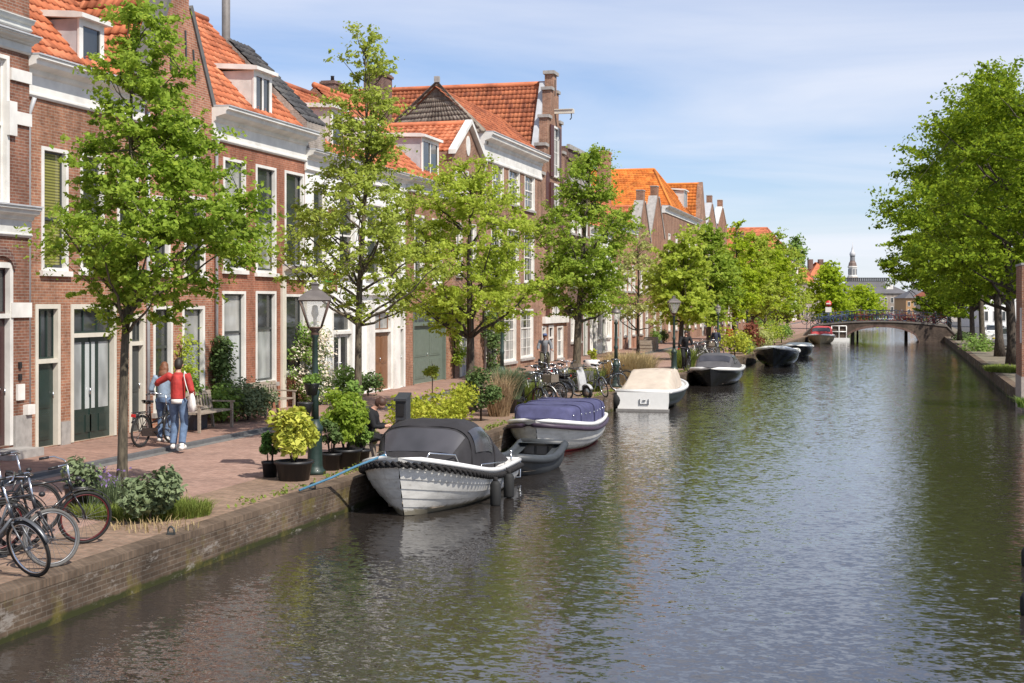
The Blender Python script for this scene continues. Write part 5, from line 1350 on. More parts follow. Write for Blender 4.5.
    def cornice(s, zb, zt, proud=.38, mat=None, frieze=None, y0=None, y1=None, name='cornice', lead=True):
        y0 = s.y0 if y0 is None else y0; y1 = s.y1 if y1 is None else y1; X = s.X; h = zt-zb; mat = mat or WHITE
        pr = [(X-.2, zb), (X+.05, zb), (X+.08, zb+.04), (X+.08, zb+h*.10), (X+.05, zb+h*.13), (X+.05, zb+h*.55), (X+.10, zb+h*.60), (X+.12, zb+h*.70),
              (X+proud*.8, zb+h*.78), (X+proud*.86, zb+h*.88), (X+proud, zb+h*.92), (X+proud, zt), (X-.2, zt+.0)]
        c = MB().prism(pr, 'y', y0-.04, y1+.0).build(name, mat, s.root)
        if lead: MB().prism([(X-.22, zt+.002), (X+proud+.03, zt+.002), (X+proud+.03, zt+.035), (X-.22, zt+.06)], 'y', y0-.045, y1+.005).build('gutter', LEAD, c)
        return c
    def band(s, z0, z1, proud=.04, mat=None, name='stone_band', y0=None, y1=None):
        return MB().box(s.X-.05, s.X+proud, s.y0 if y0 is None else y0, s.y1 if y1 is None else y1, z0, z1).build(name, mat or WHITE, s.root)
    def roof_par(s, rise, back, mat, ov=.12, hip=None, z=None, res=5, tw=.24, rb=None, tri_w=None):
        """ridge parallel to the street"""
        z = s.zt if z is None else z; X = s.X; y0, y1 = s.y0, s.y1
        r0 = y0 if not hip or hip == 'r' else y0+hip_w(back); r1 = y1
        tl = .31*tw/.24
        tiles('roof', s.root, (X+ov, y0, z+.06), (X+ov, y1, z+.06), (X-back, y0, z+rise), (X-back, y1, z+rise), mat, tw=tw, tl=tl, res=res)
        m = MB()
        m.poly([(X-back, y0, z+rise-.02), (X-back, y1, z+rise-.02), (X-back*2, y1, z), (X-back*2, y0, z)])
        m.build('back_roof', mat, s.root)
        g = MB()
        for yy in (y0+.01, y1-.01): g.poly([(X+.0, yy, z-.02), (X-back, yy, z+rise-.05), (X-2*back, yy, z-.02)])
        g.build('gable_end', s.wall, s.root)
        rd = MB(); rd.tube([(X-back, y0, z+rise+.03), (X-back, y1, z+rise+.03)], .12, 8); rd.build('ridge', mat, s.root)
    def roof_perp(s, rise, mat, z=None, ov=0, hipf=0, len_=None, res=5, tw=.24, y0=None, y1=None, x_off=.3, kick=0):
        """ridge square to the street; hipf: depth of a hipped front"""
        z = s.zt if z is None else z; X = s.X-x_off; y0 = s.y0 if y0 is None else y0; y1 = s.y1 if y1 is None else y1; yc = (y0+y1)/2; L_ = len_ or s.D
        tl = .31*tw/.24
        tiles('roof', s.root, (X-L_, y0-ov, z), (X, y0-ov, z), (X-L_, yc, z+rise), (X-hipf, yc, z+rise), mat, tw=tw, tl=tl, res=res)
        tiles('roof', s.root, (X, y1+ov, z), (X-L_, y1+ov, z), (X-hipf, yc, z+rise), (X-L_, yc, z+rise), mat, tw=tw, tl=tl, res=res)
        if hipf: tiles('roof', s.root, (X, y0-ov, z), (X, y1+ov, z), (X-hipf, yc-.02, z+rise), (X-hipf, yc+.02, z+rise), mat, tw=tw, tl=tl, res=res)
        rd = MB(); rd.tube([(X-L_, yc, z+rise+.03), (X-hipf, yc, z+rise+.03)], .13, 8)
        if hipf:
            rd.tube([(X-hipf, yc, z+rise+.03), (X, y0-ov, z+.05)], .11, 7); rd.tube([(X-hipf, yc, z+rise+.03), (X, y1+ov, z+.05)], .11, 7)
        rd.build('ridge', mat, s.root)
        g = MB(); g.poly([(X-L_+.02, y0, z), (X-L_+.02, y1, z), (X-L_+.02, yc, z+rise-.04)]); g.build('back_gable', s.wall, s.root)
    def gable(s, poly, th=.36, name='gable', mat=None):
        """poly: (y, z) outline of the wall above the eave"""
        return MB().prism(poly, 'x', s.X-th, s.X).build(name, mat or s.wall, s.root)
    def dormer(s, y0, y1, z0, z1, xb=.28, depth=2.6, cheek=None, white=None, nwin=1, glass=None, slope=.15, label=None):
        X = s.X-xb; w_ = white or WHITE
        m = MB().box(X-depth, X-.0, y0, y1, z0-.9, z1); d = m.build('dormer', cheek or LEAD, s.root)
        if label: d['label'] = label
        r = MB().prism([(X-depth, z1+.16+slope), (X-depth, z1+.02+slope), (X+.0, z1), (X+.20, z1), (X+.20, z1+.10), (X+.0, z1+.14)], 'y', y0-.14, y1+.14); r.build('dormer_roof', w_, d)
        f = MB(); t = .14
        f.box(X, X+.05, y0-.02, y0+t, z0, z1); f.box(X, X+.05, y1-t, y1+.02, z0, z1); f.box(X, X+.048, y0+t, y1-t, z1-t, z1); f.box(X, X+.07, y0+t, y1-t, z0, z0+.09)
        for k in range(1, nwin): yy = y0+(y1-y0)*k/nwin; f.box(X, X+.045, yy-.05, yy+.05, z0+.09, z1-t)
        fr = f.build('window', w_, d, fix=False)
        q = MB()
        q.poly([(X+.012, y0+t, z0+.09), (X+.012, y1-t, z0+.09), (X+.012, y1-t, z1-t), (X+.012, y0+t, z1-t)])
        q.build('glass', glass or GLASS, d, fix=False)
        k = MB()
        for i in range(nwin):
            b0 = y0+t+(y1-y0-2*t)*i/nwin; b1 = y0+t+(y1-y0-2*t)*(i+1)/nwin
            k.box(X+.01, X+.03, b0+.0, b0+.05, z0+.09, z1-t); k.box(X+.01, X+.03, b1-.05, b1, z0+.09, z1-t)
        k.build('sash', SASHDK, d, fix=False)
        return d
    def chimney(s, x, y, z0, z1, w_=.7, d=.9, mat=None, pots=2):
        c = MB().box(x-w_/2, x+w_/2, y-d/2, y+d/2, z0, z1); c.box(x-w_/2-.06, x+w_/2+.06, y-d/2-.06, y+d/2+.06, z1-.18, z1-.06)
        ch = c.build('chimney', mat or s.wall, s.root)
        for k in range(pots):
            MB().lathe((x, y-d/4+d/2*k if pots > 1 else y, z1), [(.11, 0), (.10, .3), (.12, .34), (.08, .35)], 8).build('chimney_pot', BLACKP, ch)
    def finish(s, side=True, front=True):
        m = MB(); z1 = s.zt
        if front: cutwall(m, s.X, s.y0, s.y1, s.z0-.1, z1, s.holes)
        m.poly([(s.X, s.y0, s.z0-.1), (s.X-s.D, s.y0, s.z0-.1), (s.X-s.D, s.y0, z1), (s.X, s.y0, z1)])
        m.poly([(s.X, s.y1, s.z0-.1), (s.X, s.y1, z1), (s.X-s.D, s.y1, z1), (s.X-s.D, s.y1, s.z0-.1)])
        m.poly([(s.X-s.D, s.y0, s.z0-.1), (s.X-s.D, s.y1, s.z0-.1), (s.X-s.D, s.y1, z1), (s.X-s.D, s.y0, z1)])
        m.poly([(s.X-.3, s.y0, z1-.03), (s.X-.3, s.y1, z1-.03), (s.X-s.D, s.y1, z1-.03), (s.X-s.D, s.y0, z1-.03)])
        m.build('wall', s.wall, s.root, fix=False)
        return s.root

GLASSD = glassmat('half_curtained_glass', (.20, .19, .17))
def downpipe(H, Y_, zt):
    MB().tube([(H.X+.06, Y_, H.z0), (H.X+.06, Y_, zt-.5), (H.X+.2, Y_, zt-.15)], .045, 8).build('drainpipe', LEAD, H.root)
# === A: banded townhouse at the frame edge
XA = XF+.18
A = House('townhouse', 'plum brick townhouse with white stone bands and a dark maroon panelled door', fY(-150, XA), fY(29.5, XA), 13.5, BRK['plum'], X=XA)
ya, yb = A.Y(0), A.Y(28)
A.door(-14, 12.5, 262, 447, MAROON, tr=.27, label='dark maroon panelled front door with transom window')
A.win(-20, 9, 52, 206, glass=GLASSC, mid=.55)
A.win(-100, -60, 60, 215); A.win(-100, -60, 280, 420)
zc_ = A.Z(14, 216); A.cornice(zc_-.42, zc_+.18, .30, OFFW, name='string_course')
zt_ = A.Z(14, 44); A.cornice(zt_-.15, zt_+.18, .28, OFFW, name='upper_cornice')
zt_ = A.Z(14, 22); A.cornice(zt_-.12, zt_+.12, .16, OFFW, name='upper_cornice', lead=False)
A.cornice(12.9, 13.5, .45)
for px, py, h in ((27, 78, .24), (26, 120, .26), (26, 310, .30)):
    z = A.Z(px, py); A.band(z-h/2, z+h/2, .05, y0=A.Y(10), y1=A.y1+.02)
z = A.Z(12, 118); A.band(z-.36, z+.32, .09, y0=A.Y(6), y1=A.Y(13.5), name='keystone_block')
z = A.Z(14, 412); A.band(z-.08, z+.12, .12, y0=A.Y(23), y1=A.y1+.03, name='scraper_block')
A.band(SW-.1, SW+.78, .06, STONE, 'plinth', y0=A.Y(13.2)); A.band(A.Z(20, 400), A.Z(20, 384), .05, y0=A.Y(16), y1=A.Y(23))
# arched hood over the door
hood = MB(); yc = (A.Y(-14)+A.Y(12.5))/2; rr_ = (A.Y(12.5)-A.Y(-14))/2; zh = A.Z(2, 268)
pts = [(yc+math.cos(t)*rr_*1.12, zh+math.sin(t)*.42) for t in np.linspace(0, PI, 15)]; pin = [(yc+math.cos(t)*rr_*.92, zh+math.sin(t)*.24) for t in np.linspace(PI, 0, 15)]
for i in range(14):
    hood.prism([pts[i], pts[i+1], pin[13-i], pin[14-i]], 'x', XA-.02, XA+.06)
hood.build('door_hood', BRK['dark'], A.root)
MB().box(XA, XA+.62, A.Y(-16), A.Y(17), SW-.02, SW+.16).build('doorstep', STONE, A.root)
for k, py in enumerate((365, 377)):
    z = A.Z(19, py); MB().box(XA, XA+.04, A.Y(18), A.Y(20.5), z-.07, z+.06).build('bell_plate', BLACKP, A.root)
A.finish()

# === B: brick house with orange roof and dormer
yB0, yB1 = fY(29.5, XA)+.01, fY(143)
zB = fz(31, 58)
B = House('brick_house', 'rosy brick house with white cornice, grey dormer and olive blinds beside the banded townhouse', yB0, yB1, zB-.1, BRK['rose'])
B.cornice(fz(31, 97), zB, .42)
for a, b in ((41, 68), (80, 104), (117, 138)):
    c = (a+b)/2; off = (c-54)*.28*.55
    B.win(a, b, 148+off, 271-off*.05, mid=.42, glass=GLASSB if a < 60 else GLASS, sash=SASHDK, sill=WHITE)
B.door(35, 60, 304, 448, DGREEN, tr=.38, tmun=3, fw=.10, label='narrow dark green front door with tall transom', white=CREAM)
B.door(70.5, 116, 304, 441, DGREEN, tr=.20, panes=3, tmun=3, glassin=GLASSF, white=CREAM, label='wide dark green door with three frosted panes')
B.door(129, 145, 314, 436, SASHDK, tr=.22, white=CREAM)
B.band(SW-.1, SW+.50, .03, STONE, 'plinth', y0=B.Y(60.5), y1=B.Y(69.5))
B.roof_par(5.4, 4.6, TILE_O)
dz0, dz1 = fz(85, 77, XF-.3), fz(85, 21, XF-.3)
B.dormer(fY(77, XF-.3), fY(101, XF-.3), dz0, dz1, depth=3.4, cheek=LEAD, slope=.25, label='dormer with light grey cheeks and white frame')
MB().tube([(XF-3.6, fY(165), zB+3.6), (XF-3.6, fY(165), zB+5.6)], .13, 10).build('flue_pipe', LEAD, B.root)
z = fz(125, 361); MB().box(XF, XF+.02, fY(123.5), fY(127.5), z-.14, z+.14).build('number_plate', M('enamel_sign', (.25, .3, .42), .3), B.root)
downpipe(B, B.y0+.14, zB-.7); B.finish()

# === B2: spout-gabled house
y0, y1 = fY(143), fY(212.5); zE = fz(212, 106)
B2 = House('gabled_house', 'orange brick spout gable house with white attic window and climbing plant', y0, y1, zE-.1, BRK['orange'])
yc = (y0+y1)/2; hw = (y1-y0)/2; ap = zE+(hw-.55)*1.85
B2.gable([(y0, zE-.1), (y1, zE-.1), (yc+.5, ap), (yc+.5, ap+.9), (yc-.5, ap+.9), (yc-.5, ap)], .4)
vg = MB()
for sgn in (-1, 1):
    p = [(yc+sgn*hw, zE-.1), (yc+sgn*(hw+.13), zE+.02), (yc+sgn*.62, ap+.10), (yc+sgn*.5, ap)]
    vg.prism(p, 'x', XF-.46, XF+.05)
vg.build('gable_coping', M('dark_lead', (.13, .125, .12), .6), B2.root)
MB().box(XF-.44, XF+.08, yc-.58, yc+.58, ap+.9, ap+1.02).build('gable_cap', STONE, B2.root)
w2 = B2.win(172, 195, 116, 168, mid=0, mun=(2, 2), fw=.12, sill=WHITE); B2.holes.pop()
for o_ in [w2]+list(w2.children): o_.location.x += .135 if o_ is w2 else 0
B2.win(152, 170, 196, 272, mid=.5, sash=SASHDK, sill=WHITE); B2.win(184, 205, 196, 276, mid=.5, sash=SASHDK, sill=WHITE)
B2.win(153, 172.5, 306, 412, mid=.62, sash=SASHDK, glass=GLASS, low=GLASS, sill=STONE); B2.win(182, 204.5, 306, 398, mid=.62, sash=SASHDK, glass=GLASSC, low=GLASSF, sill=STONE)
an = MB()
for dy, z in ((-.45, ap-1.3), (.3, ap-1.0), (.75, zE+.9), (-.2, zE+3.2)): an.obox((XF+.02, yc+dy, z), (.03, .05, .8), Matrix.Rotation(R(12*dy), 3, 'X'))
an.build('wall_anchor', SASHDK, B2.root)
B2.roof_perp((hw)*1.6, TILE_O, z=zE-.1, x_off=.4); B2.finish()
bn = MB().tube([(XF+.03, fY(147), SW), (XF+.03, fY(147), zE-.6)], .05, 8); bn.build('drainpipe', LEAD, B2.root)

# === C: red painted house with a deep white cornice
y0, y1 = fY(212.5), fY(305); zC = fz(213, 107)
C = House('red_house', 'red painted brick house with deep white cornice and a white framed dormer', y0, y1, zC-.1, BRK['redpaint'])
C.cornice(fz(213, 140), zC, .48)
C.win(223, 245.5, 159, 270, mid=.5, sash=SASHDK, glass=GLASSC, low=GLASSC, sill=WHITE); C.win(255.5, 276, 166, 273, mid=.5, sash=SASHDK, glass=GLASS, low=GLASSC, sill=WHITE); C.win(284.5, 304, 172, 276, mid=.5, sash=SASHDK, sill=WHITE)
C.win(222, 245.5, 291, 392, mid=.60, sash=SASHDK, glass=GLASSC, low=GLASSF); C.win(255.5, 276, 291, 383, mid=.60, sash=SASHDK, glass=GLASS, low=GLASSF)
C.win(284.5, 304, 294, 372, mid=.6, sash=SASHDK)
zk = fz(296, 274); C.cornice(zk-.12, zk+.22, .30, CREAM, y0=C.Y(283), y1=C.y1, name='shop_cornice')
MB().box(XF+.0, XF+.07, C.Y(280.5), C.Y(284.3), SW, zk-.12).box(XF+.0, XF+.07, C.Y(304.2), C.y1, SW, zk-.12).build('pilaster', CREAM, C.root)
C.roof_par(3.7, 3.3, TILE_O)
C.dormer(fY(252, XF-.3), fY(269.5, XF-.3), fz(260, 119, XF-.3), fz(260, 73, XF-.3), depth=3.0, cheek=OFFW, nwin=2, slope=.2, label='dormer with off-white cheeks and two narrow panes')
MB().tube([(XF-6, fY(226, XF-6), zC), (XF-6, fY(226, XF-6), zC+8.5)], .15, 12).build('flue_pipe', M('sooty_flue', (.17, .155, .145), .6), C.root)
downpipe(C, C.y0+.12, zC-.5); C.finish()

# === D: white plastered house with the grey tiled end and orange roof
y0, y1 = fY(305), fY(405.5); zD = fz(360, 165)
D = House('white_house', 'white plastered canal house with a brown double door and orange roof', y0, y1, zD, STUCCO)
D.cornice(zD-.6, zD+.02, .35)
D.win(338, 355, 196, 275, mid=.5, sash=WHITE); D.win(366, 382, 203, 277, mid=.5); D.win(388, 401, 210, 282, mid=.5); D.win(312, 327, 186, 270, mid=.5)
D.door(332, 352.5, 309, 400, WHITE, tr=.24, panes=2, glassin=GLASS, tmun=1, label='white glazed double door')
D.door(373, 391.5, 309, 394, BROWNWOOD, tr=.24, trglass=GLASSC, double=True, label='varnished brown double door with grey transom', tmun=2)
D.door(398.5, 404, 310, 390, SAGE, tr=.2, tmun=1)
for a, b in ((355.5, 359), (366.5, 372.5), (392.2, 398)):
    MB().box(XF, XF+.10, D.Y(a), D.Y(b), SW-.02, D.Z((a+b)/2, 300)).build('pilaster', WHITE, D.root)
z = D.Z(385, 292); D.band(z-.12, z+.22, .14, WHITE, 'door_cornice', y0=D.Y(355), y1=D.y1)
pb = MB()
for px, py, w_, h_ in ((333, 283, .7, .5), (331, 220, .5, .7), (361, 240, .4, .8)):
    yy, zz = D.Y(px), D.Z(px, py); pb.box(XF-.01, XF+.012, yy-w_/2, yy+w_/2, zz-h_/2, zz+h_/2)
pb.build('brick_patch', BRK['rose'], D.root)
MB().box(XF+.02, XF+.07, D.Y(318), D.Y(334), D.Z(326, 279), D.Z(326, 275.5), 0).box(XF+.02, XF+.07, D.Y(318), D.Y(334), D.Z(326, 275.5), D.Z(326, 271.5), 1).box(XF+.021, XF+.069, D.Y(318)+.4, D.Y(334)-.01, D.Z(326, 282), D.Z(326, 279), 2).build('shop_board', [WHITE, SIGRED, M('leaf_green_paint', (.05, .35, .06), .4)], D.root)
# grey tiled strip against the red house, then the orange slope
ys = y0+1.5
tiles('grey_roof', D.root, (XF+.05, y0, zD+.9), (XF+.05, ys, zD+.9), (XF-2.6, y0, zD+3.55), (XF-2.6, ys, zD+3.55), TILE_G, amp=.05)
MB().prism([(XF+.05, zD-.02), (XF+.05, zD+.9), (XF-2.6, zD+3.5), (XF-5.3, zD-.02)], 'y', y0+.01, ys-.02).build('party_wall', BRK['grey'], D.root)
tiles('roof', D.root, (XF+.1, ys, zD+.06), (XF+.1, y1, zD+.06), (XF-3.6, ys, zD+3.1), (XF-3.6, y1, zD+3.1), TILE_O)
MB().poly([(XF-3.6, ys, zD+3.08), (XF-3.6, y1, zD+3.08), (XF-8, y1, zD-.3), (XF-8, ys, zD-.3)]).build('back_roof', TILE_O, D.root)
MB().poly([(XF, y1-.01, zD-.02), (XF-3.6, y1-.01, zD+3.05), (XF-7.2, y1-.01, zD-.02)]).build('gable_end', BRK['grey'], D.root)
MB().tube([(XF-3.6, ys, zD+3.13), (XF-3.6, y1, zD+3.13)], .12, 8).build('ridge', TILE_O, D.root)
D.dormer(fY(330, XF-.5), fY(342, XF-.5), zD+.35, zD+1.75, xb=.5, depth=2.4, cheek=OFFW, slope=.1)
D.dormer(fY(363, XF-.5), fY(374, XF-.5), zD+.35, zD+1.65, xb=.5, depth=2.4, cheek=OFFW, slope=.1)
D.finish()

# === D2: small house with the green gate and grey dormer
y0, y1 = fY(405.5), fY(452); zD2 = fz(420, 181)
D2 = House('gate_house', 'small brick house with a wide sage green gate and a zinc clad dormer', y0, y1, zD2, BRK['rose'])
D2.cornice(zD2-.5, zD2+.03, .35, OFFW)
D2.door(413, 445.5, 305, 387, SAGE, tr=.22, tmun=5, trglass=GLASS, white=SAGE, double=True, label='wide sage green coach gate with a row of small panes')
D2.win(414, 424, 215, 285, mid=.5); D2.win(432, 442, 219, 285, mid=.5)
D2.roof_par(3.5, 3.6, TILE_O)
zz0, zz1 = fz(424, 176, XF-.35), fz(424, 138, XF-.35)
D2.dormer(fY(421, XF-.35), fY(437.5, XF-.35), zz0, zz1, xb=.35, depth=3.0, cheek=LEAD, nwin=2, slope=.1, label='zinc clad dormer with white eaves board')
D2.chimney(XF-5.4, fY(378, XF-5.4), zD2+1, fz(383, 76, XF-5.4), .9, 1.3, BRK['dark'], 2)
D2.finish()

# === E: little gable with white bargeboards
y0, y1 = fY(452), fY(482.5); zE_ = fz(452, 150)
E = House('pedimented_house', 'narrow brick house with white edged pediment, small oval and ivy by its door', y0-.0, y1, zE_-.05, BRK['brown'])
gy0, gy1 = y0, y1; yc = (gy0+gy1)/2; ap = fz(463, 119)
E.gable([(gy0, zE_-.05), (gy1, zE_-.05), (yc, ap-.1)], .3)
vg = MB()
for sg, yy in ((-1, gy0), (1, gy1)):
    vg.prism([(yy+sg*.16, zE_-.16), (yy+sg*.16, zE_+.02), (yc, ap+.06), (yc, ap-.12)], 'x', XF-.1, XF+.2)
vg.build('bargeboard', WHITE, E.root)
ov = MB(); pr = [(yc+.28*math.cos(t), ap-1.05+.42*math.sin(t)) for t in np.linspace(0, 2*PI, 20)[:-1]]; ov.prism(pr, 'x', XF-.02, XF+.035); ov.build('oval_plaque', WHITE, E.root)
for a, b in ((454.5, 457.5), (460, 463), (465.5, 468.5)):
    E.win(a, b, 171, 196, mid=0, fw=.07, sill=False)
E.win(456, 462, 222, 275, mid=.5); E.win(469, 476, 224, 277, mid=.5)
E.door(459.5, 473, 330, 386, LEAD, tr=.0, panes=1, glassin=GLASSC, white=CREAM, fw=.32, label='grey door in a broad cream surround')
rs_ = (ap-zE_-.1)
E.roof_perp(rs_, TILE_O, z=zE_-.02, x_off=.1, len_=8)
E.finish()

# === F: brown brick house with white cornice, three windows
y0, y1 = fY(482.5), fY(541); zF = fz(482.5, 132)
Fh = House('brown_house', 'brown brick house with tall white cornice and white sash windows beside the stepped gable', y0, y1, zF-.1, BRK['brown'])
Fh.cornice(fz(482.5, 160), zF, .5)
for a, b, t_, b_ in ((492, 503.5, 163, 198), (508.5, 519.5, 168, 204.5), (524.5, 534.5, 172, 210)): Fh.win(a, b, t_, b_, mid=.5, mun=(2, 4), sill=STONE)
for a, b, t_, b_ in ((491, 502, 225, 281), (507.5, 518.5, 229, 282), (524, 534, 232, 283)): Fh.win(a, b, t_, b_, mid=.5, mun=(2, 4), sill=STONE)
for a, b, t_, b_ in ((502.5, 516, 309, 362), (520.5, 533, 309, 358)): Fh.win(a, b, t_, b_, mid=.62, mun=(3, 5), low=GLASSC, sill=STONE)
Fh.door(486, 496, 309, 372, DGREEN, tr=.25, tmun=2)
rise = fz(482.5, 132)*0+2.1
tiles('roof', Fh.root, (XF+.1, y0, zF+.04), (XF+.1, y1, zF+.04), (XF-2.2, y0, zF+rise), (XF-2.2, y1, zF+rise), TILE_R)
MB().poly([(XF-2.2, y0, zF+rise-.02), (XF-2.2, y1, zF+rise-.02), (XF-4.6, y1, zF-.2), (XF-4.6, y0, zF-.2)]).build('back_roof', TILE_R, Fh.root)
CEM = M('rendered_cement', (.30, .275, .245), .9, var=.35, scale=3, bmp=.3)
MB().prism([(XF+.15, zF-.5), (XF+.15, zF+.05), (XF-2.2, zF+rise+.22), (XF-4.9, zF-.1), (XF-4.9, zF-1.5)], 'y', y0+.30, y0+.42).build('end_gable', CEM, Fh.root)
tiles('hip_roof', Fh.root, (XF-4.9, y0-.15, zF-.3), (XF+.12, y0-.15, zF-.02), (XF-2.25, y0+.35, zF+rise+.2), (XF-2.15, y0+.35, zF+rise+.2), TILE_M, amp=.03)
MB().tube([(XF+.12, y0-.1, zF+.02), (XF-2.2, y0+.36, zF+rise+.22), (XF-4.9, y0-.1, zF-.25)], .09, 7).build('hip_ridge', TILE_M, Fh.root)
MB().obox((XF-2.2, y0+.36, zF+rise+.34), (.22, .2, .26)).build('finial', STONE, Fh.root)
downpipe(Fh, Fh.y0+.2, zF-.8); Fh.finish()

# === G: stepped gable warehouse house
y0, y1 = fY(541), fY(567.5); yc = (y0+y1)/2; hw = (y1-y0)/2
zG0 = fz(567, 212); zTop = fz(556, 76)
G = House('stepped_gable_house', 'tall brown stepped gable house with hoist beam and dark red shutters', y0, y1, zG0, BRK['brown'], D=17)
st = []; ns = 4; hs = (zTop-.9-zG0)/ns
for k in range(ns):
    w0 = hw*(1-k/ns*.93)
    st.append((w0, zG0+hs*k, zG0+hs*(k+1)))
outl = [(yc-hw, zG0)]
for w0, a, b in st: outl += [(yc-w0, a), (yc-w0, b)]
outl += [(yc-.42, zTop-.9), (yc-.42, zTop), (yc+.42, zTop), (yc+.42, zTop-.9)]
for w0, a, b in reversed(st): outl += [(yc+w0, b), (yc+w0, a)]
cl = []
for p in outl:
    if not cl or (abs(p[0]-cl[-1][0])+abs(p[1]-cl[-1][1])) > 1e-4: cl.append(p)
G.gable(cl, .45)
cp = MB(); w_prev = None
for i, (w0, a, b) in enumerate(st):
    w1 = st[i+1][0] if i+1 < len(st) else .42
    for sg in (-1, 1):
        yA, yB = sorted((yc+sg*(w0+.09), yc+sg*(w1)))
        cp.box(XF-.52, XF+.09, yA, yB, b+.002, b+.16)
cp.box(XF-.52, XF+.1, yc-.55, yc+.55, zTop+.002, zTop+.18)
cp.build('coping', STONE, G.root)
# opening column with shutters
def applied(H, y0_, y1_, z0_, z1_, name='window', mun=(2, 3), proud=.10, glass=GLASS, shut=None):
    X = H.X; m = MB(); t = .11
    m.box(X-.03, X+proud, y0_, y0_+t, z0_, z1_); m.box(X-.03, X+proud, y1_-t, y1_, z0_, z1_); m.box(X-.03, X+proud-.003, y0_+t, y1_-t, z1_-t, z1_); m.box(X-.03, X+proud+.03, y0_+t, y1_-t, z0_, z0_+.1)
    for i in range(1, mun[0]): yy = y0_+(y1_-y0_)*i/mun[0]; m.box(X-.02, X+.03, yy-.03, yy+.03, z0_+.1, z1_-t)
    for j in range(1, mun[1]): zz = z0_+(z1_-z0_)*j/mun[1]; m.box(X-.02, X+.028, y0_+t, y1_-t, zz-.02, zz+.02)
    f = m.build(name, WHITE, H.root, fix=False)
    MB().poly([(X+.008, y0_+t, z0_+.1), (X+.008, y1_-t, z0_+.1), (X+.008, y1_-t, z1_-t), (X+.008, y0_+t, z1_-t)]).build('glass', glass, f, fix=False)
    if shut:
        for sg, yy in ((-1, y0_), (1, y1_)):
            q = MB().obox((X+.075, yy+sg*.31, (z0_+z1_)/2), (.05, .58, (z1_-z0_)), Matrix.Rotation(R(sg*4), 3, 'Z')); q.build('shutter', shut, f)
    return f
SHUT = M('oxblood_shutter_paint', (.085, .026, .02), .5, var=.15)
za, zb_ = fz(555, 178), fz(555, 127)
applied(G, yc-.62, yc+.62, za, zb_, mun=(2, 4), shut=SHUT)
za, zb_ = fz(555, 222), fz(555, 184)
applied(G, yc-.62, yc+.62, za, zb_, mun=(2, 3), shut=SHUT)
applied(G, yc-.62, yc+.62, fz(555, 316), fz(555, 250), mun=(2, 4))
ar = MB()
def archp(ycn, w_, z0_, z1_): return [(ycn-w_, z0_), (ycn+w_, z0_), (ycn+w_, z1_)]+[(ycn+w_*math.cos(t), z1_+w_*math.sin(t)) for t in np.linspace(0, PI, 9)[1:-1]]+[(ycn-w_, z1_)]
for sg in (-1, 1):
    for (pa, pb_) in ((210, 182), (262, 230), (316, 290)):
        ar.prism(archp(yc+sg*1.62, .42, fz(555, pa), fz(555, pb_)), 'x', XF-.05, XF+.02)
ar.build('blind_arch', SHUT, G.root)
lz = fz(555, 320); MB().box(XF-.02, XF+.16, y0+.3, y1-.3, lz-.15, lz+.2).build('stone_lintel', WHITE, G.root)
G.door(548.5, 553.5, 325, 366, MAROON, tr=.3, tmun=1, fw=.14)
G.win(541.8, 546, 326, 362, mid=.55, mun=(2, 0)); G.win(557, 563, 326, 358, mid=.55, mun=(2, 0))
zb_ = fz(556, 113)
MB().box(XF-.2, XF+1.05, yc-.09, yc+.09, zb_-.09, zb_+.11).box(XF-.1, XF+1.0, yc-.14, yc+.14, zb_+.11, zb_+.15).build('hoist_beam', CREAM, G.root)
MB().tube([(XF+.9, yc, zb_-.09), (XF+.9, yc, zb_-.33), (XF+.82, yc, zb_-.42)], .03, 6).build('hoist_hook', SASHDK, G.root)
an = MB()
for dy in (-.9, .9): an.box(XF, XF+.04, yc+dy-.03, yc+dy+.03, zG0+hs*1.2, zG0+hs*1.9)
an.box(XF, XF+.04, yc-.03, yc+.03, zTop-.2-.9, zTop-.25); an.build('wall_anchor', SASHDK, G.root)
zr = fz(545, 84, XF-.5)
# steep roof, bellied like the old tiled roofs: two pitches
X_ = XF-.45; zmid = zG0+(zr-zG0)*.28
for sg in (-1, 1):
    ye, ym = yc+sg*(hw+.02), yc+sg*hw*.86
    a, b = ((X_-16, ye, zG0-.4), (X_, ye, zG0-.4)); c_, d_ = ((X_-16, ym, zmid), (X_, ym, zmid)); e_, f_ = ((X_-16, yc, zr), (X_, yc, zr))
    if sg < 0: tiles('roof', G.root, a, b, c_, d_, TILE_R); tiles('roof', G.root, c_, d_, e_, f_, TILE_R)
    else: tiles('roof', G.root, b, a, d_, c_, TILE_R); tiles('roof', G.root, d_, c_, f_, e_, TILE_R)
MB().tube([(X_, yc, zr+.04), (X_-16, yc, zr+.04)], .14, 8).build('ridge', TILE_O, G.root)
fl = MB(); fl.prism([(yc-hw-.02, zG0), (yc-hw*.86-.05, zmid+.1), (yc-.3, zr+.1), (yc-.15, zr-.2), (yc-hw*.8, zmid-.3), (yc-hw+.1, zG0-.4)], 'x', XF-.75, XF-.449); fl.build('lead_flashing', LEAD, G.root)
G.chimney(XF-12.5, yc-.3, zr-2, zr+.55, .8, 1.4, BRK['dark'], 1)
G.finish()

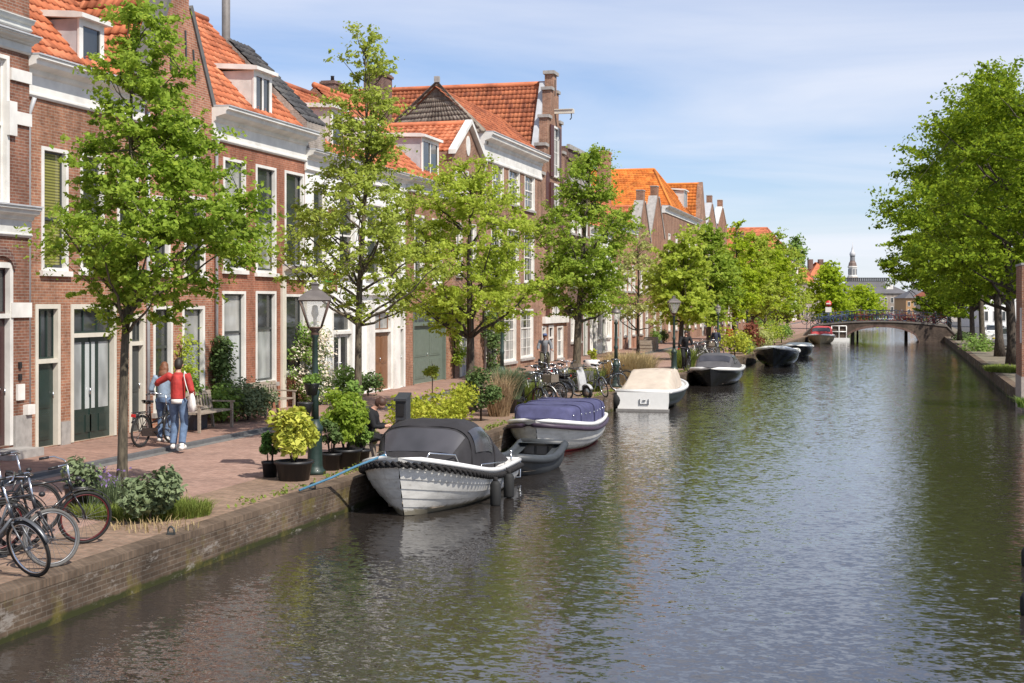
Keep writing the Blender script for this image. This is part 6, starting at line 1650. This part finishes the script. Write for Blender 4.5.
# === H: flat parapet
y0, y1 = fY(567.5), fY(590); zH = fz(568, 146)
H = House('parapet_house', 'dark brick house with a flat parapet and stone panels behind the stepped gable', y0, y1, zH, BRK['dark'], D=8)
H.band(zH-.15, zH+.1, .12, STONE, 'parapet_cap'); H.band(zH-.75, zH-.6, .08, BRK['dark'], 'brick_course')
yy0 = y0+.5
for k in range(4):
    MB().box(XF, XF+.06, yy0, yy0+1.1, zH-2.1, zH-1.1).build('stone_panel', STONE, H.root); yy0 += 1.5
def bays(Hs, n, rows, w_, mun=(2, 3), glass=GLASS, doors=(), low=None, sash=None, x0=.5, x1=.5):
    L_ = Hs.y1-Hs.y0-x0-x1; bw = L_/n
    for r, (z0_, z1_) in enumerate(rows):
        for k in range(n):
            c = Hs.y0+x0+bw*(k+.5)
            if r == 0 and k in doors: Hs.door(c-.55, c+.55, z1_+.05, Hs.z0+.03, random.choice([DGREEN, MAROON, SASHDK, SAGE]), tr=.26, px=False, tmun=1)
            else: Hs.win(c-w_/2, c+w_/2, z1_, z0_, px=False, mid=.5, mun=mun, glass=random.choice([glass, GLASS, GLASSC, GLASSD]), low=low, sash=sash)
bays(H, 3, [(1.5, 3.6), (4.6, 6.6), (7.6, 9.4)], 1.1, doors=(2,))
H.chimney(XF-2.2, fY(582), zH-.5, zH+1.4, .8, .9, BRK['rose'], 1); H.finish()

def simple(name, label, pa, pb, zt, wall, n=3, doors=(1,), rows=None, cor=True, group='brick canal houses in a row', D_=9, glass=GLASS, mun=(2, 3)):
    h = House(name, label, fY(pa), fY(pb), zt, wall, D=D_, group=group)
    rows = rows or [(1.5, 3.5), (4.5, 6.3)]
    rows = [r for r in rows if r[1] < zt-.5]
    bays(h, n, rows, 1.1, doors=doors, glass=glass, mun=mun)
    if cor: h.cornice(zt-.5, zt+.05, .35, WHITE)
    return h
h = simple('whitewashed_house', 'low whitewashed house with orange roof past the flat parapet house', 590, 612, 8.2, STUCCO, 4, (0, 2)); h.roof_par(2.6, 3, TILE_O, res=4); h.chimney(XF-4, fY(604, XF-4), 9, fz(605, 152, XF-4), .9, 1.2, BRK['orange'], 1); h.finish()
h = simple('red_brick_house', 'red brick house with orange roof and its cornice half behind a tree', 612, 637, fz(620, 222)-.1, BRK['orange'], 5, (1, 3)); h.roof_par(2.9, 3.2, TILE_O, res=4); h.finish()
def spout(name, label, pa, pb, zE, ztop, wall, mat=TILE_O, n=2, cop=None):
    h = House(name, label, fY(pa), fY(pb), zE, wall, D=8)
    yc = (h.y0+h.y1)/2; hw = (h.y1-h.y0)/2
    h.gable([(h.y0, zE-.01), (h.y1, zE-.01), (yc+.45, ztop-.8), (yc+.45, ztop), (yc-.45, ztop), (yc-.45, ztop-.8)], .5)
    c = MB()
    for sg in (-1, 1): c.prism([(yc+sg*hw, zE-.1), (yc+sg*(hw+.2), zE+.05), (yc+sg*.62, ztop-.7), (yc+sg*.45, ztop-.8)], 'x', XF-.6, XF+.06)
    c.box(XF-.52, XF+.03, yc-.48, yc+.48, ztop+.002, ztop+.07)
    c.build('gable_coping', cop or STONE, h.root)
    bays(h, n, [r for r in ((1.5, 3.5), (4.4, 6.2), (7.2, 8.7)) if r[1] < zE-.3], 1.1, doors=(n-1,))
    h.roof_perp(ztop-1.5-zE, mat, z=zE, x_off=.5, res=4); h.finish(); return h
spout('spout_gable_house', 'brown brick house with a narrow spout gable, nearer of two together', 637, 650.5, fz(644, 240), fz(644, 191), BRK['brown'])
spout('spout_gable_house', 'red brick house with tall spout gable beside the white cornice of a hipped roof', 650.5, 664.5, fz(658, 236), fz(658, 187), BRK['rose'])
zJ = fz(666, 207)
h = simple('hipped_house', 'brick house with steep hipped orange roof and white cornice', 664.5, 699, zJ, BRK['brown'], 5, (2,), rows=[(1.5, 3.6), (4.6, 6.8), (7.6, 9.3)])
h.roof_perp(15.1-zJ, TILE_Y, z=zJ+.05, x_off=-.1, hipf=2.5, len_=13, ov=.1, res=4, tw=.3, y0=h.y0+3.5, y1=fY(692)); h.dormer(fY(692)-2.6, fY(692)-.6, zJ+.3, zJ+2.3, xb=.4, depth=2, cheek=OFFW, nwin=2); h.finish()
zK = fz(700, 226)
h = simple('dark_cornice_house', 'dark brick house with an overhanging cornice under a golden orange peaked roof', 699, 706.5, zK, BRK['brown'], 3, (1,)); h.roof_perp(fz(706, 186)-zK, TILE_Y, z=zK, x_off=.4, res=4, tw=.3); h.gable([(h.y0, zK-.05), (h.y1, zK-.05), ((h.y0+h.y1)/2, fz(706, 184))], .5); h.finish()
spout('spout_gable_house', 'brown spout gable house with pale grey coping beside the golden orange peaked roof', 706, 717.5, fz(712, 232), fz(712, 196), BRK['brown'], cop=LEAD)
spout('spout_gable_house', 'tall narrow spout gable house with whitish flank, last before the far orange roofs', 717.5, 727, fz(722, 226), fz(722, 200), BRK['rose'], cop=OFFW, n=3)
h = simple('row_house', 'low brick row house hidden up to its eaves by the canal trees', 727, 741, 8.5, BRK['rose'], 6, (1, 4)); h.roof_par(2.6, 3, TILE_R, res=3, tw=.3); h.chimney(XF-2.6, fY(739, XF-2.6), 9, fz(739, 232, XF-2.6), 1.2, 1.6, BRK['dark'], 1); h.finish()
h = simple('row_house', 'long plain brick row house behind the far canal trees', 741, 770, 8.3, BRK['brown'], 9, (2, 6)); h.roof_par(2.2, 3, TILE_R, res=3, tw=.4); h.finish()
h = simple('row_house', 'white plastered row house glimpsed between the far trunks', 770, 782, 8.6, STUCCO, 7, (2, 5)); h.roof_par(2.2, 3, TILE_O, res=3, tw=.4); h.finish()
zM = fz(787, 254)
h = simple('orange_hip_house', 'broad house with a large plain orange hipped roof above the distant trees', 782, 792, zM, BRK['brown'], 9, (2, 6)); yM = (h.y0+h.y1)/2
h.roof_perp(CH+76*dep(XF-4, yM)/F-zM, TILE_O, z=zM, x_off=-.2, hipf=3.6, len_=18, res=3, tw=.45); h.finish()
zN = fz(797, 264)
h = simple('slate_house', 'whitewashed house with dark slate roof at the far end of the row', 792, 800, zN, STUCCO, 8, (3,)); h.roof_par(4.2, 4, TILE_G, res=3, tw=.4); h.finish()
# ---------------------------------------------------------------- plants in pots and beds
SOIL = M('potting_soil', (.085, .062, .042), .95, var=.3)
def pot(par, x, y, z, r, h, mat=BLACKP, square=False):
    if square: MB().prism([(x-r, y-r), (x+r, y-r), (x+r, y+r), (x-r, y+r)], 'z', z, z+h).build('pot', mat, par)
    else: MB().lathe((x, y, z), [(r*.78, 0), (r*.95, h*.85), (r*1.04, h*.86), (r*1.04, h), (r*.93, h), (r*.9, h-.04)], 18).build('pot', mat, par)
def potted(label, px, py, pr, ph, fr, fh, mat, n, ls, seed, group='potted plants on the quay', lumps=10, z=Q, square=False, lift=.0, name='potted_shrub', potm=BLACKP, xy=None):
    x, y = xy or at(px, py, z); t = thing(name, label, 'potted plant', (x, y, z), group)
    pot(t, x, y, z+.004, pr, ph, potm, square)
    st = MB(); rg = random.Random(seed)
    for k in range(7):
        a = rg.uniform(0, 2*PI); st.tube([(x+.04*math.cos(a), y+.04*math.sin(a), z+ph-.05), (x+fr*.3*math.cos(a), y+fr*.3*math.sin(a), z+ph+fh*.4), (x+fr*.55*math.cos(a), y+fr*.55*math.sin(a), z+ph+fh*.7)], [.014, .01, .005], 5)
    st.build('stem', BARK, t)
    bush(t, (x, y, z+ph+fh/2+lift), (fr, fr, fh/2), n, ls, mat, 'foliage', lumps, seed)
    return t
potted('golden variegated laurel in a wide black pot at the foot of the tall lamp', 294, 480, .34, .34, .46, 1.05, LAUREL, 2300, .105, 21, lumps=14)
potted('small dark green conifer in a black pot beside the golden laurel', 270, 477, .15, .28, .21, .62, CONIF, 1500, .05, 22)
potted('tall green shrub in black pot just behind the tall lamp post', 346, 468, .30, .36, .56, 1.3, LEAF_D, 3400, .075, 23, lumps=20)
potted('dark leafy shrub in a pot against the tall lamp post', 331, 470, .2, .32, .3, .7, SHRUB, 1100, .06, 24)
potted('airy green shrub in a black tub between lamp and seated person', 359, 465, .22, .3, .3, .5, SHRUBL, 1500, .06, 25)
x, y = at(347, 455); t = thing('shrub', 'tall loose light green shrub behind the black pots by the lamp', 'shrub', (x, y, Q), 'plants on the quay'); bush(t, (x, y, Q+.95), (.42, .42, .9), 2300, .075, SHRUBL, 'foliage', 14, 26); MB().tube([(x, y, Q), (x+.05, y, Q+1.2)], .02, 6).build('stem', BARK, t)
x, y = at(364, 460); t = thing('shrub', 'pale beige flowering shrub at the bow of the white clinker launch', 'shrub', (x, y, Q), 'plants on the quay'); bush(t, (x, y, Q+.42), (.4, .4, .42), 1300, .055, LEAF_P, 'foliage', 9, 27); MB().tube([(x, y, Q), (x+.02, y, Q+.5)], .02, 6).build('stem', BARK, t)
# golden hedge behind the launch
x, y = at(440, 434); t = thing('hedge', 'low golden green hedge behind the charcoal canopy', 'hedge', (x, y, Q), 'plants on the quay')
P = []
for k in range(26):
    P.append((x+random.uniform(-.5, .45), y-2.2+k*.16, Q+random.uniform(.25, .92)))
pp = clump_points(np.array(P), [.36]*26, 190, .8); crown_obj('foliage', pp, .075, HEDGEY, t, up=.5)
x, y = at(432, 410); t = thing('sapling', 'single thin sapling with a tuft of fresh leaves above the golden hedge', 'sapling', (x, y, Q)); MB().tube([(x, y, Q), (x+.02, y, Q+1.35)], [.02, .012], 6).build('stem', BARK, t); zz_ = 3.63-(374-304)*dep(x, y)/F; bush(t, (x, y, zz_), (.30, .30, .24), 260, .10, LEAF_B, 'foliage', 6, 31)
x, y = at(481, 421); t = thing('shrub', 'dark green feathery shrub between golden hedge and reddish grass', 'shrub', (x, y, Q), 'plants on the quay'); bush(t, (x, y, Q+.75), (.62, .62, .80), 2400, .07, SHRUB, 'foliage', 13, 32); MB().tube([(x, y, Q), (x, y, Q+1)], .03, 6).build('stem', BARK, t)
x, y = at(499, 416); t = thing('grass_clump', 'tall reddish tan grass clump by the lamp post at the brown house', 'ornamental grass', (x, y, Q), 'plants on the quay'); blades('blade_tuft', t, (x, y, Q), (.28, .35), 650, 1.3, STRAWR, 33, .008, .5)
x, y = at(513, 413); t = thing('grass_clump', 'blue green grass in a black tub next to the reddish grass', 'ornamental grass', (x, y, Q), 'plants on the quay'); pot(t, x-.15, y, Q+.004, .28, .45); blades('blade_tuft', t, (x-.1, y, Q+.4), (.3, .3), 1300, .95, BLUEG, 34, .010, .55)
x, y = at(521, 408); t = thing('grass_clump', 'low loose green grass clump at the end of the bicycle row', 'ornamental grass', (x, y, Q), 'plants on the quay'); blades('blade_tuft', t, (x, y, Q), (.5, .5), 900, .9, GRASSM, 35, .012, .6)
x, y = at(585, 391); t = thing('grass_clump', 'fresh green tuft under the wheels of the parked bicycles', 'ornamental grass', (x, y, Q), 'plants on the quay'); blades('blade_tuft', t, (x, y, Q), (.6, .9), 900, .9, GRASSM, 36, .014, .5)
x, y = at(634, 383); t = thing('grass_clump', 'wide tan grass clump beyond the round lamp post', 'ornamental grass', (x, y, Q), 'plants on the quay'); blades('blade_tuft', t, (x-.2, y, Q), (.9, 1.6), 3200, 1.25, STRAW, 37, .013, .45)
x, y = at(684, 368); t = thing('grass_clump', 'yellow green grass clump beside the lamp at the black sloop', 'ornamental grass', (x, y, Q), 'plants on the quay'); blades('blade_tuft', t, (x, y, Q), (.5, .8), 900, 1.0, GRASSM, 38, .018, .5)
for lab, px, py, r_, h_, mt, sd in (('yellow green flowering bush behind the bow of the grey canopied sloop', 735, 357, 1.25, 2.0, HEDGEY, 41), ('copper red shrub among the green planting by the open sloop', 758, 352, .9, 2.0, REDLEAF, 42), ('low fresh green shrub between yellow bush and copper shrub', 748, 354, .9, 1.2, SHRUBL, 43), ('straw coloured shrub by the stern of the open black sloop', 768, 350, 1.0, 1.4, LEAF_P, 44), ('round olive green bush past the straw coloured shrub', 778, 345, 1.3, 2.0, LEAF_C, 45), ('orange tinted green bush near the small blue covered boat', 790, 343, 1.2, 1.8, SHRUBL, 46)):
    x, y = at(px, py); t = thing('shrub', lab, 'shrub', (x, y, Q), 'plants on the quay'); bush(t, (x, y, Q+h_/2), (r_, r_*1.4, h_/2), 1100, .14, mt, 'foliage', 12, sd); MB().tube([(x, y, Q), (x, y, Q+h_*.5)], .04, 5).build('stem', BARK, t)
# tree pit by the first tree
x, y = at(150, 522); t = thing('shrub', 'grey green leafy shrub at the foot of the nearest street tree', 'shrub', (x, y, Q), 'plants around the nearest tree'); bush(t, (x, y, Q+.42), (.56, .52, .46), 3000, .075, SILVER, 'foliage', 14, 51); MB().tube([(x, y, Q), (x, y, Q+.4)], .02, 6).build('stem', BARK, t)
x, y = at(105, 512); t = thing('lavender_plant', 'lavender with purple flower spikes between the tree and the black bicycle', 'lavender', (x, y, Q), 'plants around the nearest tree'); blades('blade_tuft', t, (x, y, Q), (.32, .32), 700, .55, SILVER, 52, .008, .4)
rg_ = np.random.default_rng(5); th = rg_.uniform(0, 2*PI, 110); rr_ = .42*np.sqrt(rg_.random(110)); crown_obj('flower', np.stack([x+np.cos(th)*rr_, y+np.sin(th)*rr_, Q+.42+.22*rg_.random(110)], 1), .04, PURPLE, t)
x, y = at(72, 512); t = thing('potted_shrub', 'leafy weeds in a square dark planter behind the black bicycle', 'potted plant', (x, y, Q), 'plants around the nearest tree'); pot(t, x+.2, y-.1, Q+.004, .24, .42, BLACKP); bush(t, (x+.2, y-.1, Q+.60), (.36, .34, .26), 500, .07, SILVER, 'foliage', 10, 53); 
x, y = at(126, 514); g_ = blades('grass', None, (x+.2, y+.1, Q), (1.05, .8), 5200, .22, GRASSM, 54, .006, .9, origin=(x, y, Q)); tag(g_, kind='stuff')
x, y = at(150, 528); g_ = blades('dry_grass', None, (x+.1, y, Q), (.7, .5), 120, .16, STRAW, 55, .006, .9, origin=(x, y, Q)); tag(g_, kind='stuff')
tag(MB().poly([(x, y, Q+.005) for x, y in [(-12.4, 19.0), (-10.9, 19.0), (-10.75, 20.3), (-11.2, 20.9), (-12.3, 20.6)]]).build('tree_pit_soil', SOIL), kind='structure')
# weeds along the quay edge
B_ = []
rw_ = np.random.default_rng(77)
for k in range(46):
    yy = 20+k*1.1+rw_.uniform(-.4, .4); n_k = int(rw_.integers(10, 50)); B_.append(np.stack([qx(yy)-.36-np.abs(rw_.normal(0, .10, n_k)), yy+rw_.normal(0, .3, n_k), np.full(n_k, Q)], 1))
B_ = np.concatenate(B_); pp = B_+np.array([0, 0, .05]); V = leaf_quads(pp+rw_.normal(size=pp.shape)*np.array([.02, .02, .03]), .06, up=.2)
tag(np_obj('weeds', V, np.arange(len(V)).reshape(-1, 4), GRASSM, origin=(-9.5, 40, Q)), kind='stuff')
# along the houses
def climber(label, pa, pb, pt, pbm, mat, n, ls, seed, thick=.22, flowers=None, X=XF, name='climbing_plant', taper=.0):
    y0, y1 = fY(pa, X), fY(pb, X); c = (pa+pb)/2; z1, z0 = fz(c, pt, X), max(SW, fz(c, pbm, X))
    t = thing(name, label, 'climbing plant', (X+.15, (y0+y1)/2, z0), 'climbers on the house fronts'); rg = np.random.default_rng(seed)
    k = 40; u = rg.random(k); zz_ = z0+(z1-z0)*u; wob = (y1-y0)/2*(1-taper*u)
    C_ = np.stack([X+.12+rg.uniform(0, thick, k), (y0+y1)/2+wob*rg.uniform(-1, 1, k)*.8, zz_], 1)
    crown_obj('foliage', clump_points(C_, [.28]*k, n/k, .9), ls, mat, t, nrm=np.array([.8, 0, .2]))
    if flowers: crown_obj('flower', clump_points(C_[:38]+np.array([.2, 0, 0]), [.3]*38, 62, .9), ls*.8, flowers, t, nrm=np.array([1, 0, .4]))
    MB().tube([(X+.06, (y0+y1)/2, SW), (X+.06, (y0+y1)/2+.1, (z0+z1)/2), (X+.05, (y0+y1)/2, z1-.2)], [.03, .02, .01], 6).build('stem', BARK, t)
climber('tall dark leafed climber growing between two white windows of the red house', 207, 221, 343, 402, SHRUB, 2600, .09, 61, taper=.5)
climber('cream blossom shrub covering the corner of the red house above the bench', 281, 309, 322, 412, SHRUBL, 3000, .085, 62, .7, BLOSSOM)
climber('thin yellow green climber on the orange brick gabled house', 174, 183, 340, 400, LEAF_C, 900, .08, 63)
climber('glossy ivy covering the wall beside the grey door', 478, 494, 306, 384, SHRUB, 3600, .10, 64, .35)
climber('light green vine hanging beside the sage green gate', 448, 457, 300, 362, LEAF_D, 1700, .09, 65, .3)
potted('leafy herbs in a square slate planter next to the teak bench', 196, 424, .36, .42, .42, .95, SHRUBL, 1300, .08, 71, 'planters along the house fronts', z=SW, square=True, potm=M('slate_planter', (.06, .06, .07), .7), xy=(-16.5, fY(187, -16.5)))
x, y = -16.2, fY(248, -16.2); t = thing('shrub', 'round clipped grey green bush between the two benches', 'shrub', (x, y, SW), 'plants along the house fronts'); bush(t, (x, y, SW+.52), (.85, 1.05, .56), 5200, .07, SILVER, 'foliage', 30, 72, fill=.36); MB().tube([(x, y, SW), (x, y, SW+.5)], .03, 6).build('stem', BARK, t)
x, y = -16.5, fY(222, -16.5); t = thing('shrub', 'light green leafy shrub behind the nearer bench', 'shrub', (x, y, SW), 'plants along the house fronts'); bush(t, (x, y, SW+.5), (.5, .8, .5), 1600, .09, SHRUBL, 'foliage', 14, 73); MB().tube([(x, y, SW), (x, y, SW+.4)], .03, 6).build('stem', BARK, t)
for lab, px, mt, sd, h_ in (('yellow green shrub against the white plaster front', 343, SHRUBL, 74, 1.1), ('dark green shrub in front of the brown double door', 368, SHRUB, 75, .7), ('mixed green shrub by the white row past the tan grass', 655, SHRUBL, 76, 1.2), ('dark planting by the wooden boxes at the small pale tree', 664, SHRUB, 77, 1.2)):
    x, y = -16.7, fY(px, -16.7); t = thing('shrub', lab, 'shrub', (x, y, SW), 'plants along the house fronts'); bush(t, (x, y, SW+h_/2), (.45, .7, h_/2), 1000, .09, mt, 'foliage', 10, sd); MB().tube([(x, y, SW), (x, y, SW+h_*.5)], .03, 5).build('stem', BARK, t)
for k, px in enumerate((646, 651)):
    x, y = -15.2, fY(px, -15.2); o = thing('planter_box', ['grey wooden planter box beneath the small pale tree', 'grey wooden planter box with taller side, past the small pale tree'][k], 'planter', (x, y, SW), 'planter boxes'); MB().box(x-.4, x+.4, y-.6, y+.6, SW+.005, SW+.7+.15*k).build('box', TEAK, o); MB().box(x-.36, x+.36, y-.56, y+.56, SW+.6+.15*k, SW+.705+.15*k).build('soil', SOIL, o)
    for zz_ in (.2, .42): MB().box(x-.43, x+.43, y-.63, y+.63, SW+zz_, SW+zz_+.04).build('batten', TEAK, o)
x, y = at(592, 372); o = thing('flower_pot', 'white round flower pot with yellow flowers near the cyclist', 'flower pot', (x, y, Q)); MB().lathe((x, y, Q), [(.2, 0), (.34, .3), (.36, .55), (.33, .56), (.3, .5)], 16).build('pot', WGEL, o); bush(o, (x, y, Q+.8), (.34, .34, .3), 300, .1, HEDGEY, 'foliage', 6, 79)

# ---------------------------------------------------------------- street trees
def prof(*a): return list(a)
def T(label, px, upx, top_py, bot_py, rpx, leaf, shape, nc, per, cr, ls, tr, lean=(0, 0), bark=None, seed=1, **k):
    Z = F*upx/(890-px); x = (px-512)*Z/F; X_, Y_ = x*CT-Z*ST, x*ST+Z*CT; s = Z/F
    return tree('street_tree', label, (X_, Y_, Q), CH-(top_py-HY)*s, CH-(bot_py-HY)*s, rpx*s, shape, leaf, nc, per, cr, ls, tr, lean, bark, seed, **k)
SH1 = prof((0, .30), (.08, .75), (.18, .98), (.30, 1.0), (.45, .82), (.58, .52), (.75, .44), (.9, .36), (1, .12))
SH2 = prof((0, .35), (.12, .95), (.28, 1.0), (.42, .80), (.55, .60), (.75, .50), (.92, .34), (1, .12))
SH3b = prof((0, .45), (.1, .85), (.28, 1.0), (.55, .98), (.75, .78), (.92, .45), (1, .2))
SH3 = prof((0, .5), (.1, .9), (.3, 1.0), (.5, .92), (.7, .70), (.88, .42), (1, .12))
T('nearest street tree with dense fresh green crown in front of the brick and gabled houses', 122, 12.1, -4, 318, 112, LEAF_A, SH1, 215, 165, .34, .072, .085, lean=(.10, .1), bark=BARKM, seed=3, limbs=20, shift=(.15, .05), asym=.55)
T('slender street tree with sparse pale green crown in front of the white plastered house', 357, 12.1, 40, 312, 92, LEAF_B, SH2, 195, 115, .36, .075, .095, lean=(.2, 0), bark=BARKM, seed=8, limbs=26, shift=(.1, 0))
T('yellow green street tree in front of the pedimented house', 470, 12.1, 163, 330, 82, LEAF_C, SH3b, 215, 140, .42, .085, .14, seed=12, limbs=20)
T('darker green street tree with full crown before the stepped gable house', 576, 12.1, 152, 314, 62, LEAF_D, SH3, 205, 150, .52, .10, .17, seed=17, limbs=16, bark=BARKM, lean=(.3, 0), shift=(.45, 0))
T('small pale street tree close to the houses, beside planter boxes', 638, 15.0, 236, 326, 42, LEAF_P, SH3, 100, 60, .46, .13, .10, seed=21, limbs=14)
far = [(680, 228, 330, 36, LEAF_C, 'street tree rising behind the lamp at the black sloop'), (708, 226, 332, 34, LEAF_D, 'street tree directly behind the grey canopied sloop'), (733, 222, 330, 36, LEAF_F, 'bright green street tree above the yellow flowering bush'), (752, 230, 328, 30, LEAF_C, 'street tree above the copper red shrub'), (765, 236, 328, 28, LEAF_F, 'bright street tree above the straw coloured shrub'), (776, 232, 330, 27, LEAF_D, 'mid green street tree above the small blue covered boat'), (787, 246, 330, 26, LEAF_C, 'last street tree of the row before the bridge')]
for i, (px, tp, bp_, rp, lf, lab) in enumerate(far):
    T(lab, px, 11.6, tp, bp_-10, rp, lf, SH3, 130, 72, .62, .20, .16, seed=30+i, limbs=9, lean=(.3, 0))
def farT(label, px, Z, tp, bt, rp, lf, seed, sh=SH3, n=150, per=34, cr=.8, ls=.34, z=Q, name='street_tree', group='trees beyond the bridge', tr=.2):
    x = (px-512)*Z/F; X_, Y_ = x*CT-Z*ST, x*ST+Z*CT; s = Z/F
    return tree(name, label, (X_, Y_, z), CH-(tp-HY)*s, CH-(bt-HY)*s, rp*s, sh, lf, n, per, cr, ls, tr, seed=seed, group=group, limbs=8)
farT('bright green tree behind the no entry sign beyond the bridge', 829, 178, 261, 322, 25, LEAF_F, 51, n=240)
farT('rounded yellow green tree in front of the long grey hall', 864, 205, 287, 322, 24, LEAF_F, 52, prof((0, .7), (.3, 1), (.6, .85), (.85, .5), (1, .15)), n=200, cr=1.0)
farT('tall dark poplar rising behind the slate roof', 797, 330, 238, 300, 10, SHRUBL, 53, prof((0, .8), (.4, 1), (.8, .8), (1, .3)), cr=1.2, ls=.5)
x, y = at(775, 330); t = thing('hedge', 'clipped dark green hedge between the far tree trunks', 'hedge', (x, y, Q)); P = [(x-3+random.uniform(-.6, .6), y+20+random.uniform(-14, 14), Q+random.uniform(.3, 2.4)) for _ in range(90)]; crown_obj('foliage', clump_points(np.array(P), [.8]*90, 30, .8), .3, SHRUBL, t)
# big trees on the shaded bank
SHR = prof((0, .30), (.14, .66), (.30, 1.0), (.45, .92), (.60, .86), (.75, .58), (.9, .40), (1, .15))
bank = [(1046, 60, 66, 292, 158, 'large spreading tree reaching out over the shaded side of the water', 520, .95, .17, .30),
        (1013, 73, 72, 300, 118, 'big dark trunked tree by the brick building at the shaded bank', 420, .95, .19, .27),
        (1000, 84, 88, 296, 100, 'big tree with thick trunk beside the parked silver car', 380, .95, .20, .25),
        (983, 97, 118, 300, 84, 'ivy trunked tree in front of the white parked car', 320, .95, .22, .20),
        (973, 108, 140, 304, 74, 'tree farther along the shaded bank past the white car', 280, .95, .24, .20),
        (960, 121, 165, 312, 66, 'slim tree on the shaded bank before the bridge end', 220, .95, .26, .17),
        (934, 158, 215, 322, 44, 'low rounded tree just past the bridge on the shaded side', 170, .95, .3, .15),
        (950, 138, 178, 316, 66, 'tree at the bridge end of the shaded bank', 260, .95, .28, .17)]
for i, (px, Z, tp, bt, rp, lab, nc, cr, ls, tr) in enumerate(bank):
    x = (px-512)*Z/F; X_, Y_ = x*CT-Z*ST, x*ST+Z*CT; s = Z/F
    tree('canal_tree', lab, (X_, Y_, Q), CH-(tp-HY)*s, CH-(bt-HY)*s, rp*s, SHR, LEAF_E, int(nc*.36), 260, cr*1.2, ls*.85, tr, lean=(-.6, 0), lobe=1.6, seed=70+i, group='large trees on the shaded bank', limbs=16, inner=.2, flat=.5, bark=BARKM if i in (3, ) else BARK)
# ground cover and fern on the bank
for lab, px, py, r_, mt, sd in (('yellow green ground cover under the trees of the shaded bank', 978, 351, 1.6, SHRUBL, 91), ('low green plants along the kerb nearer the bridge end', 962, 340, 1.4, SHRUB, 92), ('grassy green clump near the quay wall end of the shaded bank', 1003, 371, .0, GRASSM, 93)):
    x, y = at(px, py); t = thing('low_planting', lab, 'ground cover', (x, y, Q), 'plants on the shaded bank')
    if r_ == 0: blades('blade_tuft', t, (x, y, Q), (.8, 2.0), 1500, .28, mt, sd, .02, 1.0); continue
    bush(t, (x, y, Q+.12), (r_*.42, r_*1.5, .15), 1300, .14, mt, 'foliage', 16, sd); MB().tube([(x, y, Q), (x, y, Q+.3)], .02, 5).build('stem', BARK, t)
x, y = at(1021, 411, 0); t = thing('fern', 'small fern growing out of the plaster foot at the water', 'fern', (x, y, 0)); blades('frond', t, (x+.1, y, .12), (.2, .2), 140, .42, SHRUBL, 95, .02, 1.0)
# cars under the trees
def car(label, px, py, paint, dirx, diry):
    x, y = at(px, py, Q+.01); t = thing('parked_car', label, 'car', (0, 0, 0), 'cars parked on the shaded bank')
    def sec(y_, w_, zb, zt, tum): return [(-w_*.96, y_, zb), (-w_, y_, zb+(zt-zb)*.45), (-w_*tum, y_, zt), (w_*tum, y_, zt), (w_, y_, zb+(zt-zb)*.45), (w_*.96, y_, zb)]
    b = MB(); ss = [sec(0, .70, .30, .72, .95), sec(.12, .84, .22, .84, .93), sec(1.0, .88, .20, .94, .93), sec(3.2, .88, .20, .98, .92), sec(4.0, .86, .22, .95, .9), sec(4.2, .78, .32, .85, .9)]
    b.loft(ss, sm=False, closed=True); b.poly(list(reversed(ss[0]))); b.poly(ss[-1]); b.build('body', paint, t)
    c = MB(); cs = [[(-w_, y_, z_), (-w_*.8, y_+s_, z_+h_), (w_*.8, y_+s_, z_+h_), (w_, y_, z_)] for y_, w_, z_, h_, s_ in ((.95, .80, .93, .02, 0), (1.55, .80, .94, .48, .15), (2.6, .80, .96, .50, 0), (3.75, .78, .95, .40, -.1), (4.1, .76, .93, .02, 0))]
    c.loft(cs, sm=False); c.build('cabin', paint, t)
    g = MB()
    for sg in (-1, 1): g.poly([(sg*.80, 1.35, 1.0), (sg*.70, 1.75, 1.38), (sg*.70, 3.4, 1.36), (sg*.79, 3.8, 1.0)])
    g.poly([(-.72, 1.02, .985), (.72, 1.02, .985), (.62, 1.60, 1.40), (-.62, 1.60, 1.40)]); g.build('window', GLASS, t, fix=False)
    for sx in (-.80, .80):
        for yy in (.82, 3.35):
            w_ = MB().ring((sx, yy, .32), (1, 0, 0), .24, .08, 22, 7).build('wheel', RUBBER, t); MB().lathe((0, 0, 0), [(.2, -.05), (.2, .05)], 14).xform(Matrix.Translation((sx, yy, .32)) @ Matrix.Rotation(R(90), 4, 'Y')).build('rim', ALU, w_)
    for sx in (-.62, .62): MB().box(sx-.14, sx+.14, .02, .06, .60, .72).build('headlight', M('headlight_glass', (.6, .6, .62), .15, var=0), t)
    MB().box(-.26, .26, -.03, .02, .40, .51).build('number_plate', M('yellow_plate', (.6, .45, .03), .5, var=0), t)
    t.location = (x, y, Q+.006); t.rotation_euler = (0, 0, math.atan2(-dirx, diry)); return t
car('white car parked between the trunks on the shaded bank', 996, 344, WGEL, .05, 1)
car('silver grey car parked nearest the brick building on the shaded bank', 1013, 350, M('silver_car_paint', (.30, .31, .33), .3, metal=.4, var=0), .05, 1)
